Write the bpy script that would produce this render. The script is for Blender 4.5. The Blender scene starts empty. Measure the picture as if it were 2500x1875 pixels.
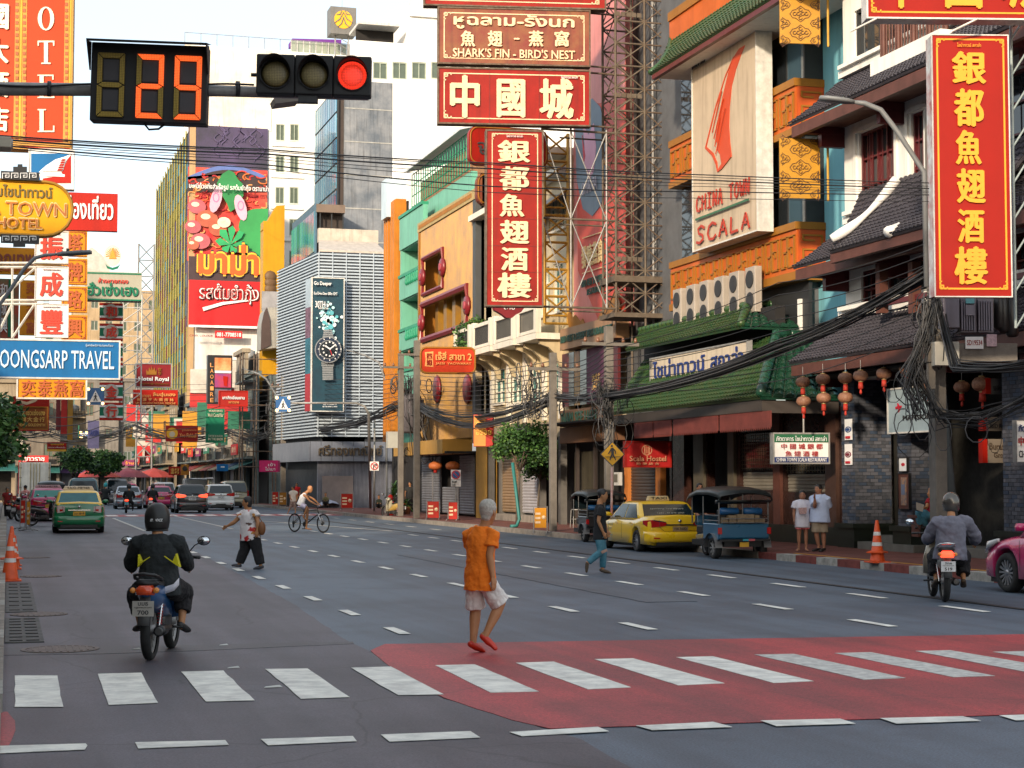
import bpy,bmesh,math,random
from mathutils import Vector,Matrix
R=math.radians
sc=bpy.context.scene
C=sc.collection
random.seed(7)
cam_d=bpy.data.cameras.new('camera');cam=bpy.data.objects.new('camera',cam_d);C.objects.link(cam)
F_PX,CU,CV,HV,HC=4200.0,1250.0,937.5,1174.0,1.8
cam_d.sensor_width=36.0;cam_d.lens=F_PX/2500*36
cam_d.clip_start=0.1;cam_d.clip_end=3000
PITCH=math.atan((HV-CV)/F_PX);YAW=R(16.32)
cam.location=(0,0,HC);cam.rotation_euler=(R(90)+PITCH,0,-YAW)
sc.camera=cam
cam_d.dof.use_dof=False
SUN_EL,SUN_AZ=R(17),R(216)
w=bpy.data.worlds.new('World');sc.world=w;w.use_nodes=True
nt=w.node_tree;nt.nodes.clear()
sky=nt.nodes.new('ShaderNodeTexSky');sky.sky_type='NISHITA';sky.sun_disc=False
sky.sun_elevation=SUN_EL;sky.sun_rotation=SUN_AZ;sky.dust_density=2.0;sky.air_density=1.0;sky.ozone_density=1.0
bg=nt.nodes.new('ShaderNodeBackground');bg.inputs[1].default_value=0.15
wo=nt.nodes.new('ShaderNodeOutputWorld')
hz=nt.nodes.new('ShaderNodeMix');hz.data_type='RGBA';hz.inputs[7].default_value=(3.2,3.4,3.45,1)
tcw=nt.nodes.new('ShaderNodeTexCoord');cl=nt.nodes.new('ShaderNodeTexNoise');cl.inputs['Scale'].default_value=2.2;cl.inputs['Detail'].default_value=6
cr_=nt.nodes.new('ShaderNodeMapRange');cr_.inputs[1].default_value=.35;cr_.inputs[2].default_value=.7;cr_.inputs[3].default_value=.5;cr_.inputs[4].default_value=.78
nt.links.new(tcw.outputs['Generated'],cl.inputs['Vector']);nt.links.new(cl.outputs[0],cr_.inputs[0]);nt.links.new(cr_.outputs[0],hz.inputs[0])
nt.links.new(sky.outputs[0],hz.inputs[6]);nt.links.new(hz.outputs[2],bg.inputs[0]);nt.links.new(bg.outputs[0],wo.inputs[0])
sd=bpy.data.lights.new('sun','SUN');sd.energy=2.5;sd.angle=R(3.0);sd.color=(1.0,0.83,0.62)
so=bpy.data.objects.new('sun',sd);C.objects.link(so)
sdir=Vector((math.sin(SUN_AZ)*math.cos(SUN_EL),math.cos(SUN_AZ)*math.cos(SUN_EL),math.sin(SUN_EL)))
so.rotation_euler=sdir.to_track_quat('Z','Y').to_euler();so.location=sdir*60
sc.view_settings.view_transform='Standard';sc.view_settings.look='None'
sc.view_settings.exposure=1.22;sc.view_settings.gamma=1;sc.view_settings.use_curve_mapping=False
sc.cycles.max_bounces=6;sc.cycles.diffuse_bounces=3;sc.cycles.glossy_bounces=3;sc.cycles.transparent_max_bounces=6
sc.cycles.caustics_reflective=False;sc.cycles.caustics_refractive=False
_q=cam.rotation_euler.to_matrix()
def ray(u,v):return(_q@Vector(((u-CU)/F_PX,(CV-v)/F_PX,-1.0))).normalized()
O=Vector((0,0,HC))
FW=Vector((math.sin(YAW),math.cos(YAW),0));RT=Vector((math.cos(YAW),-math.sin(YAW),0))
def onX(u,v,X):r=ray(u,v);return O+r*(X/r.x)
def onY(u,v,Y):r=ray(u,v);return O+r*(Y/r.y)
def onZ(u,v,z=0.0):r=ray(u,v);return O+r*((z-HC)/r.z)
def atd(u,v,d):r=ray(u,v);return O+r*(d/(r.x*FW.x+r.y*FW.y))
def Yx(u,X):return onX(u,HV,X).y
def Zx(u,v,X):return onX(u,v,X).z
MATS={}
def _n(nt,t,**k):
 n=nt.nodes.new(t)
 for a,b in k.items():setattr(n,a,b)
 return n
def mat(name,col,rough=0.6,metal=0.0,noise=0.25,scale=1.5,bump=0.0,bscale=40.0,streak=0.0,col2=None,emit=0.0,alpha=1.0,spec=0.5,coat=0.0,trans=0.0):
 """plain coloured surface with large soft wear (noise), rain streaks (streak) and fine relief (bump)"""
 if name in MATS:return MATS[name]
 m=bpy.data.materials.new(name);m.use_nodes=True;t=m.node_tree;L=t.links.new
 b=t.nodes['Principled BSDF']
 b.inputs['Roughness'].default_value=rough;b.inputs['Metallic'].default_value=metal
 b.inputs['Specular IOR Level'].default_value=spec;b.inputs['Coat Weight'].default_value=coat
 b.inputs['Coat Roughness'].default_value=0.06
 b.inputs['Transmission Weight'].default_value=trans
 b.inputs['Alpha'].default_value=alpha
 c=(*col,1)
 b.inputs['Base Color'].default_value=c
 if noise or streak or bump:
  g=_n(t,'ShaderNodeNewGeometry')
 if noise or streak:
  n1=_n(t,'ShaderNodeTexNoise');n1.inputs['Scale'].default_value=scale;n1.inputs['Detail'].default_value=8;n1.inputs['Roughness'].default_value=0.65
  L(g.outputs['Position'],n1.inputs['Vector'])
  r1=_n(t,'ShaderNodeMapRange');r1.inputs[1].default_value=0.35;r1.inputs[2].default_value=0.72
  L(n1.outputs[0],r1.inputs[0])
  c2=col2 or tuple(x*(1-noise)for x in col)
  mx=_n(t,'ShaderNodeMix',data_type='RGBA');mx.inputs[6].default_value=c;mx.inputs[7].default_value=(*c2,1)
  L(r1.outputs[0],mx.inputs[0]);out=mx.outputs[2]
  if streak:
   mp=_n(t,'ShaderNodeMapping');mp.inputs['Scale'].default_value=(3.0,3.0,0.22);L(g.outputs['Position'],mp.inputs[0])
   n2=_n(t,'ShaderNodeTexNoise');n2.inputs['Scale'].default_value=1.6;n2.inputs['Detail'].default_value=6;L(mp.outputs[0],n2.inputs['Vector'])
   r2=_n(t,'ShaderNodeMapRange');r2.inputs[1].default_value=0.5;r2.inputs[2].default_value=0.75;r2.inputs[4].default_value=streak
   L(n2.outputs[0],r2.inputs[0])
   m2=_n(t,'ShaderNodeMix',data_type='RGBA');L(r2.outputs[0],m2.inputs[0]);L(out,m2.inputs[6])
   m2.inputs[7].default_value=(col[0]*.22+.01,col[1]*.2+.008,col[2]*.18+.006,1);out=m2.outputs[2]
  L(out,b.inputs['Base Color'])
  rr=_n(t,'ShaderNodeMapRange');rr.inputs[3].default_value=max(0.02,rough-0.08);rr.inputs[4].default_value=min(1,rough+0.12)
  L(n1.outputs[0],rr.inputs[0]);L(rr.outputs[0],b.inputs['Roughness'])
 if bump:
  n3=_n(t,'ShaderNodeTexNoise');n3.inputs['Scale'].default_value=bscale;n3.inputs['Detail'].default_value=4;L(g.outputs['Position'],n3.inputs['Vector'])
  bp=_n(t,'ShaderNodeBump');bp.inputs['Strength'].default_value=bump;bp.inputs['Distance'].default_value=0.01
  L(n3.outputs[0],bp.inputs['Height']);L(bp.outputs[0],b.inputs['Normal'])
 if emit:
  b.inputs['Emission Color'].default_value=c;b.inputs['Emission Strength'].default_value=emit
 MATS[name]=m;return m
def paint(name,col,**k):
 k.setdefault('rough',.45);k.setdefault('noise',.16);k.setdefault('scale',.9);k.setdefault('streak',.18);k.setdefault('spec',.2)
 return mat(name,col,**k)
def flat(name,col,**k):
 k.setdefault('noise',.12);k.setdefault('rough',.5);return mat(name,col,**k)
RED=paint('sign_red',(.30,.011,.006),noise=.4,streak=.4);RED2=paint('sign_bright_red',(.42,.013,.005));GOLD=flat('letter_gold',(.80,.32,.012));CREAM=flat('letter_cream',(.80,.58,.36),noise=.3,scale=4)
WHITE=paint('sign_white',(.78,.77,.76));WLET=flat('letter_white',(.82,.82,.82));BLACK=flat('black_plastic',(.012,.012,.013),rough=.4)
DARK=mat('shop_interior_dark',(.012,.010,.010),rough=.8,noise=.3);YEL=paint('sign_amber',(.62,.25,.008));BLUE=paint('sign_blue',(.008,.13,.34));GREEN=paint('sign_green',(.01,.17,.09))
STEEL=mat('galvanised_steel',(.34,.33,.32),rough=.5,metal=.3,noise=.4,scale=6);RUST=mat('rusty_steel',(.16,.12,.09),rough=.8,metal=.25,noise=.55,scale=5,col2=(.075,.04,.024))
WSTEEL=mat('white_painted_steel',(.66,.64,.60),rough=.5,noise=.35,scale=4,streak=.3);DSTEEL=mat('dark_painted_steel',(.035,.037,.04),rough=.5,metal=.3,noise=.3)
CONC=mat('pole_concrete',(.17,.15,.13),rough=.9,noise=.35,scale=3,bump=.4,streak=.3);CABLE=mat('cable_rubber',(.012,.012,.013),rough=.5,noise=.2);CABLE2=mat('cable_grey',(.07,.07,.075),rough=.6)
GLASS=mat('window_glass_dark',(.02,.025,.03),rough=.06,noise=.0,spec=.9);CHROME=mat('chrome',(.62,.62,.62),rough=.14,metal=1,noise=.0)
RUBBER=mat('tyre_rubber',(.018,.018,.018),rough=.85,noise=.3,scale=20);WCONC=mat('white_render',(.78,.76,.72),rough=.85,noise=.12,streak=.22,scale=.4,bump=.2)
class MB:
 def __init__(s):s.v=[];s.f=[];s.m=[];s.sm=[]
 def add(s,vs,fs,mi=0,smooth=False):
  o=len(s.v);s.v+=[tuple(x)for x in vs]
  s.f+=[tuple(i+o for i in f)for f in fs];s.m+=[mi]*len(fs);s.sm+=[smooth]*len(fs)
  return s
 def box(s,x0,x1,y0,y1,z0,z1,mi=0,M=None):
  if x0>x1:x0,x1=x1,x0
  if y0>y1:y0,y1=y1,y0
  if z0>z1:z0,z1=z1,z0
  vs=[Vector(p)for p in((x0,y0,z0),(x1,y0,z0),(x1,y1,z0),(x0,y1,z0),(x0,y0,z1),(x1,y0,z1),(x1,y1,z1),(x0,y1,z1))]
  if M:vs=[M@p for p in vs]
  return s.add(vs,[(0,3,2,1),(4,5,6,7),(0,1,5,4),(1,2,6,5),(2,3,7,6),(3,0,4,7)],mi)
 def prism(s,pts,vec,mi=0,smooth=False):
  n=len(pts);a=[Vector(p)for p in pts];b=[p+Vector(vec)for p in a]
  return s.add(a+b,[tuple(range(n-1,-1,-1)),tuple(range(n,2*n))]+[(i,(i+1)%n,n+(i+1)%n,n+i)for i in range(n)],mi,smooth)
 def tube(s,pts,r,n=8,mi=0,cap=True,closed=False,smooth=True):
  P=[Vector(p)for p in pts];rs=r if isinstance(r,(list,tuple))else[r]*len(P)
  vs=[];k=len(P);up=None
  for i,p in enumerate(P):
   if closed:d=P[(i+1)%k]-P[i-1]
   else:d=P[min(i+1,k-1)]-P[max(i-1,0)]
   if d.length<1e-9:d=Vector((0,0,1))
   d.normalize()
   if up is None:up=Vector((0,0,1))if abs(d.z)<.9 else Vector((1,0,0))
   a=d.cross(up)
   if a.length<1e-4:up=Vector((0,1,0));a=d.cross(up)
   a.normalize();b=a.cross(d).normalized();up=b
   for j in range(n):
    t=2*math.pi*j/n;vs.append(p+(a*math.cos(t)+b*math.sin(t))*rs[i])
  fs=[]
  for i in range(k if closed else k-1):
   o=i*n;q=((i+1)%k)*n
   for j in range(n):fs.append((o+j,o+(j+1)%n,q+(j+1)%n,q+j))
  if cap and not closed:fs+=[tuple(range(n-1,-1,-1)),tuple(range((k-1)*n,k*n))]
  return s.add(vs,fs,mi,smooth)
 def lathe(s,prof,c=(0,0,0),axis='Z',n=20,mi=0,smooth=True,cap=True):
  vs=[];c=Vector(c)
  for(r,h)in prof:
   for j in range(n):
    t=2*math.pi*j/n;x,y=r*math.cos(t),r*math.sin(t)
    vs.append(c+(Vector((x,y,h))if axis=='Z' else Vector((h,x,y))if axis=='X' else Vector((y,h,x))))
  k=len(prof);fs=[]
  for i in range(k-1):
   for j in range(n):fs.append((i*n+j,i*n+(j+1)%n,(i+1)*n+(j+1)%n,(i+1)*n+j))
  if cap:fs+=[tuple(range(n-1,-1,-1)),tuple(range((k-1)*n,k*n))]
  return s.add(vs,fs,mi,smooth)
 def loft(s,rings,mi=0,cap=True,closed=True,smooth=True):
  n=len(rings[0]);vs=[p for r_ in rings for p in r_];fs=[]
  for i in range(len(rings)-1):
   for j in range(n if closed else n-1):fs.append((i*n+j,i*n+(j+1)%n,(i+1)*n+(j+1)%n,(i+1)*n+j))
  if cap and closed:fs+=[tuple(range(n-1,-1,-1)),tuple(range((len(rings)-1)*n,len(rings)*n))]
  return s.add(vs,fs,mi,smooth)
 def mesh(s,name,mats):
  me=bpy.data.meshes.new(name);me.from_pydata(s.v,[],s.f)
  for m in(mats if isinstance(mats,(list,tuple))else[mats]):me.materials.append(m)
  me.polygons.foreach_set('material_index',s.m);me.polygons.foreach_set('use_smooth',s.sm);me.update()
  return me
 def obj(s,name,mats,parent=None,loc=None,fix=True,bevel=0,**tags):
  me=s.mesh(name,mats)
  if fix:
   bm=bmesh.new();bm.from_mesh(me);bmesh.ops.recalc_face_normals(bm,faces=bm.faces);bm.to_mesh(me);bm.free()
  return put(name,me,parent,loc,bevel=bevel,**tags)
def put(name,me,parent=None,loc=None,rot=None,bevel=0,world=False,**tags):
 o=bpy.data.objects.new(name,me);C.objects.link(o)
 if loc is not None:o.location=loc
 if rot is not None:o.rotation_euler=rot
 if parent is not None:
  o.parent=parent
  if world:o.matrix_parent_inverse=parent['_m']if False else Matrix.LocRotScale(parent.location,parent.rotation_euler,None).inverted()
 if bevel:
  md=o.modifiers.new('bevel','BEVEL');md.width=bevel;md.segments=2;md.limit_method='ANGLE';md.angle_limit=R(40)
 for k,x in tags.items():o[k]=x
 return o
def thing(name,label,cat,loc=(0,0,0),rz=0.0,group=None):
 o=bpy.data.objects.new(name,None);C.objects.link(o);o.location=loc;o.rotation_euler=(0,0,rz);o.empty_display_size=.2
 o['label']=label;o['category']=cat
 if group:o['group']=group
 return o
def tagt(o,label,cat,group=None):
 o['label']=label;o['category']=cat
 if group:o['group']=group
 return o
def copy_tree(o,loc=None,rz=None,label=None,group=None):
 def cp(x,par):
  c=x.copy();C.objects.link(c)
  if par is not None:c.parent=par
  for ch in list(x.children):cp(ch,c)
  return c
 c=cp(o,None)
 if loc is not None:c.location=loc
 if rz is not None:c.rotation_euler=(0,0,rz)
 if label:c['label']=label
 if group:c['group']=group
 return c
KIDS={}
def text_mesh(s,bold=0.0,ext=0.02):
 c=bpy.data.curves.new('lettering','FONT');c.body=s;c.size=1;c.extrude=ext;c.offset=bold;c.resolution_u=2
 c.space_character=1.0+bold
 o=bpy.data.objects.new('lettering',c);me=bpy.data.meshes.new_from_object(o)
 bpy.data.objects.remove(o);bpy.data.curves.remove(c)
 return me
_tm={}
def text(s,x0,x1,z0,z1,y,m,parent,bold=.008,ext=.004,name='lettering',shear=0.0,keep=False,key=True):
 """lettering fitted into the local rectangle x0..x1, z0..z1 of a board whose face looks along -y"""
 k=(s,bold)
 if k not in _tm:
  cjk=True;th_=not any(ord(c)>0x3000 for c in s);me=text_mesh(s,0 if cjk else bold,.5)
  if bold>.008:
   V=[v.co.copy()for v in me.vertices];Fc=[tuple(p.vertices)for p in me.polygons];mb=MB()
   for i,(dx,dz)in enumerate(((0,0),(1,0),(-1,0),(0,1),(0,-1))):mb.add([(v.x+dx*bold*(.45 if th_ else.8),v.y+dz*bold*.4,v.z+i*.05)for v in V],Fc)
   me=mb.mesh('lettering',[WSTEEL])
  co=[0.0]*(3*len(me.vertices));me.vertices.foreach_get('co',co)
  _tm[k]=(me,min(co[0::3]),max(co[0::3]),min(co[1::3]),max(co[1::3]))
 me0,a,b,c_,d=_tm[k]
 me=me0.copy();me.name=name
 co=[0.0]*(3*len(me.vertices));me.vertices.foreach_get('co',co)
 sx,sz=(x1-x0)/(b-a),(z1-z0)/(d-c_)
 if keep:
  s_=min(sx,sz);cx,cz=(x0+x1)/2,(z0+z1)/2;sx=sz=s_
  x0=cx-s_*(b-a)/2;z0=cz-s_*(d-c_)/2
 out=[]
 for i in range(0,len(co),3):
  zz=z0+(co[i+1]-c_)*sz
  out+=[x0+(co[i]-a)*sx+shear*(zz-z0),y-(co[i+2]+.5)*ext,zz]
 me.vertices.foreach_set('co',out);me.materials.clear();me.materials.append(m);me.update()
 return put(name,me,parent)
class Board:
 """a flat board given by its outline in the photograph, standing at depth d (or on plane X) turned by yaw about Z"""
 def __init__(s,name,label,cat,box,d=None,X=None,Y=None,yaw=0.0,th=.15,face=None,edge=None,group=None,parent=None,body='board',rnd=0):
  u0,v0,u1,v1=box;uc,vc=(u0+u1)/2,(v0+v1)/2
  if X is not None:yaw=R(-90);c=onX(uc,vc,X)
  elif Y is not None:c=onY(uc,vc,Y)
  else:c=atd(uc,vc,d)
  s.c=c;s.tv=Vector((math.cos(yaw),math.sin(yaw),0));s.n=Vector((s.tv.y,-s.tv.x,0));s.yaw=yaw
  s.sc=(s.c-O).length/20.0
  x0=s.L(u0,vc)[0];x1=s.L(u1,vc)[0];z1=s.L(uc,v0)[1];z0=s.L(uc,v1)[1]
  s.x0,s.x1,s.z0,s.z1=x0,x1,z0,z1;s.th=th;s.k=0
  s.e=thing(name,label,cat,c,yaw,group)if parent is None else put(name,None,parent,c-parent.location,(0,0,yaw))
  if face is not None:
   mb=MB()
   if rnd:
    pts=rrect(x0,x1,z0,z1,rnd)
    mb.prism([(p[0],0,p[1])for p in pts],(0,th,0))
    mb.obj(body,[face],s.e)
   else:
    mb.box(x0,x1,0,th,z0,z1);o=mb.obj(body,[face],s.e)
   if edge and not rnd:
    e=min(.018*s.sc,(x1-x0)*.03)
    mb=MB();y0,y1=-.012*s.sc,th+.01
    for(a,b,c_,d_)in((x0-e,x0,z0-e,z1+e),(x1,x1+e,z0-e,z1+e),(x0,x1,z0-e,z0),(x0,x1,z1,z1+e)):mb.box(a,b,y0,y1,c_,d_)
    mb.obj('frame',[edge],s.e)
 def L(s,u,v):
  r=ray(u,v);t=(s.c-O).dot(s.n)/r.dot(s.n);p=O+r*t-s.c
  return p.dot(s.tv),p.z
 def lay(s):s.k+=1;return-(.003+.003*s.k)*max(1,s.sc)
 def ends(s,u0,v0,u1,v1):
  um,vm=(u0+u1)/2,(v0+v1)/2;return(s.L(u0,vm)[0],s.L(um,v0)[1]),(s.L(u1,vm)[0],s.L(um,v1)[1])
 def rect(s,u0,v0,u1,v1,m,name='stripe',th=.006):
  a,b=s.ends(u0,v0,u1,v1);y=s.lay();return MB().box(a[0],b[0],y,y+th*s.sc,b[1],a[1]).obj(name,[m],s.e)
 def frac(s,a,b,c,d,m,name='stripe',th=.006):
  y=s.lay();W,H=s.x1-s.x0,s.z1-s.z0
  return MB().box(s.x0+a*W,s.x0+c*W,y,y+th*s.sc,s.z1-d*H,s.z1-b*H).obj(name,[m],s.e)
 def ft(s,txt,a,b,c,d,m,**k):
  W,H=s.x1-s.x0,s.z1-s.z0
  return text(txt,s.x0+a*W,s.x0+c*W,s.z1-d*H,s.z1-b*H,s.lay(),m,s.e,ext=.008*s.sc,**k)
 def t(s,txt,u0,v0,u1,v1,m,**k):
  a,b=s.ends(u0,v0,u1,v1);k.setdefault('ext',.008*s.sc)
  return text(txt,a[0],b[0],b[1],a[1],s.lay(),m,s.e,**k)
 def chars(s,txt,u0,v0,u1,v1,m,vert=True,pad=.12,bold=.03,**k):
  n=len(txt)
  for i,ch in enumerate(txt):
   if vert:h=(v1-v0)/n;s.k-=(i>0);s.t(ch,u0,v0+h*(i+pad/2),u1,v0+h*(i+1-pad/2),m,bold=bold,name='character',**k)
   else:h=(u1-u0)/n;s.k-=(i>0);s.t(ch,u0+h*(i+pad/2),v0,u0+h*(i+1-pad/2),v1,m,bold=bold,name='character',**k)
 def fborder(s,a,b,c,d,wd,m,corner=0):
  W,H=s.x1-s.x0,s.z1-s.z0;y=s.lay();mb=MB();t_=.006*s.sc
  X0,X1,Z0,Z1=s.x0+a*W,s.x0+c*W,s.z1-d*H,s.z1-b*H
  for q in((X0,X0+wd,Z0,Z1),(X1-wd,X1,Z0,Z1),(X0,X1,Z0,Z0+wd),(X0,X1,Z1-wd,Z1)):mb.box(q[0],q[1],y,y+t_,q[2],q[3])
  mb.obj('border',[m],s.e)
  if corner:
   mb=MB();g=corner;y=s.lay()
   for(cx,cz,sx,sz)in((X0,Z0,1,1),(X1,Z0,-1,1),(X0,Z1,1,-1),(X1,Z1,-1,-1)):
    for(p,q,r_,t2)in((.0,.55,.0,.14),(.0,.14,.0,.55),(.41,.55,.0,.55),(.0,.55,.41,.55),(.55,1.0,.0,.14),(.86,1.0,.0,.3),(.0,.14,.55,1.0),(.0,.3,.86,1.0),(.2,.34,.2,.34)):
     mb.box(cx+sx*p*g,cx+sx*q*g,y,y+t_,cz+sz*r_*g,cz+sz*t2*g)
   mb.obj('corner_ornament',[m],s.e)
 def poly(s,pts,m,name='emblem',th=.006):
  y=s.lay();P=[s.L(*p)for p in pts];return MB().prism([(p[0],y,p[1])for p in P],(0,th*s.sc,0)).obj(name,[m],s.e)
 def disc(s,u,v,r,m,name='disc',r2=None,n=28,th=.006,sq=1.0):
  c=s.L(u,v);q=s.L(u+r,v);rr=q[0]-c[0];rz=abs(s.L(u,v+r)[1]-c[1])*sq;y=s.lay();mb=MB()
  pt=lambda k,a:(c[0]+rr*k*math.cos(a),y,c[1]+rz*k*math.sin(a))
  if r2 is None:mb.prism([pt(1,2*math.pi*i/n)for i in range(n)],(0,th*s.sc,0))
  else:
   q_=r2/r
   for i in range(n):
    a,b=2*math.pi*i/n,2*math.pi*(i+1)/n
    mb.prism([pt(1,a),pt(1,b),pt(q_,b),pt(q_,a)],(0,th*s.sc,0))
  return mb.obj(name,[m],s.e)
 def stroke(s,pts,wd,m,name='lettering',th=.01):
  P=[s.L(*p)for p in pts];k=len(P);ws=wd if isinstance(wd,(list,tuple))else[wd]*k;ps=s.L(CU,CV);q=1.0
  px=abs(s.L(pts[0][0],pts[0][1]+1)[1]-P[0][1]);y=s.lay();top,bot=[],[]
  for i in range(k):
   dx=P[min(i+1,k-1)][0]-P[max(i-1,0)][0];dz=P[min(i+1,k-1)][1]-P[max(i-1,0)][1];L_=math.hypot(dx,dz)or 1
   ox,oz=-dz/L_*ws[i]*px/2,dx/L_*ws[i]*px/2
   top.append((P[i][0]+ox,y,P[i][1]+oz));bot.append((P[i][0]-ox,y,P[i][1]-oz))
  mb=MB()
  for i in range(k-1):mb.prism([top[i],top[i+1],bot[i+1],bot[i]],(0,th*s.sc,0))
  return mb.obj(name,[m],s.e)
def rrect(x0,x1,z0,z1,r,n=5):
 P=[]
 for(cx,cz,a0)in((x1-r,z1-r,0),(x0+r,z1-r,90),(x0+r,z0+r,180),(x1-r,z0+r,270)):
  for i in range(n+1):a=R(a0+90*i/n);P.append((cx+r*math.cos(a),cz+r*math.sin(a)))
 return P
class Blob:
 def __init__(s):s.mb=MB()
 def rings(s,rs,side=(1,0,0),n=14,round0=True,round1=True):
  """rs = [(point, rx, ry)] ; rx along side, ry across"""
  P=[Vector(r[0])for r in rs];side=Vector(side).normalized();out=[]
  k=len(P);L=[]
  for i in range(k):
   d=(P[min(i+1,k-1)]-P[max(i-1,0)]).normalized()
   a=side-d*side.dot(d)
   if a.length<.1:a=Vector((0,1,0))-d*d.y
   if a.length<.1:a=Vector((0,0,1))-d*d.z
   a.normalize();b=d.cross(a);L.append((P[i],d,a,b,rs[i][1],rs[i][2]))
  def ring(p,a,b,rx,ry):return[p+a*(rx*math.cos(2*math.pi*j/n))+b*(ry*math.sin(2*math.pi*j/n))for j in range(n)]
  p,d,a,b,rx,ry=L[0];m=min(rx,ry)
  if round0:out+=[ring(p-d*m*.95,a,b,rx*.3,ry*.3),ring(p-d*m*.6,a,b,rx*.8,ry*.8)]
  for(p,d,a,b,rx,ry)in L:out.append(ring(p,a,b,rx,ry))
  p,d,a,b,rx,ry=L[-1];m=min(rx,ry)
  if round1:out+=[ring(p+d*m*.6,a,b,rx*.8,ry*.8),ring(p+d*m*.95,a,b,rx*.3,ry*.3)]
  s.mb.loft(out);return s
 def cap(s,a,b,ra,rb=None,side=(1,0,0),n=10):return s.rings([(a,ra,ra),(b,rb or ra,rb or ra)],side,n)
 def ball(s,c,rx,ry,rz,n=14):
  c=Vector(c);rg=[]
  for i in range(1,8):
   t=math.pi*i/8;rg.append([c+Vector((rx*math.sin(t)*math.cos(2*math.pi*j/n),ry*math.sin(t)*math.sin(2*math.pi*j/n),-rz*math.cos(t)))for j in range(n)])
  s.mb.loft(rg);return s
 def make(s,name,m,parent,voxel=.014,smooth=4,fac=.5,disp=0.0,dscale=.1):
  o=s.mb.obj(name,[m],parent)
  r=o.modifiers.new('fuse','REMESH');r.mode='VOXEL';r.voxel_size=voxel;r.use_smooth_shade=True
  if disp:
   tx=bpy.data.textures.new(name+'_folds','CLOUDS');tx.noise_scale=dscale
   dm=o.modifiers.new('folds','DISPLACE');dm.texture=tx;dm.strength=disp;dm.mid_level=.5
  sm=o.modifiers.new('smooth','SMOOTH');sm.iterations=smooth;sm.factor=fac
  return o
#  GROUND, ROAD, PAVEMENT
def asphalt(name,c1,c2,crack=0.5):
 m=bpy.data.materials.new(name);m.use_nodes=True;t=m.node_tree;L=t.links.new;b=t.nodes['Principled BSDF']
 g=_n(t,'ShaderNodeNewGeometry')
 big=_n(t,'ShaderNodeTexNoise');big.inputs['Scale'].default_value=.35;big.inputs['Detail'].default_value=6;L(g.outputs['Position'],big.inputs['Vector'])
 mp=_n(t,'ShaderNodeMapping');mp.inputs['Scale'].default_value=(1.2,.05,1);L(g.outputs['Position'],mp.inputs[0])
 tr=_n(t,'ShaderNodeTexNoise');tr.inputs['Scale'].default_value=1.6;tr.inputs['Detail'].default_value=5;L(mp.outputs[0],tr.inputs['Vector'])
 mx=_n(t,'ShaderNodeMix',data_type='RGBA');mx.inputs[6].default_value=(*c1,1);mx.inputs[7].default_value=(*c2,1)
 ad=_n(t,'ShaderNodeMath',operation='ADD');L(big.outputs[0],ad.inputs[0]);L(tr.outputs[0],ad.inputs[1])
 mr=_n(t,'ShaderNodeMapRange');mr.inputs[1].default_value=.85;mr.inputs[2].default_value=1.15;L(ad.outputs[0],mr.inputs[0]);L(mr.outputs[0],mx.inputs[0])
 agg=_n(t,'ShaderNodeTexNoise');agg.inputs['Scale'].default_value=55;agg.inputs['Detail'].default_value=3;agg.inputs['Roughness'].default_value=.8;L(g.outputs['Position'],agg.inputs['Vector'])
 ar=_n(t,'ShaderNodeMapRange');ar.inputs[1].default_value=.3;ar.inputs[2].default_value=.75;ar.inputs[3].default_value=.4;ar.inputs[4].default_value=1.75;L(agg.outputs[0],ar.inputs[0])
 mu=_n(t,'ShaderNodeMix',data_type='RGBA',blend_type='MULTIPLY');mu.inputs[0].default_value=1;L(mx.outputs[2],mu.inputs[6]);L(ar.outputs[0],mu.inputs[7])
 st=_n(t,'ShaderNodeTexNoise');st.inputs['Scale'].default_value=1.1;st.inputs['Detail'].default_value=7;st.inputs['Roughness'].default_value=.7;L(g.outputs['Position'],st.inputs['Vector'])
 sr=_n(t,'ShaderNodeMapRange');sr.inputs[1].default_value=.52;sr.inputs[2].default_value=.70;sr.inputs[4].default_value=.5;L(st.outputs[0],sr.inputs[0])
 m2=_n(t,'ShaderNodeMix',data_type='RGBA');m2.inputs[7].default_value=(c1[0]*.35,c1[1]*.35,c1[2]*.4,1);L(sr.outputs[0],m2.inputs[0]);L(mu.outputs[2],m2.inputs[6])
 w1=_n(t,'ShaderNodeTexNoise');w1.inputs['Scale'].default_value=1.5;w1.inputs['Detail'].default_value=5;L(g.outputs['Position'],w1.inputs['Vector'])
 wv=_n(t,'ShaderNodeMix',data_type='RGBA');wv.inputs[0].default_value=.25;L(g.outputs['Position'],wv.inputs[6]);L(w1.outputs[1],wv.inputs[7])
 vo=_n(t,'ShaderNodeTexVoronoi',feature='DISTANCE_TO_EDGE');vo.inputs['Scale'].default_value=.42;L(wv.outputs[2],vo.inputs['Vector'])
 vr=_n(t,'ShaderNodeMapRange');vr.inputs[1].default_value=0;vr.inputs[2].default_value=.006;vr.inputs[3].default_value=crack;vr.inputs[4].default_value=0;L(vo.outputs[0],vr.inputs[0])
 m3=_n(t,'ShaderNodeMix',data_type='RGBA');m3.inputs[7].default_value=(.008,.008,.009,1);L(vr.outputs[0],m3.inputs[0]);L(m2.outputs[2],m3.inputs[6])
 L(m3.outputs[2],b.inputs['Base Color']);b.inputs['Roughness'].default_value=.6;b.inputs['Specular IOR Level'].default_value=.55
 bp=_n(t,'ShaderNodeBump');bp.inputs['Strength'].default_value=.35;bp.inputs['Distance'].default_value=.004;L(agg.outputs[0],bp.inputs['Height']);L(bp.outputs[0],b.inputs['Normal'])
 return m
A_BLUE=asphalt('asphalt_new',(.080,.112,.150),(.050,.070,.096),.0)
A_OLD=asphalt('asphalt_old',(.080,.072,.090),(.042,.038,.050),.6)
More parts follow.
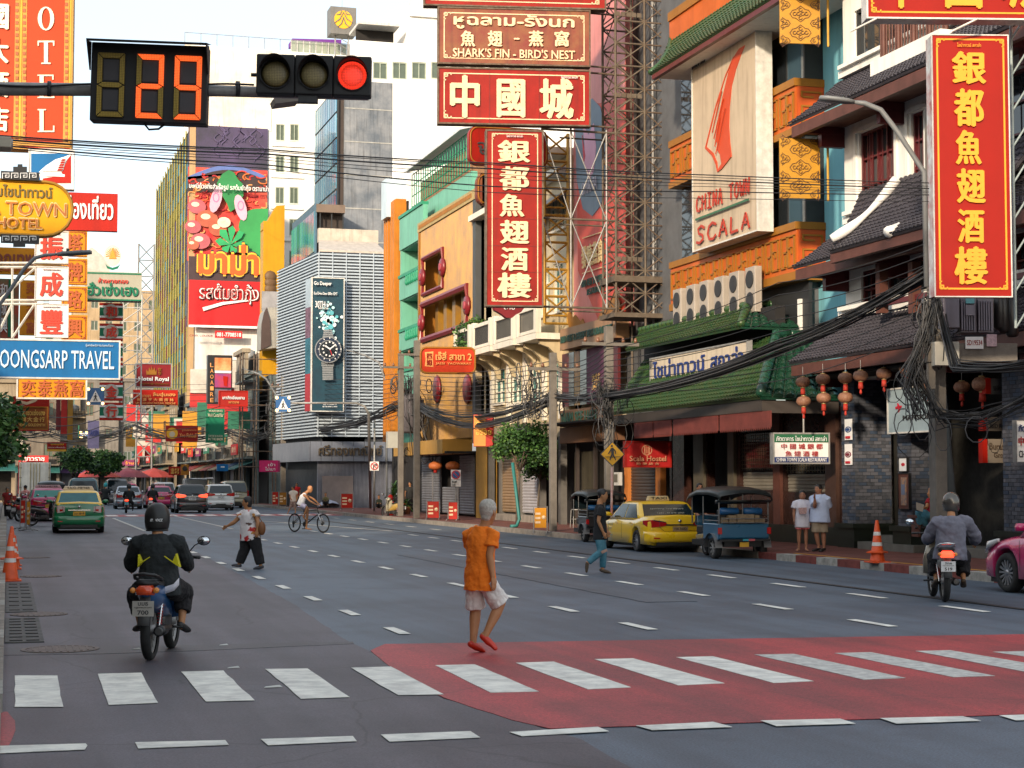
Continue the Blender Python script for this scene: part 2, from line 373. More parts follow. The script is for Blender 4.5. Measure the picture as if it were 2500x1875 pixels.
A_RED=asphalt('red_road_coating',(.40,.038,.044),(.22,.03,.036),.25)
LINE=mat('road_paint_white',(.86,.84,.76),rough=.7,noise=.5,scale=3.5,col2=(.46,.45,.42),bump=.3)
LINE2=mat('road_paint_worn',(.62,.61,.56),rough=.8,noise=.6,scale=9,col2=(.30,.28,.27),bump=.3)
PAVE_RED=mat('pavement_red',(.17,.05,.035),rough=.85,noise=.45,scale=1.2,streak=0)
KERB=mat('kerb_concrete',(.30,.26,.22),rough=.9,noise=.45,scale=3);KERB_R=mat('kerb_red_paint',(.22,.05,.04),rough=.85,noise=.5,scale=6);KERB_W=mat('kerb_white_paint',(.40,.38,.34),rough=.85,noise=.5,scale=6)
MB().box(-700,900,-300,1500,-.6,-.06).obj('ground',[mat('ground_dirt',(.12,.11,.10),rough=.95)],kind='structure')
MB().box(-12,23,-20,420,-.05,0).obj('road',[A_BLUE],kind='structure')
def sheet(name,pts,m,z,par=None,kind='structure',jit=0.0,**k):
 P=[]
 n=len(pts)
 for i in range(n):
  a=Vector(pts[i]);b=Vector(pts[(i+1)%n]);st=max(1,int((b-a).length/.35))if jit else 1
  for j in range(st):
   p=a.lerp(b,j/st);P.append((p.x+random.uniform(-jit,jit),p.y+random.uniform(-jit,jit),z))
 mb=MB();mb.prism(P,(0,0,-.0035));t={'kind':kind}if kind else{}
 return mb.obj(name,[m],par,**t,**k)
G=lambda u,v:tuple(onZ(u,v)[:2])
seam=[(272,1262),(330,1290),(475,1346),(590,1405),(725,1480),(840,1560),(905,1590),(960,1635),(1080,1705),(1250,1755),(1330,1782),(1420,1805),(1540,1875)]
sp=[G(*p)for p in seam]
sheet('asphalt_patch',[(-.1,92)]+sp+[(sp[-1][0]+.6,7),(-.1,7)],A_OLD,.004,jit=.015)
sheet('dark_road_strip',[G(-60,1583),G(240,1580),G(470,1576),G(860,1568),G(862,1573),G(480,1590),G(250,1598),G(-60,1602)],asphalt('asphalt_strip_dark',(.06,.057,.066),(.04,.038,.045),0),.0075,jit=.01)  # thin strip of darker asphalt colour across the left lanes
sheet('asphalt_trench',[(9.1,24),(9.9,24),(9.9,41),(9.1,41)],asphalt('asphalt_trench_dark',(.076,.098,.125),(.05,.066,.088),0),.0075,jit=.02)
ra=[(905,1590),(960,1635),(1080,1705),(1250,1760),(1345,1781)]
rp=[G(*p)for p in ra];tl=G(940,1574);tr_=G(2500,1550);br=G(2500,1746)
ex=lambda a,b,X:(X,a[1]+(b[1]-a[1])*(X-a[0])/(b[0]-a[0]))
sheet('red_crossing_surface',[tl]+rp+[G(1345,1781)[:2],ex(G(1345,1781),br,16.6),ex(tl,tr_,16.6)],A_RED,.008,jit=.01)
sheet('red_road_patch',[G(-120,1742),G(20,1740),G(38,1762),G(30,1812),G(10,1842),G(-120,1842)],A_RED,.008,jit=.012)
cw=MB().box(-.0,.001,6,6.001,-.02,-.019).obj('crosswalk_markings',[LINE],kind='structure')
zb=[((37,1652),(140,1652),(154,1729),(36,1729)),((239,1648),(344,1645),(386,1719),(264,1724)),((443,1643),(545,1640),(621,1713),(501,1716)),((648,1636),(750,1635),(853,1705),(736,1709)),((856,1633),(954,1630),(1084,1698),(971,1700)),((1063,1627),(1160,1625),(1315,1691),(1198,1694)),((1258,1621),(1352,1618),(1541,1681),(1436,1686)),((1453,1612),(1545,1610),(1770,1671),(1654,1676)),((1650,1607),(1740,1605),(1987,1666),(1888,1670)),((1843,1601),(1937,1599),(2212,1658),(2108,1662)),((2038,1597),(2126,1595),(2429,1653),(2326,1656)),((2235,1592),(2320,1590),(2660,1647),(2540,1650)),((2423,1594),(2500,1592),(2900,1640),(2770,1644))]
for i,q in enumerate(zb):sheet('stripe',[G(*p)for p in q],LINE if i<5 else LINE2 if i>8 else LINE,.0125,cw,None,jit=.006)
sl=[((-40,1826),(210,1819),(214,1824),(205,1834),(-10,1843)),((328,1816),(549,1811),(556,1822),(336,1831)),((638,1808),(860,1801),(872,1813),(652,1823)),((929,1797),(1150,1789),(1171,1804),(952,1814)),((1243,1791),(1460,1778),(1486,1789),(1272,1801)),((1553,1775),(1740,1766),(1786,1778),(1590,1786)),((1856,1763),(2050,1758),(2087,1770),(1893,1776)),((2150,1757),(2350,1752),(2396,1763),(2190,1770)),((2440,1750),(2620,1745),(2660,1756),(2480,1762))]
for q in sl:sheet('stop_line_dash',[G(*p)for p in q],LINE,.0125,cw,None,jit=.006)
lm=MB().box(.0,.001,6.01,6.011,-.02,-.019).obj('lane_markings',[LINE],kind='structure')
def dash(X,Y,L=1.0,W=.14,m=None,X2=None):
 X2=X if X2 is None else X2
 sheet('dash',[(X-W/2,Y-L/2),(X+W/2,Y-L/2),(X2+W/2,Y+L/2),(X2-W/2,Y+L/2)],m or LINE,.0125,lm,None,jit=.004)
for k in range(11):dash(4.5,20.3+2.95*k,.95)
for k in range(0,13):dash(7.5,20.1+2.95*k,1.05,m=LINE)
for k in range(0,15):dash(10.5,19.7+2.95*k,1.1)
for k in range(0,13):dash(12.9,21.5+2.85*k,1.15)
dash(8.1,78,26,.13,LINE2,X2=8.2);dash(13.2,69,17,.13,LINE2,X2=10.9);dash(4.75,74,22,.13,LINE2,X2=4.9)
for k in range(6):dash(15.2,62+4*k,1.4,.16,LINE2)
MB().box(13.6,13.75,12,80,.004,.0125).obj('tar_joint',[mat('tar',(.018,.018,.02),rough=.6)],kind='structure')
sheet('far_red_crossing',[(2.6,88.6),(17,88.6),(17,93.5),(2.6,93.5)],A_RED,.008,jit=.02)
fcw=MB().box(.0,.001,6.02,6.021,-.02,-.019).obj('far_crosswalk_markings',[LINE],kind='structure')
for k in range(14):sheet('stripe',[(2.9+k,89.6),(3.45+k,89.6),(3.45+k,92.4),(2.9+k,92.4)],LINE,.0125,fcw,None)
mh=mat('cast_iron_cover',(.16,.12,.10),rough=.6,metal=.6,noise=.6,scale=14,col2=(.06,.055,.055))
for i,(u,v,r,lb)in enumerate(((147,1587,.36,'round iron manhole cover in the near left lane before the zebra stripes'),(95,1501,.33,'iron manhole cover flush in the dark asphalt left of the rider'),(100,1408,.33,'iron manhole cover near the orange cones by the left kerb'),(85,1362,.3,'farthest iron manhole cover in the left lane'))):
 c=onZ(u,v);t=thing('manhole_cover',lb,'manhole cover',(c.x,c.y,.0),0,'manhole covers in the left lane')
 mb=MB();mb.lathe([(r+.05,.004),(r+.05,.014),(r,.014),(r,.006)],n=32,smooth=False,cap=False);mb.obj('rim',[mh],t)
 mb=MB();mb.lathe([(r-.012,.004),(r-.012,.013)],n=32,smooth=False)
 for a in range(-4,5):
  h=math.sqrt(max(0,r*r*.85-(a*.07)**2));mb.box(a*.07-.012,a*.07+.012,-h,h,.012,.0175)
 mb.obj('lid',[mh],t)
for i,(v0,v1)in enumerate(((1425,1497),(1512,1572))):
 a=onZ(18,v1).y;b=onZ(18,v0).y
 t=thing('drain_grate',('nearer' if i else 'farther')+' slotted concrete gutter grate beside the left kerb under the cones','drain grate',(0,0,0),0,'gutter grates')
 mb=MB();mb.box(.0,.42,a,b,.002,.02)
 mb.obj('slab',[mat('drain_concrete',(.13,.125,.12),rough=.9,noise=.5,scale=4)],t)
 n=8;mb=MB()
 for k in range(n):
  for j in range(2):MB().box(.05+j*.18,.19+j*.18,a+(b-a)*(k+.25)/n,a+(b-a)*(k+.55)/n,.0205,.03).obj('slot',[mat('slot_black',(.01,.01,.01))],t)
KX=16.8;FX=20.3;random.seed(3)
MB().box(KX+.3,24,5,128,-.05,.145).obj('pavement',[PAVE_RED],kind='structure')
MB().box(-14,-.3,5,140,-.05,.145).obj('left_pavement',[mat('pavement_grey',(.16,.14,.13),rough=.9,noise=.4)],kind='structure')
kb=MB().box(KX+.02,KX+.28,5,128,-.05,.12).obj('kerb',[KERB],kind='structure')
mes=[MB().box(0,.29,0,.985,-.04,.155).mesh('kerb_stone',[m])for m in(KERB,KERB_R,KERB_W)]
for k in range(108):
 y=14+k;i=0 if y>36 else(1+(k%2))
 if random.random()<.0:i=0
 o=put('kerb_stone',mes[i],kb,(KX+random.uniform(-.006,.006),y,random.uniform(-.004,.003)))
kl=MB().box(-.28,-.02,5,128,-.05,.12).obj('left_kerb',[KERB],kind='structure')
for k in range(60):put('kerb_stone',mes[0 if k%5 else 2],kl,(-.3,14+k,random.uniform(-.004,.003)))
mb=MB();
for k in range(150):
 for j in range(7):
  y=24+k*.42;x=KX+.32+j*.45
  mb.box(x,x+.435,y,y+.405,.14,.1485+random.uniform(-.0015,.002))
pv=mb.obj('pavement_tiles',[PAVE_RED],kind='stuff')
mb=MB();mb.box(KX+.42,KX+.52,20,36.0,.1515,.156);mb.obj('yellow_kerb_line',[mat('road_paint_yellow',(.62,.30,.03),rough=.8,noise=.4,scale=8)],kind='structure')
lt=mat('litter_paper',(.6,.6,.56),noise=.3)
for(u,v,s_)in((535,1578,.1),(555,1634,.12),(645,1682,.16),(322,1588,.09)):
 c=onZ(u,v);tagt(MB().prism([(c.x,c.y,.009),(c.x+s_,c.y+.01,.009),(c.x+s_*.9,c.y+s_*.4,.02),(c.x+.02,c.y+s_*.3,.012)],(0,0,.004)).obj('paper_scrap',[lt]),'pale scrap of litter on the asphalt at %s'%{535:'the left of the rider wheel',555:'the gap above the third zebra stripe',645:'the gap beside the fourth zebra stripe',322:'the rider back wheel'}[u],'litter','scraps of litter on the road')
#  BUILDING HELPERS
class Bld:
 def __init__(s,name,label,base,cat='building',group=None):
  s.base=Vector(base);s.e=thing(name,label,cat,s.base,0,group)
 def mb(s,name,m,mb,par=None,**k):
  return mb.obj(name,m if isinstance(m,list)else[m],par or s.e,loc=(0,0,0)if par else-s.base,**k)
 def box(s,name,m,x0,x1,y0,y1,z0,z1,par=None,**k):return s.mb(name,m,MB().box(x0,x1,y0,y1,z0,z1),par,**k)
_bar={}
def bar(p0,p1,r,m,parent,name='bar',off=Vector((0,0,0)),n=5):
 """a straight steel member; all of one material share a mesh"""
 k=(m.name,n)
 if k not in _bar:_bar[k]=MB().tube([(0,0,0),(0,0,1)],1.0,n,smooth=n>4).mesh('bar',[m])
 a=Vector(p0)-off;b=Vector(p1)-off;d=b-a
 o=bpy.data.objects.new(name,_bar[k]);C.objects.link(o);o.parent=parent
 o.matrix_local=Matrix.LocRotScale(a,d.to_track_quat('Z','Y'),Vector((r,r,d.length)));return o
def wallgrid(mb,axis,p0,p1,a0,a1,z0,z1,ops):
 """wall slab between p0..p1 on `axis`, spanning a0..a1 and z0..z1, pierced by openings (a0,a1,z0,z1)"""
 A=sorted({a0,a1,*[x for o in ops for x in o[:2]if a0<x<a1]});Z=sorted({z0,z1,*[x for o in ops for x in o[2:]if z0<x<z1]})
 for i in range(len(A)-1):
  st=None
  for j in range(len(Z)-1):
   ca,cz=(A[i]+A[i+1])/2,(Z[j]+Z[j+1])/2
   hole=any(o[0]<ca<o[1]and o[2]<cz<o[3]for o in ops)
   if not hole and st is None:st=Z[j]
   if(hole or j==len(Z)-2)and st is not None:
    e=Z[j]if hole else Z[j+1]
    if e>st:mb.box(p0,p1,A[i],A[i+1],st,e)if axis=='X' else mb.box(A[i],A[i+1],p0,p1,st,e)
    st=None
 return mb
def window(b,axis,p,a0,a1,z0,z1,fm,gm,cols=2,rows=1,fw=.06,depth=.1,sill=None,sgn=-1,name='window',bars=True,shut=None):
 """window set in an opening: frame part with a pane sub-part; p = plane of the wall face, sgn = which way it looks"""
 mb=MB();q=p-sgn*.06;q2=p-sgn*(.06+depth)
 def bb(x0,x1,y0,y1):mb.box(q,q2,x0,x1,y0,y1)if axis=='X' else mb.box(x0,x1,q,q2,y0,y1)
 bb(a0,a0+fw,z0,z1);bb(a1-fw,a1,z0,z1);bb(a0+fw,a1-fw,z0,z0+fw);bb(a0+fw,a1-fw,z1-fw,z1)
 if bars:
  for i in range(1,cols):x=a0+(a1-a0)*i/cols;bb(x-fw*.35,x+fw*.35,z0+fw,z1-fw)
  for j in range(1,rows):
   y=z0+(z1-z0)*j/rows
   for i in range(cols):bb(a0+(a1-a0)*i/cols+fw*.5,a0+(a1-a0)*(i+1)/cols-fw*.5,y-fw*.3,y+fw*.3)
 f=b.mb(name,fm,mb);mb=MB();q3,q4=p-sgn*(.1+depth*.5),p-sgn*(.115+depth*.5)
 mb.box(q3,q4,a0+.01,a1-.01,z0+.01,z1-.01)if axis=='X' else mb.box(a0+.01,a1-.01,q3,q4,z0+.01,z1-.01)
 b.mb('pane',gm,mb,f)
 if sill:
  mb=MB();q5,q6=p+sgn*.12,p-sgn*.05
  mb.box(q5,q6,a0-.08,a1+.08,z0-.09,z0-.002)if axis=='X' else mb.box(a0-.08,a1+.08,q5,q6,z0-.09,z0-.002)
  b.mb('sill',sill,mb,f)
 return f
def tile_roof(b,e0,e1,r0,r1,m,tw=.24,rows=12,sag=.12,name='roof_tiles',rad=None,under=None,th=.06,seg=4):
 """eave e0->e1, ridge r0->r1; columns of overlapping barrel tiles running down a slightly sagging slope"""
 e0,e1,r0,r1=map(Vector,(e0,e1,r0,r1));n=max(2,round((e1-e0).length/tw));mb=MB()
 def S(s,t):
  p=e0.lerp(e1,s).lerp(r0.lerp(r1,s),t);p.z-=sag*4*t*(1-t)*.5+0;return p
 nrm=((e1-e0).cross(r0-e0)).normalized()
 if nrm.z<0:nrm=-nrm
 rr=rad or tw*.36
 for i in range(n):
  s0=(i+.5)/n;w_=.5/n
  for j in range(rows):
   ta,tb=j/rows,(j+1.0)/rows;ring=[]
   for(t,lift,k)in((ta,.022+random.uniform(0,.006),1.0),(tb,.0,.86)):
    c=S(s0,t)+nrm*lift;ax=(S(min(1,s0+w_),t)-S(max(0,s0-w_),t));hw=ax.length*.5;ax.normalize()
    ring.append([c+ax*(hw*k*.92*math.cos(math.pi*q/seg))+nrm*(rr*k*math.sin(math.pi*q/seg))for q in range(seg+1)])
   mb.loft(ring,closed=False,cap=False)
   mb.add(ring[0],[tuple(range(seg+1))])
 K=6;bed=[]
 for(t)in[k/K for k in range(K+1)]:bed.append([S(0,t),S(1,t),S(1,t)-nrm*th,S(0,t)-nrm*th])
 mb.loft(bed,smooth=False)
 o=b.mb(name,m,mb,fix=False);o['kind']='stuff'
 return o
GREEN_T=mat('green_glazed_tile',(.018,.075,.028),rough=.35,noise=.55,scale=5,col2=(.06,.075,.02),bump=.2)
GREEN_T2=mat('green_glazed_tile_deep',(.010,.06,.035),rough=.25,noise=.5,scale=5,col2=(.02,.05,.03))
SLATE_T=mat('slate_grey_tile',(.06,.055,.068),rough=.5,noise=.4,scale=5,bump=.2)
BROWN=mat('brown_timber',(.11,.036,.024),rough=.6,noise=.4,scale=3);MAROON=mat('maroon_lacquer',(.10,.012,.015),rough=.4,noise=.3)
ORANGE=paint('orange_panel',(.52,.115,.02),noise=.25);ORANGE_D=paint('deep_orange_panel',(.48,.085,.02));GTRIM=paint('gold_trim',(.30,.125,.018));MARB=mat('brown_marble',(.05,.021,.016),rough=.25,noise=.6,scale=1.5)
BRICK=mat('blue_grey_brick',(.03,.037,.05),rough=.7,noise=.5,scale=6,col2=(.10,.10,.12));MORT=mat('dark_mortar',(.03,.03,.035),rough=.9)
BLUEW=mat('sky_blue_render',(.16,.42,.50),rough=.8,noise=.18,streak=.25,scale=.5)
#  WHITE COURTYARD HOTEL (right)
X0=20.3
b=Bld('white_hotel_building','white hotel with three tiers of dark tiled eaves and brown lattice windows at the right',(20.3,33,0));R1=b
ya,yb=24.0,Yx(2070,X0)
def yz(u,v,X=X0):p=onX(u,v,X);return p.y,p.z
wn=[]
def op(uL,uR,vTR,vBR,X=X0):
 y0=Yx(uR,X);return(y0,Yx(uL,X),Zx(uR,vBR,X),Zx(uR,vTR,X))
w1=op(2107,2192,288,494);w2=op(2236,2266,262,470);w3=op(2108,2146,652,748);w4=op(2098,2245,-60,66)
w5=(30.0,w2[0]-.6,w1[2],w1[3]);w6=(28,w3[0]-.5,w3[2]-.2,w3[3]);
mb=MB();wallgrid(mb,'X',X0,X0+.3,ya,yb,4.3,16.5,[w1,w2,w3,w4,w5,w6]);b.mb('wall',WCONC,mb)
b.box('side_wall',WCONC,X0+.3,X0+6,yb-.3,yb,.1,16.5)
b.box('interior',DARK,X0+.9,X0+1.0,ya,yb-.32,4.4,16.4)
for(w_,c_,r_)in((w1,4,3),(w2,1,3),(w5,4,3)):
 f=window(b,'X',X0,*w_,MAROON,GLASS,c_,r_,.07)
 for i in range(7 if c_>1 else 3):
  y=w_[0]+(w_[1]-w_[0])*(i+.5)/(7 if c_>1 else 3);b.mb('lattice_bar',MAROON,MB().box(X0+.03,X0+.055,y-.012,y+.012,w_[2]+.06,w_[3]-.06),f)
for(w_,c_,r_)in((w3,2,2),(w6,5,2)):window(b,'X',X0,*w_,MAROON,GLASS,c_,r_,.07,sill=WCONC)
window(b,'X',X0,*w4,DSTEEL,GLASS,5,1,.06)
for w_ in(w1,w2):b.mb('moulding',WCONC,MB().box(X0-.06,X0-.002,w_[0]-.22,w_[0]-.1,w_[2]-.1,w_[3]+.1).box(X0-.06,X0-.002,w_[1]+.1,w_[1]+.22,w_[2]-.1,w_[3]+.1).box(X0-.06,X0-.002,w_[0]-.1,w_[1]+.1,w_[3]+.02,w_[3]+.14))
y1_,y0_=Yx(2160,19.9),Yx(2330,19.9);zr=Zx(2160,135,19.9)
f=b.box('balcony_slab',WCONC,19.7,X0-.002,y0_,y1_+.1,zr-.55,zr-.1);
rl=b.box('balcony_rail',BROWN,19.86,19.95,y0_,y1_,zr+.95,zr+1.05)
for k in range(22):y=y0_+(y1_-y0_)*(k+.5)/22;bar((19.9,y,zr-.1),(19.9,y,zr+.95),.025 if k%5 else.06,BROWN,rl,'baluster')
for(ze,zw,yl,nm)in((Zx(1953,297,19.1),Zx(2046,205,X0),39.75,'upper'),(Zx(1965,648,19.1),Zx(2046,560,X0),39.6,'middle'),(Zx(1950,884,19.1),Zx(2046,786,X0),39.9,'lower')):
 tile_roof(b,(19.0,yl,ze),(19.0,25,ze),(X0-.01,yl-.25,zw),(X0-.01,25,zw),SLATE_T,.17,12,.12,rad=.05)
 b.box('eave_beam',BROWN,19.06,19.2,25,yl-.04,ze-.34,ze-.06)
 b.box('soffit',BROWN,19.2,X0-.01,25,yl-.06,ze-.1,ze-.07)
 b.box('ledge',WCONC,X0-.2,X0+.02,25,yl-.6,zw+.02,zw+.2)
 b.box('ledge_upper',WCONC,X0-.32,X0+.01,25,yl-.8,zw+.2,zw+.3)
 for yy in(yl-.45,yl-3.5,yl-6.5,yl-9.5):
  b.mb('bracket',MAROON,MB().box(19.3,X0-.005,yy-.1,yy+.1,ze-.3,ze-.11).box(19.65,X0-.005,yy-.09,yy+.09,ze-.62,ze-.3))
zp=Zx(2040,605,18.7)
tile_roof(b,(18.55,Yx(2035,18.6),Zx(2040,612,18.6)),(18.55,30.5,Zx(2040,612,18.6)),(20.2,Yx(2110,20.2),Zx(2160,450,20.2)),(20.2,30.5,Zx(2160,450,20.2)),SLATE_T,.17,14,.3,rad=.05)
b.box('porch_beam',BROWN,18.62,18.78,30.5,Yx(2040,18.7),zp-.36,zp-.02)
mb=MB();P0=onX(2030,598,18.6);P1=onX(2190,452,20.0)
crv=[P0.lerp(P1,t)+Vector((0,0,.14-.3*4*t*(1-t)*.55))for t in[i/12 for i in range(13)]]
mb.tube(crv,[.10+.03*math.sin(i*.7)for i in range(13)],8);b.mb('curled_ridge',mat('white_plaster',(.80,.78,.76),rough=.7,noise=.2),mb)
P0=onX(2168,580,18.5);P1=onX(2275,500,20.0);mb=MB();mb.tube([P0.lerp(P1,t)+Vector((0,0,.12-.2*4*t*(1-t)*.5))for t in[i/10 for i in range(11)]],[.13,.12,.11,.1,.1,.1,.1,.1,.1,.1,.1],8);b.mb('curled_ridge',MATS['white_plaster'],mb)
for u in(2152,2232,2300):p=onX(u,700,19.6);b.box('post',BROWN,19.5,19.72,p.y-.1,p.y+.1,Zx(u,765,19.6),Zx(u,640,19.6))
b.box('bay_rail',MAROON,19.55,19.65,30,Yx(2146,19.6),Zx(2190,735,19.6)-.06,Zx(2190,735,19.6)+.06)
zs=.145
def brick_pillar(b,x0,x1,y0,y1,z0,z1,plinth):
 p=b.box('pillar',MORT,x0,x1,y0,y1,z0,z1);mb=MB();bh,bl=.085,.21
 for r in range(int((z1-z0)/bh)):
  z=z0+r*bh;of=(r%2)*bl*.5
  def run(a0,a1,fn):
   a=a0-of
   while a<a1-.02:
    s_,e_=max(a,a0),min(a+bl,a1)-.01
    if e_-s_>.03:fn(s_,e_,random.uniform(.006,.016))
    a+=bl
  run(y0,y1,lambda s_,e_,q:mb.box(x0-q,x0-.0005,s_,e_,z,z+bh-.01,random.choice((0,0,1,2))))
  run(x0,x1,lambda s_,e_,q:mb.box(s_,e_,y0-q,y0-.0005,z,z+bh-.01,random.choice((0,0,1,2))))
 o=b.mb('bricks',[BRICK,mat('brick_blue',(.04,.06,.10),rough=.6,noise=.3),mat('brick_pale',(.10,.105,.13),rough=.7,noise=.3)],mb,fix=False);o['kind']='stuff'
 b.mb('plinth',mat('dark_green_stone',(.02,.026,.02),rough=.3,noise=.4),MB().box(x0-.1,x1,y0-.1,y1+.1,zs,plinth-.12).box(x0-.16,x1,y0-.16,y1+.16,plinth-.12,plinth))
zpl=Zx(2070,1277,20.1)
px=20.1
for(uL,uR,dx)in((2056,2088,1.0),(2192,2226,1.0),(2450,2540,.9)):
 brick_pillar(b,px,px+dx,Yx(uR,px),Yx(uL,px),zpl,4.45,zpl)
b.box('recess_wall',mat('recess_stone',(.022,.021,.018),rough=.85,noise=.6,scale=4,bump=.8,bscale=12),21.4,21.6,ya,39.4,zs,4.4)
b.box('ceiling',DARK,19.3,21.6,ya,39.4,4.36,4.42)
b.box('door_leaf',MAROON,21.3,21.38,27.5,30.0,zs+.2,3.4)
b.box('step',mat('step_stone',(.16,.15,.13),rough=.8,noise=.4),19.95,21.0,35.4,38.1,zs,zs+.18)
b.box('step',MATS['step_stone'],19.95,21.0,27,34.5,zs,zs+.2)
b.box('step',MATS['step_stone'],20.35,21.0,36.0,38.0,zs+.18,zs+.34)
for(uL,uR,v0,v1,c_)in((2195,2215,1118,1150,WLET),(2194,2220,1157,1242,BROWN)):
 bb=Board('framed_poster','white framed notice with a red dot on the grey brick pillar' if c_ is WLET else 'tall brown framed menu board hung on the grey brick pillar','notice',(uL,v0,uR,v1),X=20.04,th=.04,face=c_,edge=BLACK)
 if c_ is WLET:bb.disc((uL+uR)/2,(v0+v1)/2,4,flat('poster_crimson',(.5,.01,.03)))
 else:
  bb.frac(.25,.1,.75,.9,flat('menu_print',(.10,.11,.14),noise=.7,scale=16,col2=(.5,.25,.1)),'print');bb.frac(.3,.3,.62,.6,flat('menu_blue',(.12,.16,.25)),'print')
for i,(v0,v1)in enumerate(((1023,1074),(1084,1135))):
 bb=Board('round_emblem_poster',('blue figure emblem poster, upper' if i==0 else 'dark red ring emblem poster, lower')+' of the two on the left brick pillar','poster',(2062,v0,2080,v1),X=20.04,th=.01,face=WLET,group='emblem posters on the left brick pillar')
 c_=flat('emblem_maroon',(.16,.01,.03))if i else flat('emblem_navy',(.02,.06,.2))
 bb.disc(2071,(v0+v1)/2,7.2,c_,r2=5.4,name='ring');bb.disc(2071,(v0+v1)/2,3.6,c_,name='figure');bb.frac(.2,.82,.8,.93,flat('poster_crimson',(.5,.01,.03)),'ribbon')
bb=Board('hotel_name_board','grey blue panel with a red blossom and MANSION lettering under the lower eave','sign',(2169,947,2285,1053),X=19.7,th=.08,face=paint('panel_greyblue',(.30,.38,.42),noise=.2),edge=WSTEEL)
bb.ft('MANSION',.33,.62,.92,.74,flat('sign_ink',(.03,.03,.035)),bold=.02);bb.stroke([(2192,985),(2197,998),(2194,1006)],[3,12,3],flat('poster_crimson',(.5,.01,.03)),'blossom');bb.stroke([(2188,996),(2202,992)],[6,4],MATS['poster_crimson'],'blossom')
for(tx,box_,c_)in(('SHANGHAI',(2418,924,2474,962),'pan1'),('RED ROSE',(2410,1018,2468,1052),'pan2'),('Burasari\nGroup',(2410,1072,2470,1130),'pan2')):
 bb=Board('projecting_name_board',{'SHANGHAI':'dim grey blade sign high at the right edge under the lanterns','RED ROSE':'upper small taupe sign reading RED ROSE at the right edge','Burasari\nGroup':'taupe sign board reading Burasari Group at the right edge'}[tx],'sign',box_,d=36.5,th=.12,face=paint(c_,(.12,.13,.14)if c_=='pan1' else(.24,.20,.16)),edge=None)
 if tx.startswith('B'):bb.ft('Burasari',.08,.16,.95,.44,flat('sign_brown_ink',(.09,.06,.04)));bb.ft('Group',.25,.56,.85,.84,MATS['sign_brown_ink'])
 else:bb.ft(tx,.1,.5,.92,.8,flat('sign_ink',(.03,.03,.035)))
 mb=MB();W=bb.x0;mb.box(bb.x0-.12,bb.x0-.002,-.02,.14,bb.z0,bb.z1);mb.obj('red_edge',[RED2],bb.e)
bb=Board('white_blade_sign','white blade sign with blue Thai and red Chinese lettering cut off at the right edge','sign',(2482,1027,2520,1127),d=33.0,th=.12,face=WHITE,edge=STEEL)
bb.t('ภัตตาคาร',2485,1036,2540,1054,flat('sign_navy',(.01,.03,.16)),bold=.03);bb.t('中國城',2485,1066,2530,1088,flat('ink_red',(.42,.015,.015)),bold=.03);bb.t('CHINA',2486,1100,2520,1117,flat('sign_ink',(.03,.03,.035)))
#  SKY BLUE SIDE WALL
b=Bld('sky_blue_building','narrow sky blue rendered wall squeezed between the orange building and the white hotel',(21.3,41.5,0))
b.box('wall',BLUEW,21.15,25,39.75,44.5,3.0,17.5)
b.box('downpipe',WCONC,21.05,21.14,39.9,40.0,3,17)
b.box('gold_corner',GTRIM,21.0,21.14,44.15,44.3,3.5,17.5)
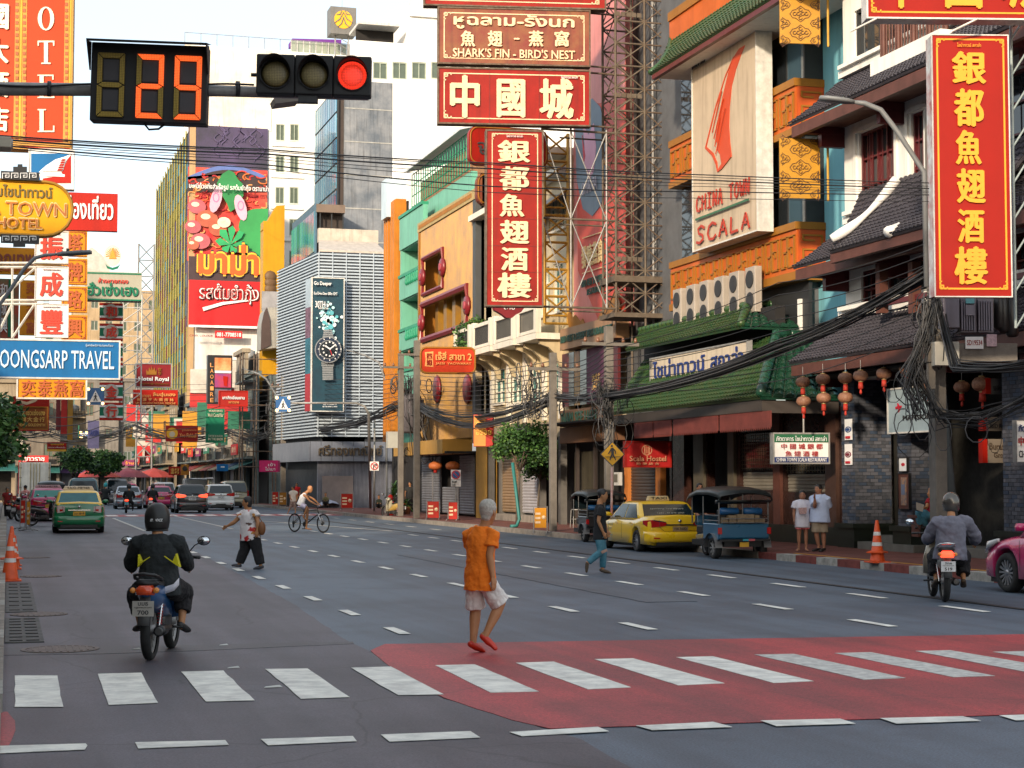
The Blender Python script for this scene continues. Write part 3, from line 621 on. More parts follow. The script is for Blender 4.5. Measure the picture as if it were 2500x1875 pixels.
#  ORANGE RESTAURANT BUILDING
b=Bld('orange_restaurant_building','orange and gold restaurant building with green glazed roofs and key pattern bands',(20.3,46,0));R3=b
yc,yd=Yx(1950,X0),Yx(1640,X0)
FR=22.6
b.box('core_wall',mat('grey_cladding',(.11,.11,.115),rough=.5,noise=.35),X0+.5,FR+4,yc+.42,yd+2,5,19)
ztop=Zx(1950,-420,X0)
for(tv,ov,ob,tb,nm)in((539,557,661,681,'lo'),(186,205,307,324,'hi'),(-190,-165,-60,-40,'top')):
 z4,z3,z2,z1=Zx(1950,tv,X0),Zx(1950,ov,X0),Zx(1950,ob,X0),Zx(1950,tb,X0)
 b.box('band_cap',GTRIM,X0-.06,X0+.9,yc-.06,yd,z3,z4);b.box('band_base',GTRIM,X0-.06,X0+.9,yc-.06,yd,z1,z2)
 b.box('band',ORANGE,X0,X0+.85,yc,yd,z2,z3);b.box('shaded_band_end',ORANGE_D,X0+.05,X0+.85,yc-.03,yc-.002,z2+.002,z3-.002)  # end face in deeper orange, the shade of that side put into the colour
 if nm=='top':continue
 hh=z3-z2;n=9;pitch=(yd-yc)/n
 for k in range(n):
  y1=yd-pitch*(k+.12);
  for sgn_,ybase in((1,y1),(-1,y1-pitch*.80)):
   mb=MB();t_=.045;wd=pitch*.37;h0,h1=z2+hh*.14,z3-hh*.14
   Y=lambda q:ybase-sgn_*q*wd
   def vb(qa,za,zb):mb.box(X0-.05,X0-.001,Y(qa)-t_/2,Y(qa)+t_/2,za,zb)
   def hb(qa,qb,z):mb.box(X0-.05,X0-.001,min(Y(qa),Y(qb))-t_/2,max(Y(qa),Y(qb))+t_/2,z-t_/2,z+t_/2)
   vb(0,h0,h1);hb(0,1,h1);vb(1,h0+hh*.12*(sgn_<0),h1-(0 if sgn_>0 else 0))if sgn_>0 else vb(1,h0,h1);hb(0,1,h0)if sgn_<0 else hb(0,.62,h0);hb(.45,1,h0+hh*.36)if sgn_>0 else hb(0.5,.9,h0+hh*.45);vb(.62,h0,h0+hh*.3)if sgn_>0 else vb(.5,h0+hh*.3,h0+hh*.45)
   b.mb('key_ornament',GTRIM,mb)
 xa,xb_=X0+.15,X0+.75;mb=MB();h0,h1=z2+hh*.12,z3-hh*.12;t_=.045;e=.05;yq=yc-.03
 for(p,q,r_,s_)in((xa,xb_,h1-t_,h1),(xb_-t_,xb_,h0+hh*.4,h1-t_-.001),(xa,xb_,h0+hh*.38,h0+hh*.38+t_),(xa,xa+t_,h0+hh*.62,h1-t_-.001),(xa+t_+.001,xa+(xb_-xa)*.6,h0+hh*.6,h0+hh*.6+t_),(xa,xa+t_,h0,h0+hh*.38-.001),(xa+t_+.001,xb_,h0,h0+t_)):mb.box(p,q,yq-.04,yq-.001,r_,s_)
 b.mb('key_ornament',GTRIM,mb)
def glassband(v0,v1,n):
 z1,z0=Zx(1950,v0,X0),Zx(1950,v1,X0)
 for k in range(n):
  y0=yc+.1+(yd-yc-.2)*k/n;y1=yc+.1+(yd-yc-.2)*(k+1)/n
  b.box('window_pane',GLASS if k%3 else mat('window_glass_blue',(.05,.09,.12),rough=.05,noise=0,spec=.9),X0+.35,X0+.38,y0+.02,y1-.02,z0+.002,z1-.002)
  b.box('mullion',DSTEEL,X0+.32,X0+.42,y0-.03,y0+.02,z0+.002,z1-.002)
 b.box('corner_post',DSTEEL,X0+.3,X0+.85,yc+.02,yc+.1,z0+.002,z1-.002)
glassband(324,539,8);glassband(-40,186,8)
b.box('upper_wall',DSTEEL,X0+.4,X0+.5,yc+.1,yd,5.0,Zx(1950,681,X0))
b.box('gold_pilaster',GTRIM,X0+.86,X0+.98,yc-.1,yc+.05,5.5,17)
e0=onX(1590,180,19.0);rz=Zx(1628,62,20.6);ry=onX(1628,62,20.6).y
tile_roof(b,(19.0,e0.y,e0.z),(19.0,38.5,e0.z),(20.9,ry,rz+.1),(20.9,38.5,rz+.1),GREEN_T,.2,16,.55,rad=.06)
mb=MB();mb.tube([(19.0,e0.y+.05,e0.z+.05),(19.5,e0.y+.5,e0.z+.45),(20.1,e0.y+1.2,e0.z+1.1),(20.9,ry+.05,rz+.2)],[.1,.1,.11,.12],8);b.mb('hip_ridge',GREEN_T,mb)
b.box('soffit',WCONC,19.15,20.95,38.6,e0.y-.1,e0.z-.16,e0.z-.08);b.box('fascia',MAROON,19.0,19.14,38.6,e0.y-.05,e0.z-.2,e0.z-.06)
b.box('parapet',paint('pale_ledge',(.55,.5,.44)),20.92,21.3,38.6,ry+.2,rz+.1,rz+.5);b.box('attic_wall',ORANGE_D,21.3,24,38.6,ry,rz,rz+5)
for k in range(3):b.box('column',ORANGE,21.05,21.28,ry-1.5-k*4.2,ry-.9-k*4.2,rz+.5,rz+5)
rA=[(18.9,51.6,5.95),(18.9,42.6,5.95),(20.0,53.2,6.7),(20.0,44.6,6.7)]
tile_roof(b,rA[0],rA[1],rA[2],rA[3],GREEN_T,.2,7,.1,rad=.065)
tile_roof(b,(18.9,42.6,5.95),(20.62,42.6,5.95),(20.0,44.6,6.7),(21.0,44.6,6.7),GREEN_T2,.3,5,.1,rad=.1)
rB=[(18.0,51.2,3.88),(18.0,39.4,3.88),(19.9,52.6,5.7),(19.9,42.5,5.7)]
tile_roof(b,rB[0],rB[1],rB[2],rB[3],GREEN_T,.2,13,.25,rad=.065)
tile_roof(b,(18.0,39.4,3.88),(20.2,39.4,3.88),(19.9,42.5,5.7),(21.1,42.5,5.7),GREEN_T2,.3,9,.25,rad=.1)
for(p,q,r_)in(((20.0,44.6,6.78),(18.9,42.6,6.03),.11),((20.0,53.2,6.78),(20.0,44.6,6.78),.1),((20.0,44.6,6.8),(21.0,44.6,6.8),.1),((19.9,42.5,5.78),(18.0,39.4,3.98),.13),((19.9,42.5,5.78),(21.1,42.5,5.78),.13)):
 mb=MB();p,q=Vector(p),Vector(q);n=max(3,int((q-p).length/.35))
 for k in range(n):
  a_,b_=p.lerp(q,k/n),p.lerp(q,(k+1)/n);mb.tube([a_,a_.lerp(b_,.15),b_],[r_*1.15,r_,r_*.95],8)
 o=b.mb('ridge_tiles',GREEN_T2 if r_>.12 else GREEN_T,mb);o['kind']='stuff'
b.box('gutter_pipe',WCONC,20.62,20.74,42.55,42.7,5.2,6.75)
b.box('wall_between_roofs',DARK,20.05,20.35,42.9,53,5.0,6.6)
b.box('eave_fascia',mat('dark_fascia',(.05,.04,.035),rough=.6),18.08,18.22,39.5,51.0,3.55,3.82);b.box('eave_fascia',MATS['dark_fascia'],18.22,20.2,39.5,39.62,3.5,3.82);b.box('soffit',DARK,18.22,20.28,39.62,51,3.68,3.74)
bb=Board('restaurant_name_sign','cream board with blue Thai and red Chinese lettering between the two green roofs','sign',(1589,856,1825,942),X=19.15,th=.12,face=paint('board_cream',(.56,.47,.36),streak=.4),edge=STEEL)
nav=flat('sign_navy',(.01,.03,.16));ink=flat('sign_ink',(.03,.03,.035));ir=flat('ink_red',(.42,.015,.015))
bb.ft('ไชน่าทาวน์',.03,.08,.60,.60,nav,bold=.035);bb.ft('สกาล่า',.66,.08,.97,.60,nav,bold=.035);bb.ft('CHINA TOWN SCALA',.04,.70,.56,.92,ink,bold=.01);bb.ft('中國城銀都魚翅酒樓',.59,.68,.97,.93,ir,bold=.02)
bb=Board('tall_restaurant_billboard','tall cream billboard with a red shark fin drawing over the words CHINA TOWN SCALA','billboard',(1692,104,1848,587),X=19.75,th=.45,face=paint('billboard_cream',(.50,.40,.29),streak=.45,noise=.2,scale=.6),edge=WSTEEL)
finr=flat('fin_red',(.50,.055,.012));tr=flat('brush_red',(.40,.035,.015))
P=lambda pts:[(1500+x*.3767,y*.3767)for x,y in pts]
bb.poly(P([(848,293),(825,350),(790,450),(762,560),(748,700),(745,820),(752,930),(762,1012),(720,1060),(700,1088),(690,1030),(685,1000),(668,975),(672,930),(655,915),(672,800),(700,640),(740,470),(775,370),(810,315)]),finr,'shark_fin')
bb.stroke(P([(775,370),(720,500),(660,690),(620,850),(594,958)]),[3,4,5,5,6],finr,'shark_fin');bb.stroke(P([(594,955),(640,1000),(665,1060),(672,1112)]),[6,8,8,3],finr,'shark_fin');bb.stroke(P([(672,1112),(700,1080),(762,1012)]),[4,12,4],finr,'shark_fin')
for(x,y,x2,y2)in((700,590,640,860),(712,640,652,900),(690,760,660,950),(726,700,668,1000)):bb.stroke(P([(x,y),(x2,y2)]),[4,1],finr,'fin_line')
LET={'C':[[(1,.85),(.6,1),(.15,.8),(0,.4),(.2,.05),(.7,0),(1,.2)]],'H':[[(.1,1),(0,0)],[(.9,1.05),(.85,.0)],[(0,.5),(.9,.55)]],'I':[[(.1,1),(.9,1)],[(.5,1),(.5,0)],[(.05,0),(.95,0)]],'N':[[(.05,0),(.1,1)],[(.1,1),(.8,.0)],[(.8,0),(.95,1.05)]],'A':[[(0,0),(.5,1)],[(.5,1),(.95,-.05)],[(.2,.38),(.8,.38)]],'T':[[(0,.95),(1,1.02)],[(.5,1),(.45,0)]],'O':[[(.5,1),(.05,.7),(.05,.25),(.5,0),(.95,.3),(.9,.8),(.5,1)]],'W':[[(0,1),(.25,0)],[(.25,0),(.5,.7)],[(.5,.7),(.75,0)],[(.75,0),(1,1)]],'S':[[(.95,.85),(.6,1),(.2,.85),(.3,.58),(.75,.42),(.8,.15),(.4,0),(0,.1)]],'L':[[(.1,1),(.05,0)],[(.05,0),(.9,.05)]],' ':[]}
def brush(bb,s_,uL,uR,vbl,vtl,vbr,vtr,m,w_):
 n=len(s_)
 for i,ch in enumerate(s_):
  a=(i+.1)/n;c_=(i+.82)/n
  for st in LET[ch]:
   pts=[]
   for(x,y)in st:
    q=a+(c_-a)*x;u=uL+(uR-uL)*q;pts.append((u,(vbl+(vbr-vbl)*q)*(1-y)+(vtl+(vtr-vtl)*q)*y))
   bb.k-=1;bb.stroke(pts,w_,m)
 bb.k+=1
brush(bb,'CHINA TOWN',1703,1836,519,483,471,432,tr,5);brush(bb,'SCALA',1702,1840,597,556,553,515,tr,6.5)
bb.stroke([(1704,537),(1834,487)],5,flat('brush_green',(.03,.12,.06)),'underline');bb.t('ไชน่าทาวน์ สกาล่า',1697,149,1729,162,flat('sign_ink',(.03,.03,.035)))
for i,(u0,u1,v0,v1)in enumerate(((1646,1678,703,782),(1679,1712,693,771),(1711,1746,683,763),(1747,1784,673,753),(1784,1826,661,745),(1824,1876,649,742))):
 yy=Yx(u0,19.9);z0,z1=6.62,Zx(u0,v0+5,19.9)
 t=thing('air_conditioner','beige twin fan air conditioner, %s from the left in the row over the green roof'%('first','second','third','fourth','fifth','last')[i],'air conditioner',(19.9,yy,z1-1.65*.78),0,'air conditioners in a row over the green roof');t.scale=(.78,)*3
 hw,dp,h=.46,.42,1.65
 MB().box(-.02,.26,-.85,0,0,h).obj('casing',[mat('ac_beige',(.38,.33,.28),rough=.5,noise=.2,streak=.2)],t,bevel=.02)
 for zc in(.42,1.2):
  mb=MB();mb.lathe([(.30,-.05),(.32,-.05),(.32,-.021),(.30,-.021)],(0,-.42,zc),'X',20);mb.obj('fan_ring',[DSTEEL],t)
  mb=MB()
  for a in range(7):mb.box(-.045,-.04,-.42-.29,-.42+.29,zc-.3+a*.1,zc-.29+a*.1)
  MB().lathe([(.29,-.03),(.29,-.0235)],(0,-.42,zc),'X',20).obj('fan_opening',[mat('fan_dark',(.09,.085,.08))],t)
  for a in range(3):
   an=a*2.1+i;MB().prism([(-.036,-.42,zc),(-.036,-.42+.27*math.cos(an),zc+.27*math.sin(an)),(-.036,-.42+.27*math.cos(an+.8),zc+.27*math.sin(an+.8))],(-.006,0,0)).obj('fan_blade',[mat('fan_grey',(.25,.24,.23))],t)
 for k in range(4):MB().box(.03+k*.06,.035+k*.06,-.862,-.853,.1,h-.1).obj('louvre',[mat('ac_shade',(.36,.32,.28))],t)
gy0,gy1=39.5,51.4
def gw(u):return Yx(u,X0)
ops=[(gw(1705),gw(1670),zs,3.3),(gw(1785),gw(1727),zs,3.3),(gw(1893),gw(1806),1.55,3.2),(gw(2023),gw(1915),1.5,3.1)]
mb=MB();wallgrid(mb,'X',X0,X0+.25,gy0,gy1,zs,3.7,ops);b.mb('ground_wall',MARB,mb)
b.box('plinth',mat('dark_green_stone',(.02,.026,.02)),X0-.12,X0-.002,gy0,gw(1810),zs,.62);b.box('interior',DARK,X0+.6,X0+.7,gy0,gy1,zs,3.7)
for(uL,uR,m_)in((1700,1724,mat('olive_post',(.09,.075,.05))),(1784,1799,MATS['olive_post']),(1895,1912,BROWN),(2023,2050,mat('brown_wood_panel',(.075,.038,.028),rough=.4,noise=.4))):
 b.box('pilaster',m_,X0-.1,X0-.003,gw(uR),gw(uL),.62 if uL>1800 else zs,3.66)
SHUT=mat('roller_shutter',(.30,.27,.22),rough=.5,metal=.3,noise=.3);SHUTG=mat('roller_shutter_grey',(.20,.20,.22),rough=.5,metal=.3,noise=.3)
def shutter(b,X,y0,y1,z0,z1,m,pitch=.09,sgn=-1,fixed=None):
 mb=MB();n=max(1,int((z1-z0)/pitch));h=(z1-z0)/n;pr=[]
 for k in range(n):z=z0+k*h;pr+=[(X,z),(X+sgn*.022,z+h*.3),(X+sgn*.022,z+h*.7),(X,z+h)]
 pr+=[(X-sgn*.05,z1),(X-sgn*.05,z0)]
 mb.prism([(p[0],y0,p[1])for p in pr],(0,y1-y0,0));return b.mb('roller_shutter',m,mb)
shutter(b,X0+.12,gw(1893)+.02,gw(1806)-.02,1.36,2.05,SHUT);shutter(b,X0+.12,gw(2023)+.02,gw(1915)-.02,1.3,1.98,SHUT)
for(uL,uR,z0,z1)in((1806,1893,2.1,3.15),(1915,2023,2.02,3.05)):
 y0,y1=gw(uR),gw(uL);mb=MB();n=16
 for k in range(n):y=y0+(y1-y0)*(k+.5)/n;mb.box(X0+.06,X0+.075,y-.01,y+.01,z0,z1)
 for k in range(9):z=z0+(z1-z0)*(k+.5)/9;mb.box(X0+.05,X0+.06,y0,y1,z-.008,z+.008)
 o=b.mb('window_grille',mat('grille_brass',(.12,.10,.06),rough=.4,metal=.5),mb);o['kind']='stuff'
 b.box('window_glass',GLASS,X0+.1,X0+.11,y0,y1,z0-.02,z1)
for i,(uL,uR)in enumerate(((1762,1887),(1648,1757),(1600,1643),(1552,1597))):
 y0,y1=Yx(uR,18.15),Yx(uL,18.15);mb=MB();n=26;mb.box(18.1,18.13,y0,y1,3.14,3.54)
 for k in range(n):a_=y0+(y1-y0)*k/n;c_=y0+(y1-y0)*(k+1)/n;mb.prism([(18.1,a_+.002,3.139),(18.1,c_-.002,3.139),(18.1,(a_+c_)/2,3.07)],(.02,0,0))
 o=tagt(mb.obj('red_valance',[mat('red_canvas',(.15,.028,.022),rough=.8,noise=.4,scale=3,bump=.5,bscale=6)]),'%s red canvas valance with a zigzag hem under the lower green roof'%('rightmost wide','second from right','third from right short','leftmost short')[i],'awning','red valances under the green roof')
for i,(c0,c1,g)in enumerate((((1890,1059),(2022,1130),0),)):
 bb=Board('hanging_restaurant_sign','white lightbox sign with green and navy bands reading CHINA TOWN SCALA RESTAURANT','sign',(1890,1060,2022,1129),d=43.0,yaw=R(-8),th=.22,face=WHITE,edge=STEEL)
 bb.rect(1890,1060,2022,1080,flat('band_green',(.01,.11,.045)),'band');bb.rect(1890,1116,2022,1129,nav,'band')
 bb.t('ภัตตาคาร ไชน่าทาวน์ สกาล่า',1894,1064,2017,1077,WLET);bb.t('中 國 城 銀 都',1906,1083,2007,1096,ir,bold=.008);bb.t('魚 翅 酒 樓',1916,1101,1996,1114,ir,bold=.008);bb.t('CHINA TOWN SCALA RESTAURANT',1894,1118,2017,1127,WLET)
 bar((bb.c.x+.1,bb.c.y+.1,bb.c.z+.35),(bb.c.x+.1,bb.c.y+.1,3.68),.03,STEEL,bb.e,'hanger',off=bb.e.location)
bb=Board('hostel_sign','red square sign with a round emblem reading Scala Hostel beside the yellow crossing sign','sign',(1528,1080,1636,1138),d=52.0,yaw=R(-6),th=.2,face=paint('hostel_red',(.32,.012,.012)),edge=RED)
em=flat('emblem_tan',(.50,.22,.12));bb.disc(1579,1099,13,em,'ring',r2=11);bb.stroke([(1574,1090),(1574,1109)],3,em,'emblem');bb.stroke([(1579,1090),(1579,1107)],2,em,'emblem');bb.stroke([(1584,1090),(1584,1109)],3,em,'emblem');bb.t('Scala Hostel',1536,1113,1625,1126,em,bold=.03);bb.t('時 樂 旅 舍',1553,1129,1608,1135,em)
#  FURTHER BUILDINGS ON THE RIGHT
b=Bld('pink_restaurant_building','pink and red fronted restaurant with a giant arched sign wall behind the rusty sign tower',(20.6,57,0))
PINK=paint('pink_panel',(.62,.22,.20));CORAL=paint('coral_panel',(.62,.075,.045),noise=.25);GREYC=MATS['grey_cladding']
y0,y1=Yx(1637,20.6),Yx(1402,20.6)
b.box('grey_wall',GREYC,20.9,24,yd+.1,Yx(1530,20.9),3.8,19)
for k in range(9):
 y=yd+.2+k*.62;b.box('cladding_joint',DARK,20.885,20.898,y,y+.025,5,19)
b.box('wall',paint('cream_wall',(.62,.52,.36)),20.9,24,Yx(1530,20.9),y1,3.8,7.2)
b.box('pink_wall',PINK,20.6,24,Yx(1530,20.6),y1,7.2,19.5)
bb=Board('arched_restaurant_sign','huge coral red hanging panel sign with gold Chinese characters and dark English letters','sign',(1408,-80,1528,790),X=20.35,th=.12)
bb.poly([(1408,330),(1412,-60),(1500,-100),(1528,-110),(1528,760),(1500,765),(1470,800),(1440,730),(1412,660)],CORAL,'panel');
bb.poly([(1412,-60),(1500,-100),(1528,-110),(1528,240),(1410,262)],PINK,'pink_field')
bb.poly([(1406,300),(1420,262),(1448,240),(1468,262),(1480,320),(1480,440),(1470,500),(1448,528),(1425,510),(1410,440)],paint('slate_blue_panel',(.16,.21,.27)),'medallion')
bb.poly([(1424,300),(1440,330),(1452,300),(1458,360),(1452,420),(1440,440),(1428,400),(1430,350)],flat('flame_pink',(.62,.30,.42)),'flame');bb.poly([(1424,330),(1432,380),(1428,400)],flat('poster_crimson',(.5,.01,.03)),'flame')
bb.t('ROMANIA'[1:],1425,438,1462,470,flat('letter_pale',(.45,.42,.5)));gch=flat('letter_gold_pale',(.75,.55,.25))
bb.t('發曉燕窩',1425,592,1478,648,gch,bold=.03);dk=flat('letter_dark_green',(.02,.07,.05))
bb.t('BIRD NEST & DESSERT',1426,676,1482,694,dk,bold=.03);bb.t('RESTAURANT',1440,700,1476,716,dk,bold=.03)
bb.stroke([(1428,582),(1478,566)],2,gch,'rule');bb.stroke([(1428,668),(1478,652)],2,gch,'rule')
bb.poly([(1396,800),(1392,770),(1398,760),(1406,775),(1412,768),(1424,785),(1430,778),(1440,800)],GTRIM,'gold_cloud');bb.poly([(1462,790),(1480,752),(1500,730),(1512,712),(1522,740),(1522,770)],GTRIM,'gold_cloud')
bb=Board('dessert_shop_sign','brown fascia with raised dark green letters reading BIRD NEST & DESSERT RESTAURANT','sign',(1367,787,1503,840),X=19.9,th=.5,face=paint('fascia_brown',(.34,.19,.10)))
bb.ft('BIRD NEST & DESSERT RESTAURANT FIRST',.03,.35,.96,.68,dk,bold=.03)
z0,z1=Zx(1440,985,20.3),Zx(1440,850,20.3)
for i,(uL,uR,m_)in enumerate(((1372,1388,MAROON),(1388,1402,GLASS),(1402,1416,mat('window_amber',(.35,.2,.06),rough=.3,noise=.6,scale=3)),(1416,1433,GLASS),(1433,1478,mat('purple_poster',(.10,.02,.06),noise=.5,scale=2)),(1478,1510,MAROON))):
 b.box('shopfront_panel',m_,20.3,20.4,Yx(uR,20.3)+.03,Yx(uL,20.3)-.03,z0,z1)
bb=Board('purple_window_poster','purple poster with gold Chinese characters in the upper shop window behind the wires','poster',(1440,880,1478,965),X=20.25,th=.02,face=MATS['purple_poster']);bb.t('甜\n燕',1447,912,1466,952,flat('letter_gold_dull',(.5,.3,.1)))
bb=Board('green_letter_fascia','dark fascia with raised green letters above the brown band of the dark shop','sign',(1367,995,1500,1037),X=19.95,th=.3,face=paint('fascia_dark_brown',(.13,.07,.04)));bb.ft('NAM SEE HAH',.05,.15,.7,.85,dk,bold=.03)
b.box('fascia_lower',paint('fascia_tan',(.20,.10,.055)),19.95,20.3,Yx(1503,19.95),Yx(1367,19.95),Zx(1440,1078,19.95),Zx(1440,1038,19.95))
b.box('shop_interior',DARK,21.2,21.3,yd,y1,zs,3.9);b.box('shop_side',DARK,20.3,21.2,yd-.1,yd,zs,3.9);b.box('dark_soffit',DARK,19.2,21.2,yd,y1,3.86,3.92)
for u in(1372,1406,1450,1482):b.box('post',mat('dark_wood_post',(.05,.035,.03)),20.3,20.42,Yx(u,20.3)-.07,Yx(u,20.3)+.07,zs,3.85)
for(uL,uR)in((1545,1600),):
 b.box('orange_column',mat('orange_column',(.46,.15,.025),rough=.6,noise=.2),20.2,20.4,Yx(1612,20.2),Yx(1600,20.2),zs,2.9);b.box('orange_column',MATS['orange_column'],20.2,20.4,Yx(1532,20.2),Yx(1524,20.2),zs,2.9)
 shutter(b,20.35,Yx(1600,20.35),Yx(1534,20.35),zs,2.7,mat('shutter_dark',(.06,.05,.045),rough=.4,metal=.4),.11)
mb=MB()
for k in range(26):y=Yx(1480,20.6)+k*.14;mb.box(20.58,20.6,y,y+.03,zs,2.9)
o=b.mb('folding_grille',mat('grille_dark',(.06,.05,.03)),mb);o['kind']='stuff'
bb=Board('notice_board','white framed electricity meter box beside the red pipe under the crossing sign','meter box',(1495,1153,1511,1185),X=19.9,th=.12,face=paint('meter_white',(.45,.44,.42)));bb.frac(.25,.15,.8,.75,flat('meter_glass',(.10,.09,.07)),'glass')
b=Bld('cream_balcony_building','cream colonial shophouse with curved white balconies and tall green windows',(20.5,66,0))
CRM=paint('cream_render',(.50,.40,.25),streak=.3);CRW=paint('cream_white_trim',(.74,.68,.58),streak=.25);TEALW=mat('teal_shutter',(.03,.16,.15),rough=.5,noise=.3)
y0,y1=Yx(1390,20.5),Yx(1168,20.5)
opn=[]
for u in(1218,1258,1305,1350):opn.append((Yx(u+14,20.5),Yx(u-12,20.5),Zx(u,985,20.5),Zx(u,895-(u-1258)*.15,20.5)))
for u in(1290,1330,1362):opn.append((Yx(u+12,20.5),Yx(u-11,20.5),8.4,10.3))
for u in(1350,1375):opn.append((Yx(u+10,20.5),Yx(u-9,20.5),11.6,13.0))
mb=MB();wallgrid(mb,'X',20.5,20.75,y0,y1,4.1,14.3,opn);b.mb('wall',CRM,mb);b.box('interior',DARK,21,21.1,y0,y1,4.1,14.2)
for o_ in opn:window(b,'X',20.5,*o_,CRW,TEALW,2,3,.06,sill=CRW)
for u in(1200,1240,1280,1328,1368):b.box('pilaster',CRW,20.36,20.5,Yx(u,20.4)-.14,Yx(u,20.4)+.14,4.2,7.4)
b.box('cornice',CRW,20.0,20.5,y0,y1,13.6,13.85);b.box('roof_slab',CRW,19.6,20.8,y0,y1-3,14.3,14.6)
b.mb('pitched_roof',mat('grey_sheet_roof',(.35,.35,.36),rough=.6,noise=.4),MB().prism([(19.5,y0,12.2),(20.5,y0,12.9),(20.5,y0,13.0),(19.5,y0,12.28)],(0,y1-y0-6,0)))
bz,tz=7.35,8.5;bays=[(y0+.4,y0+3.1),(y0+3.5,y0+6.5),(y0+6.9,y0+9.9),(y0+10.3,y1-.2)]
for(a_,c_)in bays:
 f=b.box('balcony',CRW,19.3,20.49,a_,c_,bz-.12,bz+.12);xr=19.38
 for(p,q,r_,s_)in((xr-.06,xr+.06,a_,c_),):b.mb('handrail',CRW,MB().box(p,q,r_,s_,tz-.1,tz+.05),f);b.mb('lower_rail',CRW,MB().box(p,q,r_,s_,bz+.15,bz+.27),f)
 b.mb('backing_panel',CRW,MB().box(xr+.07,xr+.09,a_+.2,c_-.2,bz+.27,tz-.1),f)
 for yy in(a_+.12,c_-.12):b.mb('pedestal',CRW,MB().box(xr-.1,xr+.12,yy-.14,yy+.14,bz+.12,tz+.14),f)
 n=int((c_-a_-.5)/.13)
 for k in range(n):y=a_+.3+(c_-a_-.6)*k/(n-1);bar((xr,y,bz+.27),(xr,y,tz-.1),.018,DSTEEL,f,'baluster',n=4)
 for yy in(a_+.35,c_-.35):
  pts=[(20.49,yy-.1,bz-.13),(19.5,yy-.1,bz-.13),(19.55,yy-.1,bz-.3),(19.9,yy-.1,bz-.42),(20.2,yy-.1,bz-.7),(20.35,yy-.1,bz-1.15),(20.49,yy-.1,bz-1.2)]
  b.mb('bracket',CRM,MB().prism(pts,(0,.2,0)))
b.box('ground_fascia',paint('fascia_cream_dull',(.32,.26,.18)),20.2,20.5,y0,y1,3.5,4.1)
b.box('shop_interior',DARK,21.2,21.3,y0-.3,y1,zs,3.6)
for i,(uL,uR,m_)in enumerate(((1168,1190,SHUTG),(1226,1264,mat('shutter_tan',(.30,.19,.10),rough=.5,metal=.2,noise=.3)),(1276,1312,mat('shutter_pale',(.42,.40,.42),rough=.5,metal=.2,noise=.25)))):
 shutter(b,20.3,Yx(uR,20.3),Yx(uL,20.3),zs+.35,3.35,m_,.12)
for u in(1192,1220,1268,1316,1366):b.box('pier',mat('pier_grey',(.13,.12,.11),noise=.4),20.2,20.45,Yx(u,20.2)-.16,Yx(u,20.2)+.16,zs,3.5)
b.box('door_step',KERB,19.9,20.5,Yx(1316,20.2),Yx(1225,20.2),zs,.42)
b=Bld('golden_front_building','tall golden ribbed metal shopfront with dark red scroll frames',(20.3,80,0))
GOLDM=mat('golden_rib',(.33,.165,.012),rough=.4,metal=.2,noise=.45,scale=1.2,col2=(.22,.12,.05),streak=.25);DRED=mat('scroll_red',(.20,.015,.02),rough=.35,noise=.3)
yn,yf=Yx(1157,20.3),Yx(1026,20.3);zt0,zt1=Zx(1026,560,20.3),Zx(1152,505,20.3);zb_=Zx(1100,1072,20.3);zt=(zt0+zt1)/2
holes=[(Yx(1083,20.3),Yx(1037,20.3),zt-3.2,zt-1.6),(Yx(1143,20.3),Yx(1036,20.3),Zx(1090,815,20.3)+.2,Zx(1090,730,20.3))]
mb=MB();pitch=.1;n=int((yf-yn)/pitch)
for k in range(n):
 y=yn+k*pitch;segs=[(zb_,zt)]
 for h in holes:
  if h[0]<y+pitch/2<h[1]:segs=[s2 for s_ in segs for s2 in((s_[0],min(s_[1],h[2])),(max(s_[0],h[3]),s_[1]))if s2[1]>s2[0]]
 for(a_,c_)in segs:mb.prism([(20.3,y,a_),(20.25,y+pitch*.3,a_),(20.25,y+pitch*.7,a_),(20.3,y+pitch*.96,a_)],(0,0,c_-a_))
o=b.mb('ribbed_cladding',GOLDM,mb);o['kind']='stuff'
b.box('back_wall',mat('ochre_wall',(.34,.20,.05),noise=.4),21.2,21.4,yn,yf,zb_,zt);b.box('left_end',GTRIM,20.2,21.3,yf,yf+.25,zb_,zt+.2);b.box('right_end',mat('slate_end',(.06,.065,.07)),20.22,21.3,yn-.5,yn-.02,zb_,zt+.1)
b.box('top_rail',mat('perforated_gold',(.45,.32,.12),noise=.4,scale=8),20.18,20.34,yn-.5,yf+.3,zt+.02,zt+.5)
for k in range(44):y=yn+(yf-yn)*(k+.5)/44;b.box('rail_stud',GTRIM,20.15,20.179,y-.06,y+.06,zt+.16,zt+.36)
for k in range(5):y=holes[1][0]+(holes[1][1]-holes[1][0])*(k+.5)/5;b.box('inner_post',GOLDM,20.7,21.0,y-.35,y+.25,holes[1][2]-.3,holes[1][3]+.3)
for(h,e)in((holes[0],.12),(holes[1],.16)):
 pts=[(20.2,h[0]-e,h[2]-e),(20.2,h[1]+e,h[2]-e),(20.2,h[1]+e,h[3]+e),(20.2,h[0]-e,h[3]+e)]
 b.mb('scroll_frame',DRED,MB().tube(pts,e,6,closed=True,smooth=False))
 for yy in(h[0]-e*1.3,h[1]+e*1.3):
  zc=(h[2]+h[3])/2;b.mb('scroll_knob',DRED,MB().lathe([(.16,-.14),(.42,-.12),(.48,-.02),(.42,.06),(.16,.08)],(20.2,yy,zc),'X',14))
  b.mb('scroll_hub',mat('scroll_pink',(.34,.05,.07)),MB().lathe([(.14,-.2),(.2,-.19),(.2,-.12)],(20.2,yy,zc),'X',12))
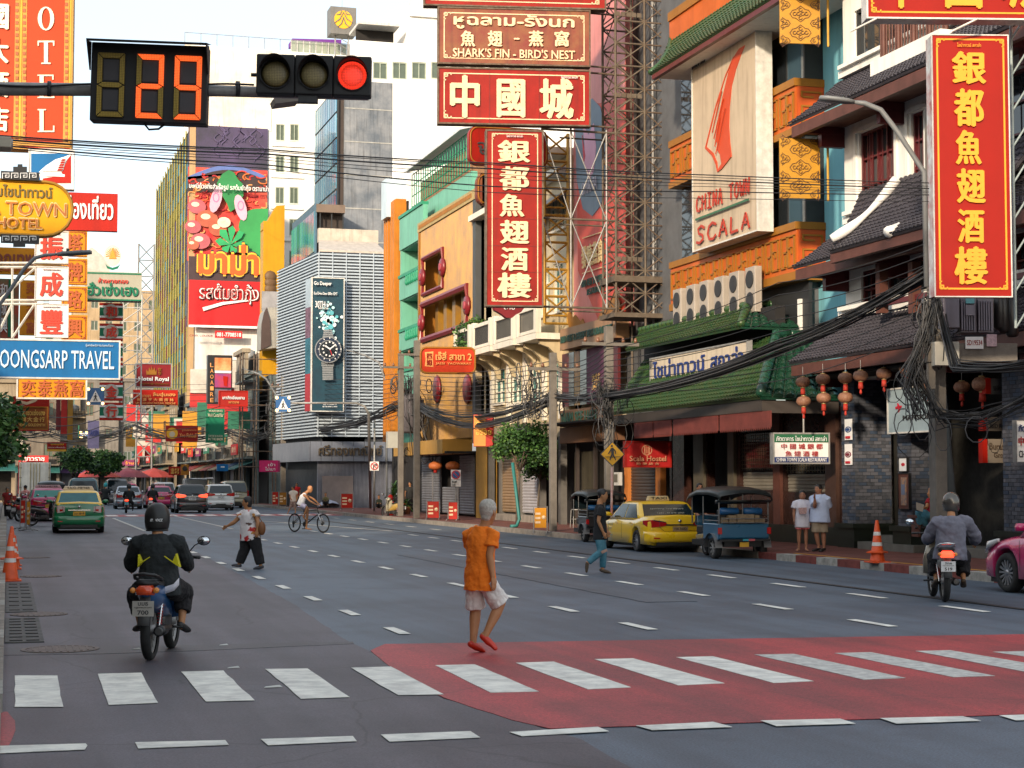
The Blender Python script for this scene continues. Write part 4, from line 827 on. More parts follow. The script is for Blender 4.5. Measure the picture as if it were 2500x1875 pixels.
for u in(1067,1141):p=onX(u,950,20.15);b.mb('oval_frame',DRED,MB().lathe([(.2,-.1),(.62,-.08),(.7,0),(.62,.05)],(20.15,p.y,p.z),'X',16))
b.box('ochre_front',mat('ochre_front',(.40,.24,.035),noise=.3),20.3,20.5,yn,yf,3.9,zb_-.02)
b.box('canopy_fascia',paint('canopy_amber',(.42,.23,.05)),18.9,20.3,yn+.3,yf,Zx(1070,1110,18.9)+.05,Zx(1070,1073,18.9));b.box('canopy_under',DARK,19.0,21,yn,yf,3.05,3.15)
b.box('shop_interior',DARK,21.0,21.1,yn-2,yf,zs,3.2);yy0=Yx(1158,20.5)
for i,(uL,uR)in enumerate(((1030,1056),(1058,1076),(1080,1118),(1122,1158))):shutter(b,20.5,Yx(uR,20.5)+.05,Yx(uL,20.5)-.05,zs+.1,3.0 if i!=2 else 1.5,SHUTG,.12)
b.box('yellow_pier',mat('ochre_pier',(.42,.22,.03),noise=.3),20.2,20.6,Yx(1192,20.2),Yx(1162,20.2),zs,4.4)
b.box('yellow_frame',GTRIM,20.5,20.9,Yx(1200,20.5),Yx(1186,20.5),4.4,16.5);b.box('yellow_frame',GTRIM,20.5,20.9,Yx(1182,20.5),Yx(1165,20.5),4.4,16.8)
for k in range(7):b.box('yellow_beam',GTRIM,20.55,20.85,Yx(1186,20.5)+.01,Yx(1182,20.5)-.01,5+k*1.7,5.25+k*1.7)
shp=b
for(k,u)in enumerate((1063,1105)):
 p=onX(u,1137,19.6);t=thing('paper_lantern',('left' if k==0 else 'right')+' orange paper lantern of the pair glowing dimly under the amber canopy','lantern',(p.x,p.y,p.z),0,'lanterns under the amber canopy')
 MB().lathe([(.12,.2),(.3,.1),(.34,0),(.3,-.12),(.12,-.2)],n=16).obj('shade',[mat('lantern_orange',(.45,.12,.03))],t);MB().lathe([(.09,-.34),(.09,-.2)],n=8).obj('tassel',[RED],t);bar((0,0,.2),(0,0,.7),.012,DSTEEL,t,'cord')
b=Bld('mint_green_building','mint green shophouse with balustrades and a caged roof terrace beside the golden front',(20.5,89,0))
MINT=paint('mint_render',(.15,.42,.31),streak=.3);MINTD=mat('green_trim',(.02,.27,.15),rough=.5,noise=.3)
y0,y1=Yx(1150,21.3),Yx(973,20.5);ya_=yf+.4
for(v0,v1)in((520,598),(669,723),(804,850),(905,985)):
 z1,z0=Zx(1000,v0,20.5),Zx(1000,v1,20.5);f=b.box('parapet',MINT,20.5,20.75,ya_,y1,z0,z1);b.mb('coping',MINTD,MB().box(20.42,20.8,ya_,y1,z1+.002,z1+.16),f)
 if v0 in(669,804):
  for k in range(9):y=ya_+.3+k*.42;b.mb('baluster',MINTD,MB().lathe([(.05,z1-.55),(.1,z1-.4),(.05,z1-.15),(.08,z1-.01)],(20.46,y,0),n=6),f)
b.box('upper_wall',MINT,21.3,24,y0,y1,Zx(1060,560,21.3),Zx(1060,478,21.3));b.box('end_wall',MINT,20.55,24,y1-.3,y1,4,Zx(1000,530,20.5));b.box('interior',DARK,21.6,21.8,ya_-4,y1,3.5,Zx(1000,540,20.5))
for k in range(3):b.box('slab',MINT,20.6,21.6,ya_,y1,Zx(1000,(598,723,850)[k],20.5)-.05,Zx(1000,(598,723,850)[k],20.5))
zt_=Zx(1060,478,21.3)
for k in range(24):y=y0+(y1-y0)*k/23;bar((21.2,y,zt_+.05),(21.2,y,zt_+1.9),.03,MINTD,b.e,'cage_bar',off=b.base,n=4)
for k in range(4):bar((21.2,y0,zt_+.1+k*.6),(21.2,y1,zt_+.1+k*.6),.035,MINTD,b.e,'cage_rail',off=b.base,n=4)
b.mb('sheet_roof',mat('sheet_roof_white',(.62,.64,.66),rough=.5,noise=.3,streak=.3),MB().prism([(20.7,y0-.2,zt_+1.95),(23.5,y0-.2,zt_+2.7),(23.5,y0-.2,zt_+2.78),(20.7,y0-.2,zt_+2.05)],(0,y1-y0,0)))
b.box('brick_block',mat('brick_tan',(.35,.17,.08),noise=.5,scale=6),21.7,22.2,y0+2,y1,zt_,zt_+1.5)
b.box('tiled_wall',mat('teal_tile',(.04,.19,.15),noise=.4,scale=4),20.6,20.8,ya_,y1,3.4,Zx(1000,985,20.5)-.02);b.box('shop_interior',DARK,20.9,21.0,ya_,y1,zs,3.4)
b=Bld('orange_column_front','pair of tall orange fluted metal columns between the mint building and the white louvred one',(20.5,95,0),'building')
for(uL,uR)in((940,953),(957,968)):
 ya2,yb2=Yx(uR,20.5),Yx(uL,20.5);f=b.box('column',mat('orange_sheet',(.48,.17,.01),rough=.45,noise=.25,streak=.3),20.4,21.0,ya2,yb2,4.0,Zx(950,500,20.5))
 for k in range(3):y=ya2+(yb2-ya2)*(k+.5)/3;b.mb('rib',MATS['orange_sheet'],MB().box(20.33,20.399,y-.08,y+.08,4.0,Zx(950,500,20.5)-.05),f)
b.box('gap',DARK,21.0,21.1,Yx(970,20.5),Yx(938,20.5),4,Zx(950,505,20.5));p=onX(942,490,20.3);b.box('white_box',paint('box_paleblue',(.5,.6,.68)),20.1,21.2,p.y-1.2,p.y+.3,p.z-1.1,p.z+1.1)
b.box('side_wall',DARK,21.1,24,95,96.5,0.1,15)
b=Bld('white_louvred_building','corner building clad in white horizontal louvres with a tall teal watch banner',(18.2,104.5,0));R9=b
Yb=104.5;cX=onY(775,1100,Yb).x;eX=onY(942,1100,Yb).x;TZ=15.9;BZ=4.5
dirL=Vector((-.099,.995,0));LL=10.0
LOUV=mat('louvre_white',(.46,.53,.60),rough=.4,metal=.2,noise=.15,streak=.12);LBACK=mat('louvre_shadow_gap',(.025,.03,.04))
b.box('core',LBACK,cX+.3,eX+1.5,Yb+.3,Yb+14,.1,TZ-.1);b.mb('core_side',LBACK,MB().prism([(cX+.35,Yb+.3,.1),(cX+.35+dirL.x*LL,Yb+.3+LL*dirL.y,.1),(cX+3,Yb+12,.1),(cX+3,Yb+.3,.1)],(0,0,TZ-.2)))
n=58;ph=(TZ-BZ)/n;fme=MB().prism([(0,0,0),(0,-.09,.02),(0,-.09,ph*.52),(0,0,ph*.64)],(eX-cX,0,0)).mesh('slat',[LOUV]);sme=MB().prism([(0,0,0),(-.09,0,.02),(-.09,0,ph*.52),(0,0,ph*.64)],dirL*LL).mesh('slat',[LOUV])
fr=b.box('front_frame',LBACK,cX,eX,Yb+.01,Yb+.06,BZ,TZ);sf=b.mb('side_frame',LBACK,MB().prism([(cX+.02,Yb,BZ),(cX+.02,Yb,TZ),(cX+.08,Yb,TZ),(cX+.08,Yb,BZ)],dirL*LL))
for k in range(n):put('slat',fme,fr,(cX,Yb,BZ+k*ph));put('slat',sme,sf,(cX,Yb,BZ+k*ph))
for k in range(6):x=cX+(eX-cX)*k/5;b.box('slat_post',LOUV,x-.03,x+.03,Yb-.14,Yb-.1,BZ,TZ)
b.mb('roof_slope',mat('roof_stone',(.52,.46,.40),noise=.3,scale=3,streak=.3),MB().prism([(cX,Yb,TZ+.02),(eX,Yb,TZ+.02),(eX,Yb+3.5,TZ+1.1),(cX+.6,Yb+3.5,TZ+1.1)],(0,0,.12)))
b.box('upper_parapet',mat('parapet_stone',(.50,.45,.38),noise=.4,streak=.4),cX+.6,eX+.2,Yb+3.5,Yb+4,TZ+1.1,TZ+2.0)
FAS=paint('fascia_grey',(.20,.22,.27),rough=.35,metal=.3);fx0=onY(716,1100,Yb-.4).x;fx1=onY(972,1100,Yb-.4).x
b.box('fascia',FAS,cX-.6,fx1,Yb-.5,Yb-.05,3.0,4.2);b.mb('fascia_side',FAS,MB().prism([(cX-.6,Yb-.5,3.0),(cX-.6,Yb-.5,4.2),(cX-.1,Yb-.1,4.2),(cX-.1,Yb-.1,3.0)],dirL*9))
for k in range(8):x=cX-.55+(fx1-cX+.4)*k/8;b.box('fascia_joint',LBACK,x,x+.03,Yb-.506,Yb-.501,3.0,4.2)
CORR=mat('corrugated_hoarding',(.27,.28,.33),rough=.5,metal=.3,noise=.3,streak=.35);mb=MB();n=60;xw=(fx1-cX)/n
for k in range(n):x=cX+k*xw;mb.prism([(x,Yb,zs),(x+xw*.3,Yb-.06,zs),(x+xw*.6,Yb-.06,zs),(x+xw*.9,Yb,zs)],(0,0,2.85))
b.mb('hoarding',CORR,mb)['kind']='stuff';b.box('hoarding_backing',CORR,cX,fx1,Yb+.005,Yb+.1,zs,3.0);b.box('hoarding_patch',mat('board_patch',(.22,.18,.17),noise=.3),cX+.3,cX+2.2,Yb-.1,Yb-.065,.3,2.1)
bb=Board('thai_fascia_lettering','raised bronze Thai letters of the shop name on the grey fascia','sign',(775,1088,925,1113),Y=Yb-.52,th=.01,face=FAS);bb.t('ศรีทองพาณิชย์',777,1086,932,1112,mat('bronze_letter',(.12,.09,.06),rough=.4,metal=.5),bold=.03,ext=.12)
bb=Board('watch_banner','tall teal underwater banner with a steel diver watch and the words Go Deeper','billboard',(762,680,838,1003),Y=Yb-.9,th=1.4,face=mat('banner_teal',(.006,.055,.085),rough=.5,noise=.7,scale=.7,col2=(.003,.013,.03)),edge=WSTEEL)
wl=flat('letter_white',(.82,.82,.82));
rnd=random.Random(5)
for k in range(110):
 a=rnd.uniform(0,6.28);q=abs(rnd.gauss(0,1));u,v=800+15*q*math.cos(a),785+22*q*math.sin(a)
 if 768<u<834:bb.k=1+k%8;bb.disc(u,v,rnd.uniform(3,9)/(1+q*.5),mat('foam_%d'%(k%3),((.45,.75,.8),(.75,.85,.88),(.10,.42,.5))[k%3],noise=.3),'foam',n=9)
bb.k=10;bb.t('Go Deeper',765,688,808,700,wl,bold=.03);bb.t('Eco-Drive Diver 200m GMT',765,714,822,721,wl);bb.t('30TH',768,736,792,752,wl,bold=.02);bb.t('PROMASTER',776,752,800,756,wl)
stl=mat('watch_steel',(.42,.45,.48),rough=.3,metal=.6,noise=.3,scale=3);wn_=flat('watch_navy',(.008,.02,.05))
for k in range(8):bb.rect(785-(k<2)*2,885+k*5.6,811+(k<2)*2,889.5+k*5.6,stl,'bracelet_link')
for k in range(4):bb.rect(788-k,806+k*5,808+k,810+k*5,stl,'bracelet_link')
bb.disc(798,855,31,wn_,'bezel',n=36);bb.disc(798,855,32.5,stl,'case',r2=30);bb.disc(798,855,23,stl,'ring',r2=21);bb.disc(798,855,20,flat('dial_black',(.005,.012,.02)),'dial')
for k in range(12):
 a=k*math.pi/6;bb.k=60;bb.stroke([(798+15*math.cos(a),855+15*math.sin(a)),(798+18.5*math.cos(a),855+18.5*math.sin(a))],3.2,wl,'hour_mark');bb.stroke([(798+25*math.cos(a),855+25*math.sin(a)),(798+28.5*math.cos(a),855+28.5*math.sin(a))],1.6,wl,'bezel_mark')
bb.k=62;bb.stroke([(798,855),(787,847)],3,wl,'hand');bb.stroke([(798,855),(812,844)],2.6,wl,'hand');bb.stroke([(798,855),(803,870)],1.4,flat('poster_crimson',(.5,.01,.03)),'hand');bb.disc(798,855,2,wl,'hub')
bb.t('CITIZEN',780,985,813,990,wl,bold=.03);bb.t('BETTER STARTS NOW',780,993,815,996,wl)
p0,p1=onY(744,680,Yb-.2),onY(762,1003,Yb-.9);sb=thing('side_banner','narrow dark red side banner with divers wrapped round the corner of the watch advert','billboard',(cX,Yb-.3,8))
mb=MB();pts=[(bb.c.x+bb.x0-.02,bb.c.y,0),(cX-.75,Yb+.3,0),(cX-.7,Yb+.36,0),(bb.c.x+bb.x0-.02,bb.c.y+.1,0)]
for(f0,f1,m_)in((0,.28,mat('side_red',(.32,.02,.03),noise=.3)),(.281,.55,mat('side_teal',(.02,.13,.19),noise=.5)),(.551,.78,mat('side_mauve',(.16,.08,.13),noise=.6,scale=3)),(.781,1,mat('side_greyblue',(.32,.40,.48),noise=.3))):
 zz0,zz1=p1.z+(p0.z-p1.z)*f0,p1.z+(p0.z-p1.z)*f1;MB().prism([(x-cX,y-(Yb-.3),zz0-8)for x,y,_ in pts],(0,0,zz1-zz0)).obj('printed_strip',[m_],sb)
#  BACKGROUND TOWERS
def Yt(u,Y):return onY(u,HV,Y).x
def Zy(u,v,Y):return onY(u,v,Y).z
YT=170.0;tx0,tx1=Yt(456,YT),Yt(652,YT);zT=Zy(500,300,YT)
b=Bld('glass_tower','slim tower with an iridescent gridded glass side and a giant noodle advertisement on its front',(tx0,YT,0))
b.box('core',paint('tower_white',(.75,.72,.68)),tx0+.3,tx1,YT+.05,YT+40,.1,zT-.2)
GL=[mat('pane_%d'%i,c,rough=.55,metal=.0,noise=.5,scale=.35,spec=.1)for i,c in enumerate(((.20,.19,.03),(.08,.05,.12),(.05,.13,.11),(.02,.03,.045),(.16,.04,.05),(.05,.19,.27),(.10,.14,.14)))]
nc,nr=14,19;yS,yE=YT,YT+42;wds=(yE-yS)/nc;hts=(zT-10)/nr
pm=[MB().box(0,.05,.06,wds-.06,.06,hts-.06).mesh('pane',[m])for m in GL];face=b.box('glass_side',mat('curtain_frame',(.06,.055,.04),rough=.6),tx0+.25,tx0+.3,yS,yE,9.5,zT)
rnd=random.Random(2)
for i in range(nc):
 for j in range(nr):put('pane',pm[rnd.choice((0,0,1,1,2,3,4,5,6))if j<15 else rnd.choice((2,5,5,2,3,6))],face,(tx0+.2,yS+i*wds,9.8+j*hts))
for i in range(nc+1):bar((tx0+.15,yS+i*wds,9.5),(tx0+.15,yS+i*wds,zT+.3),.075,mat('brass_mullion',(.30,.25,.06),rough=.6),b.e,'mullion',off=b.base,n=4)
for j in range(nr+1):bar((tx0+.18,yS,9.8+j*hts),(tx0+.18,yE,9.8+j*hts),.05,MATS['brass_mullion'],b.e,'transom',off=b.base,n=4)
b.box('corner_strip',paint('tan_strip',(.45,.30,.16)),tx0-.1,tx0+.5,YT-.27,YT+.03,9,zT);b.box('lower_wall',paint('tower_white',(.75,.72,.68)),tx0+.5,tx1,YT-.1,YT+.04,8,Zy(500,800,YT))
bb=Board('noodle_billboard','giant billboard of a steaming prawn noodle bowl with orange Thai lettering on a red base','billboard',(458,309,652,800),Y=YT-.2,th=.3,face=mat('billboard_smoke',(.03,.025,.045),rough=.5,noise=.7,scale=.2,col2=(.085,.055,.15)),edge=None)
rd=mat('billboard_red',(.62,.005,.008),rough=.45,noise=.12);rdd=mat('billboard_brown',(.05,.025,.03),noise=.2)
bb.k=0;bb.rect(458,412,652,640,mat('soup_red',(.50,.012,.02),noise=.75,scale=.45,col2=(.62,.12,.06)),'soup')
bb.poly([(458,432)]+[(458+194*i/16,432-28*math.sin(math.pi*i/16))for i in range(17)]+[(652,440),(652,445)]+[(652-194*i/16,443-26*math.sin(math.pi*i/16))for i in range(17)],mat('bowl_rim_blue',(.10,.16,.42)),'bowl_rim')
bb.poly([(458,432)]+[(458+194*i/16,441-26*math.sin(math.pi*i/16))for i in range(17)]+[(652,470),(458,470)],mat('bowl_dark',(.04,.02,.02)),'bowl')
rnd=random.Random(9);base_k=bb.k
for k in range(120):
 u,v=rnd.uniform(462,648),rnd.uniform(425,520)if k<80 else rnd.uniform(560,620);a=rnd.uniform(0,6.28);r_=rnd.uniform(6,15);pts=[(min(650,max(460,u+r_*math.cos(a+t*.45))),v+r_*.6*math.sin(a+t*.45))for t in range(7)]
 bb.k=base_k+k%6;bb.stroke(pts,rnd.uniform(2,3.6),mat('noodle_%d'%(k%4),((.62,.15,.03),(.55,.04,.02),(.66,.30,.10),(.40,.01,.02))[k%4],noise=.2),'noodle')
bb.k=base_k+7
for(u,v,r_,c_)in((480,505,22,0),(505,535,26,1),(470,555,20,0),(530,560,22,1),(488,590,24,0),(560,600,20,1),(545,545,16,2),(470,600,14,1)):
 bb.disc(u,v,r_,mat(('prawn_pink','prawn_orange','prawn_white')[c_],((.55,.12,.15),(.60,.13,.07),(.66,.42,.36))[c_],noise=.5,scale=.5),'prawn',sq=.8);bb.disc(u-4,v-5,r_*.45,MATS.get('prawn_white')or mat('prawn_white',(.82,.66,.50)),'prawn_shine',sq=.6)
LIME=mat('lime_green',(.03,.30,.08),noise=.3,scale=.3);LEAF=mat('print_leaf_green',(.02,.24,.07),noise=.35,scale=.4)
bb.poly([(582,560)]+[(625+45*math.cos(math.pi+i*.19),560+48*math.sin(math.pi+i*.19))for i in range(9)]+[(652,512),(652,628),(600,640),(575,610)],LIME,'lime')
bb.poly([(527,450),(540,428),(556,418),(570,425),(578,440),(590,452),(592,480),(578,508),(560,520),(552,500),(540,480)],LEAF,'leaf')
for(u,v,c_)in((525,490,1),(585,510,-1)):
 sh=mat('shallot_pink',(.72,.42,.55),noise=.3,scale=.5);pts=[(u+14*math.cos(t*.52)*(1)+c_*12*math.sin(t*.52)*-.6,v+32*math.sin(t*.52))for t in range(12)];bb.poly(pts,sh,'shallot');bb.disc(u,v-5,8,mat('shallot_ring',(.60,.20,.40)),'shallot_ring',r2=6,sq=1.5)
for i in range(7):a=i*.9;bb.poly([(560,600),(560+30*math.cos(a),590+30*math.sin(a)),(560+38*math.cos(a+.35),588+34*math.sin(a+.35)),(560+26*math.cos(a+.7),590+28*math.sin(a+.7))],mat('coriander_green',(.02,.36,.12),noise=.3),'coriander_leaf')
bb.rect(458,632,652,690,rdd,'dark_band');bb.rect(458,689,652,799,rd,'red_band');bb.rect(458,797.5,652,803,WLET,'rule')
yl_=flat('logo_yellow',(.85,.48,.03));og=flat('logo_orange',(.80,.10,.01));wt=flat('letter_white',(.82,.82,.82))
bb.k+=1;bb.t('มาม่า',474,592,634,682,rdd,bold=.34);bb.t('มาม่า',477,595,631,679,yl_,bold=.22);bb.t('มาม่า',480,599,628,676,og,bold=.09)
bb.t('รสต้มยำกุ้ง',481,694,629,748,flat('letter_brown_outline',(.12,.02,.02)),bold=.07);bb.t('รสต้มยำกุ้ง',483,697,627,745,wt,bold=.05);bb.t('รสต้มยำกุ้ง',486,700,624,742,flat('letter_deep_red',(.30,.02,.02)),bold=.005)
bb.stroke([(492,758),(540,744),(590,738),(622,736)],[9,7,4,1],wt,'brush_line');bb.t('บะหมี่ถ้วยกึ่งสำเร็จรูป รสต้มยำกุ้ง ตรามาม่า',458,455,651,473,wt,bold=.03)
bb.rect(521,811,587,828,rd,'phone_panel');bb.t('081-7708518',525,815,584,825,wt,bold=.04);bb.t('CMYK COLOUR',459,820,516,825,flat('letter_deep_red',(.30,.02,.02)),bold=.03)
for k in range(26):
 u=rnd.uniform(520,640);v=rnd.uniform(330,400);bb.k=2+k%3;bb.stroke([(u+8*math.sin(t*1.1+k),v-t*6)for t in range(6)],[.5,2,2.6,2,1.2,.3],mat('steam_mauve',(.10,.075,.17)),'steam_curl')
YB=205.0;WB=mat('bright_white_render',(.80,.79,.77),rough=.85,noise=.08,scale=.12,streak=.12)
b=Bld('white_office_block','white office block with paired narrow windows behind the noodle billboard',(Yt(700,YB),YB,0))
xl,xr=Yt(440,YB),Yt(1000,YB);tz_=Zy(600,118,YB);ops=[]
for v in(166,302,379,456,534,612):
 for u in(667,702):ops.append((Yt(u,YB),Yt(u+22,YB),Zy(u,v+41,YB),Zy(u,v,YB)))
mb=MB();wallgrid(mb,'Y',YB,YB+.5,xl,xr,0,tz_,ops);b.mb('wall',WB,mb);b.box('interior',DARK,xl+.5,xr-.5,YB+1.3,YB+1.5,0,tz_-1);b.box('roof',WB,xl,xr,YB+.5,YB+18,tz_-1,tz_-.6)
for o_ in ops:window(b,'Y',YB,*o_,mat('window_frame_green',(.35,.40,.33)),mat('window_green_dim',(.10,.13,.10),rough=.2),2,1,.12,.15,sill=WB)
for v in(350,427,504,582):b.box('string_course',WB,Yt(655,YB),Yt(735,YB),YB-.25,YB-.01,Zy(600,v+3,YB),Zy(600,v,YB))
for k in range(14):x=xl+k*1.9;bar((x,YB+.3,tz_),(x,YB+.3,tz_+1.5),.04,STEEL,b.e,'roof_rail_post',off=b.base,n=4)
bar((xl,YB+.3,tz_+1.5),(xl+26,YB+.3,tz_+1.5),.04,STEEL,b.e,'roof_rail',off=b.base,n=4)
b.box('stained_panel',mat('rust_stained_render',(.76,.72,.66),noise=.55,scale=.35,col2=(.72,.58,.40),streak=.3),xl,Yt(655,YB),YB-.12,YB-.02,Zy(500,312,YB),tz_-.1)
YC=185.0;b=Bld('white_terrace_building','stepped white building with a window band and a rooftop terrace behind the red signs',(Yt(1100,YC),YC,0))
x0_,x1_=Yt(850,YC),Yt(1460,YC);zt2=Zy(900,100,YC);ops=[]
for i in range(9):u=906+i*48;ops.append((Yt(u,YC),Yt(u+36,YC),Zy(u,192,YC),Zy(u,150,YC)))
mb=MB();wallgrid(mb,'Y',YC,YC+.5,x0_,x1_,0,zt2,ops);b.mb('wall',WB,mb);b.box('interior',mat('interior_green',(.12,.15,.11)),x0_+1,x1_,YC+1.4,YC+1.6,0,zt2-1)
for o_ in ops:window(b,'Y',YC,*o_,MATS['window_frame_green'],MATS['window_green_dim'],2,1,.14,.15)
b.box('penthouse',WB,Yt(992,YC),x1_,YC+1,YC+12,zt2,Zy(1000,30,YC));b.box('penthouse_top',WB,Yt(1000,YC),x1_,YC+.6,YC+1.0,Zy(1000,34,YC),Zy(1000,26,YC));b.box('sheet_screen',mat('sheet_roof_white',(.6,.6,.6)),Yt(1010,YC),Yt(1100,YC),YC+3,YC+3.2,Zy(1000,30,YC),Zy(1000,-30,YC))
b.box('low_step',WB,Yt(955,YC),x1_,YC-1.5,YC-.02,0,Zy(1000,330,YC));b.box('dark_terrace',DARK,Yt(872,YC),Yt(966,YC),YC+2,YC+2.2,zt2,Zy(900,62,YC));b.box('terrace_roof',WSTEEL,Yt(868,YC),Yt(970,YC),YC-.5,YC+5,Zy(900,62,YC),Zy(900,55,YC))
b.box('small_window',MATS['window_green_dim'],Yt(1097,YC),Yt(1118,YC),YC-1.6,YC-1.52,Zy(1100,336,YC)-.2,Zy(1100,322,YC)-.3)
YC=YB
xx0,xx1=Yt(690,YC),Yt(862,YC);b.box('terrace_wall',WB,xx0,xx1,YC+1,YC+8,Zy(800,180,YC),Zy(800,128,YC));b.mb('purple_awning',mat('purple_canvas',(.15,.03,.28),rough=.7),MB().prism([(Yt(712,YC),YC+2,Zy(750,98,YC)),(Yt(712,YC),YC+2,Zy(750,86,YC)),(Yt(835,YC),YC+2,Zy(800,84,YC)),(Yt(835,YC),YC+2,Zy(800,98,YC))],(0,3,0)))
for k in range(10):u=706+k*15.5;b.box('rail_glass',mat('rail_glass',(.30,.34,.28),rough=.1),Yt(u,YC),Yt(u+14,YC),YC+.9,YC+.95,Zy(750,126,YC),Zy(750,97,YC));bar((Yt(u,YC),YC+.9,Zy(750,128,YC)),(Yt(u,YC),YC+.9,Zy(750,95,YC)),.05,WSTEEL,b.e,'rail_post',off=b.base,n=4)
bb=Board('rooftop_logo_cube','grey square rooftop sign with a round yellow leaf emblem on a lattice mast','sign',(807,17,870,83),Y=YC-4,yaw=0,th=2.4,face=paint('sign_grey',(.17,.165,.16)),edge=None)
yy_=flat('emblem_amber',(.80,.40,.01));bb.disc(838,48,22,yy_,'emblem');gk=MATS['sign_grey']
for(a_,c_)in(((816,56),(838,30)),((860,56),(838,30)),((824,66),(838,42)),((852,66),(838,42)),((822,36),(834,26)),((854,36),(842,26))):bb.k=3;bb.stroke([a_,((a_[0]+c_[0])/2+(2 if a_[0]<838 else-2),(a_[1]+c_[1])/2+4),c_],[1.2,2.6,1],gk,'leaf_line')
for k in(-1,1):bar((k*.8,1,bb.z0),(k*.8,1,bb.z0-3.2),.09,STEEL,bb.e,'mast_post')
for k in range(4):bar((-.8,1,bb.z0-k*.8),(.8,1,bb.z0-k*.8-.8),.05,STEEL,bb.e,'mast_brace')
bar((0,1,bb.z1),(0,1,bb.z1+2.5),.04,STEEL,bb.e,'antenna')
YD=150.0;b=Bld('grey_slab_tower','weathered grey concrete slab tower with a blue glass flank',(Yt(835,YD),YD,0))
SLAB=mat('weathered_concrete',(.10,.12,.15),rough=.9,noise=.6,scale=.5,col2=(.27,.28,.30),streak=.55,bump=.5,bscale=3)
sx0,sx1=Yt(836,YD),Yt(955,YD);sz=Zy(880,198,YD);b.box('slab_wall',SLAB,sx0,sx1,YD,YD+10,.1,sz);
for k in range(8):z=14+k*3.0;b.box('slab_joint',mat('pale_mortar',(.40,.40,.38),noise=.5,scale=3),sx0+.02,sx1-.02,YD-.03,YD-.005,z,z+.09)
b.box('dark_return',mat('brown_return',(.05,.035,.03)),Yt(820,YD),sx0-.01,YD+.3,YD+.5,18,sz-.5)
BG=[mat('blue_pane_%d'%i,c,rough=.08,metal=.35,noise=.3,scale=.5,spec=.9)for i,c in enumerate(((.04,.20,.34),(.08,.28,.42),(.03,.13,.24),(.14,.36,.48)))]
gx=Yt(819,YD);yF=161.5;ncol,nrow=10,8;wd=(yF-YD)/ncol;z0g=18.4;ht=(sz-.6-z0g)/nrow
pm=[MB().box(0,.06,.1,wd-.1,.1,ht-.1).mesh('glass_pane',[m])for m in BG];face=b.box('glass_flank',DSTEEL,gx-.02,gx+.12,YD,yF,z0g,sz-.5)
for i in range(ncol):
 for j in range(nrow):put('glass_pane',pm[rnd.randrange(4)],face,(gx-.1,YD+i*wd,z0g+j*ht))
lx=Yt(765,YD-4);lz1=Zy(760,512,YD-4);yF2=158.5;ncol,nrow=8,3;wd=12.5/ncol;ht=(lz1-14)/nrow
face=b.box('lower_glass_box',mat('steel_blue_frame',(.07,.14,.2)),lx,lx+.15,YD-4,yF2,13.8,lz1+.6);pm=[MB().box(0,.06,.1,wd-.1,.1,ht-.1).mesh('glass_pane',[m])for m in BG]
for i in range(ncol):
 for j in range(nrow):put('glass_pane',pm[rnd.randrange(4)],face,(lx-.08,YD-4+i*wd,14+j*ht))
b.box('open_floor',mat('brown_dark_opening',(.035,.022,.016)),lx+.3,Yt(838,YD-4),YD-3,YD-2.8,12,lz1-.2);b.box('open_floor_roof',mat('brown_slab',(.17,.12,.09)),lx+.1,Yt(838,YD-4),YD-4.2,YD-.5,lz1-.2,lz1+.5)
for k in range(3):b.box('open_floor_post',DSTEEL,lx+.4+k*1.0,lx+.5+k*1.0,YD-4,YD-3.9,12,lz1-.22)
YE=128.0;b=Bld('yellow_shop_block','bright yellow rendered block between the noodle billboard and the white louvres',(Yt(660,YE),YE,0));ye=paint('bright_yellow_render',(.50,.25,.008))
b.box('wall',ye,Yt(638,YE),Yt(690,YE),YE,YE+1.5,Zy(660,960,YE),Zy(660,540,YE));b.mb('sloped_wall',ye,MB().prism([(Yt(636,YE),YE-.02,Zy(636,560,YE)),(Yt(670,YE),YE-.02,Zy(660,500,YE)*.94+1.3),(Yt(690,YE),YE-.02,Zy(700,500,YE)*.94+1.3),(Yt(690,YE),YE-.02,Zy(636,560,YE)-1)],(0,1.4,0)))
for k,z in enumerate((Zy(655,690,YE),Zy(655,675,YE),Zy(655,705,YE))):b.mb('relief_emblem',mat('relief_brown',(.12,.06,.02)),MB().lathe([(.1,-.1),(.42,-.08),(.45,0)],(Yt(656,YE),YE-.05,z),'Y',10))
b.mb('printed_panel',mat('print_grey',(.35,.34,.36),noise=.6,scale=.4),MB().box(Yt(635,YE),Yt(686,YE),YE-.15,YE-.05,Zy(660,760,YE),Zy(660,712,YE)))
b.mb('arched_canopy',mat('canopy_sheet_grey',(.38,.36,.32),noise=.4,streak=.5,metal=.3,rough=.5),MB().prism([(Yt(622,YE)+0,YE-3,Zy(630,860,YE)),(Yt(622,YE),YE-3,Zy(630,800,YE)),(Yt(628,YE),YE-3,Zy(630,770,YE)),(Yt(636,YE),YE-3,Zy(630,760,YE)),(Yt(700,YE),YE-3,Zy(630,758,YE)),(Yt(700,YE),YE-3,Zy(630,850,YE))],(0,2.5,0)))
b.mb('canopy_end',mat('canopy_dark',(.06,.035,.03)),MB().prism([(Yt(620,YE),YE-3.1,Zy(630,862,YE)),(Yt(621,YE),YE-3.1,Zy(630,800,YE)),(Yt(627,YE),YE-3.1,Zy(630,772,YE)),(Yt(633,YE),YE-3.1,Zy(630,760,YE)),(Yt(642,YE),YE-3.1,Zy(630,790,YE)),(Yt(644,YE),YE-3.1,Zy(630,850,YE))],(0,.08,0)))
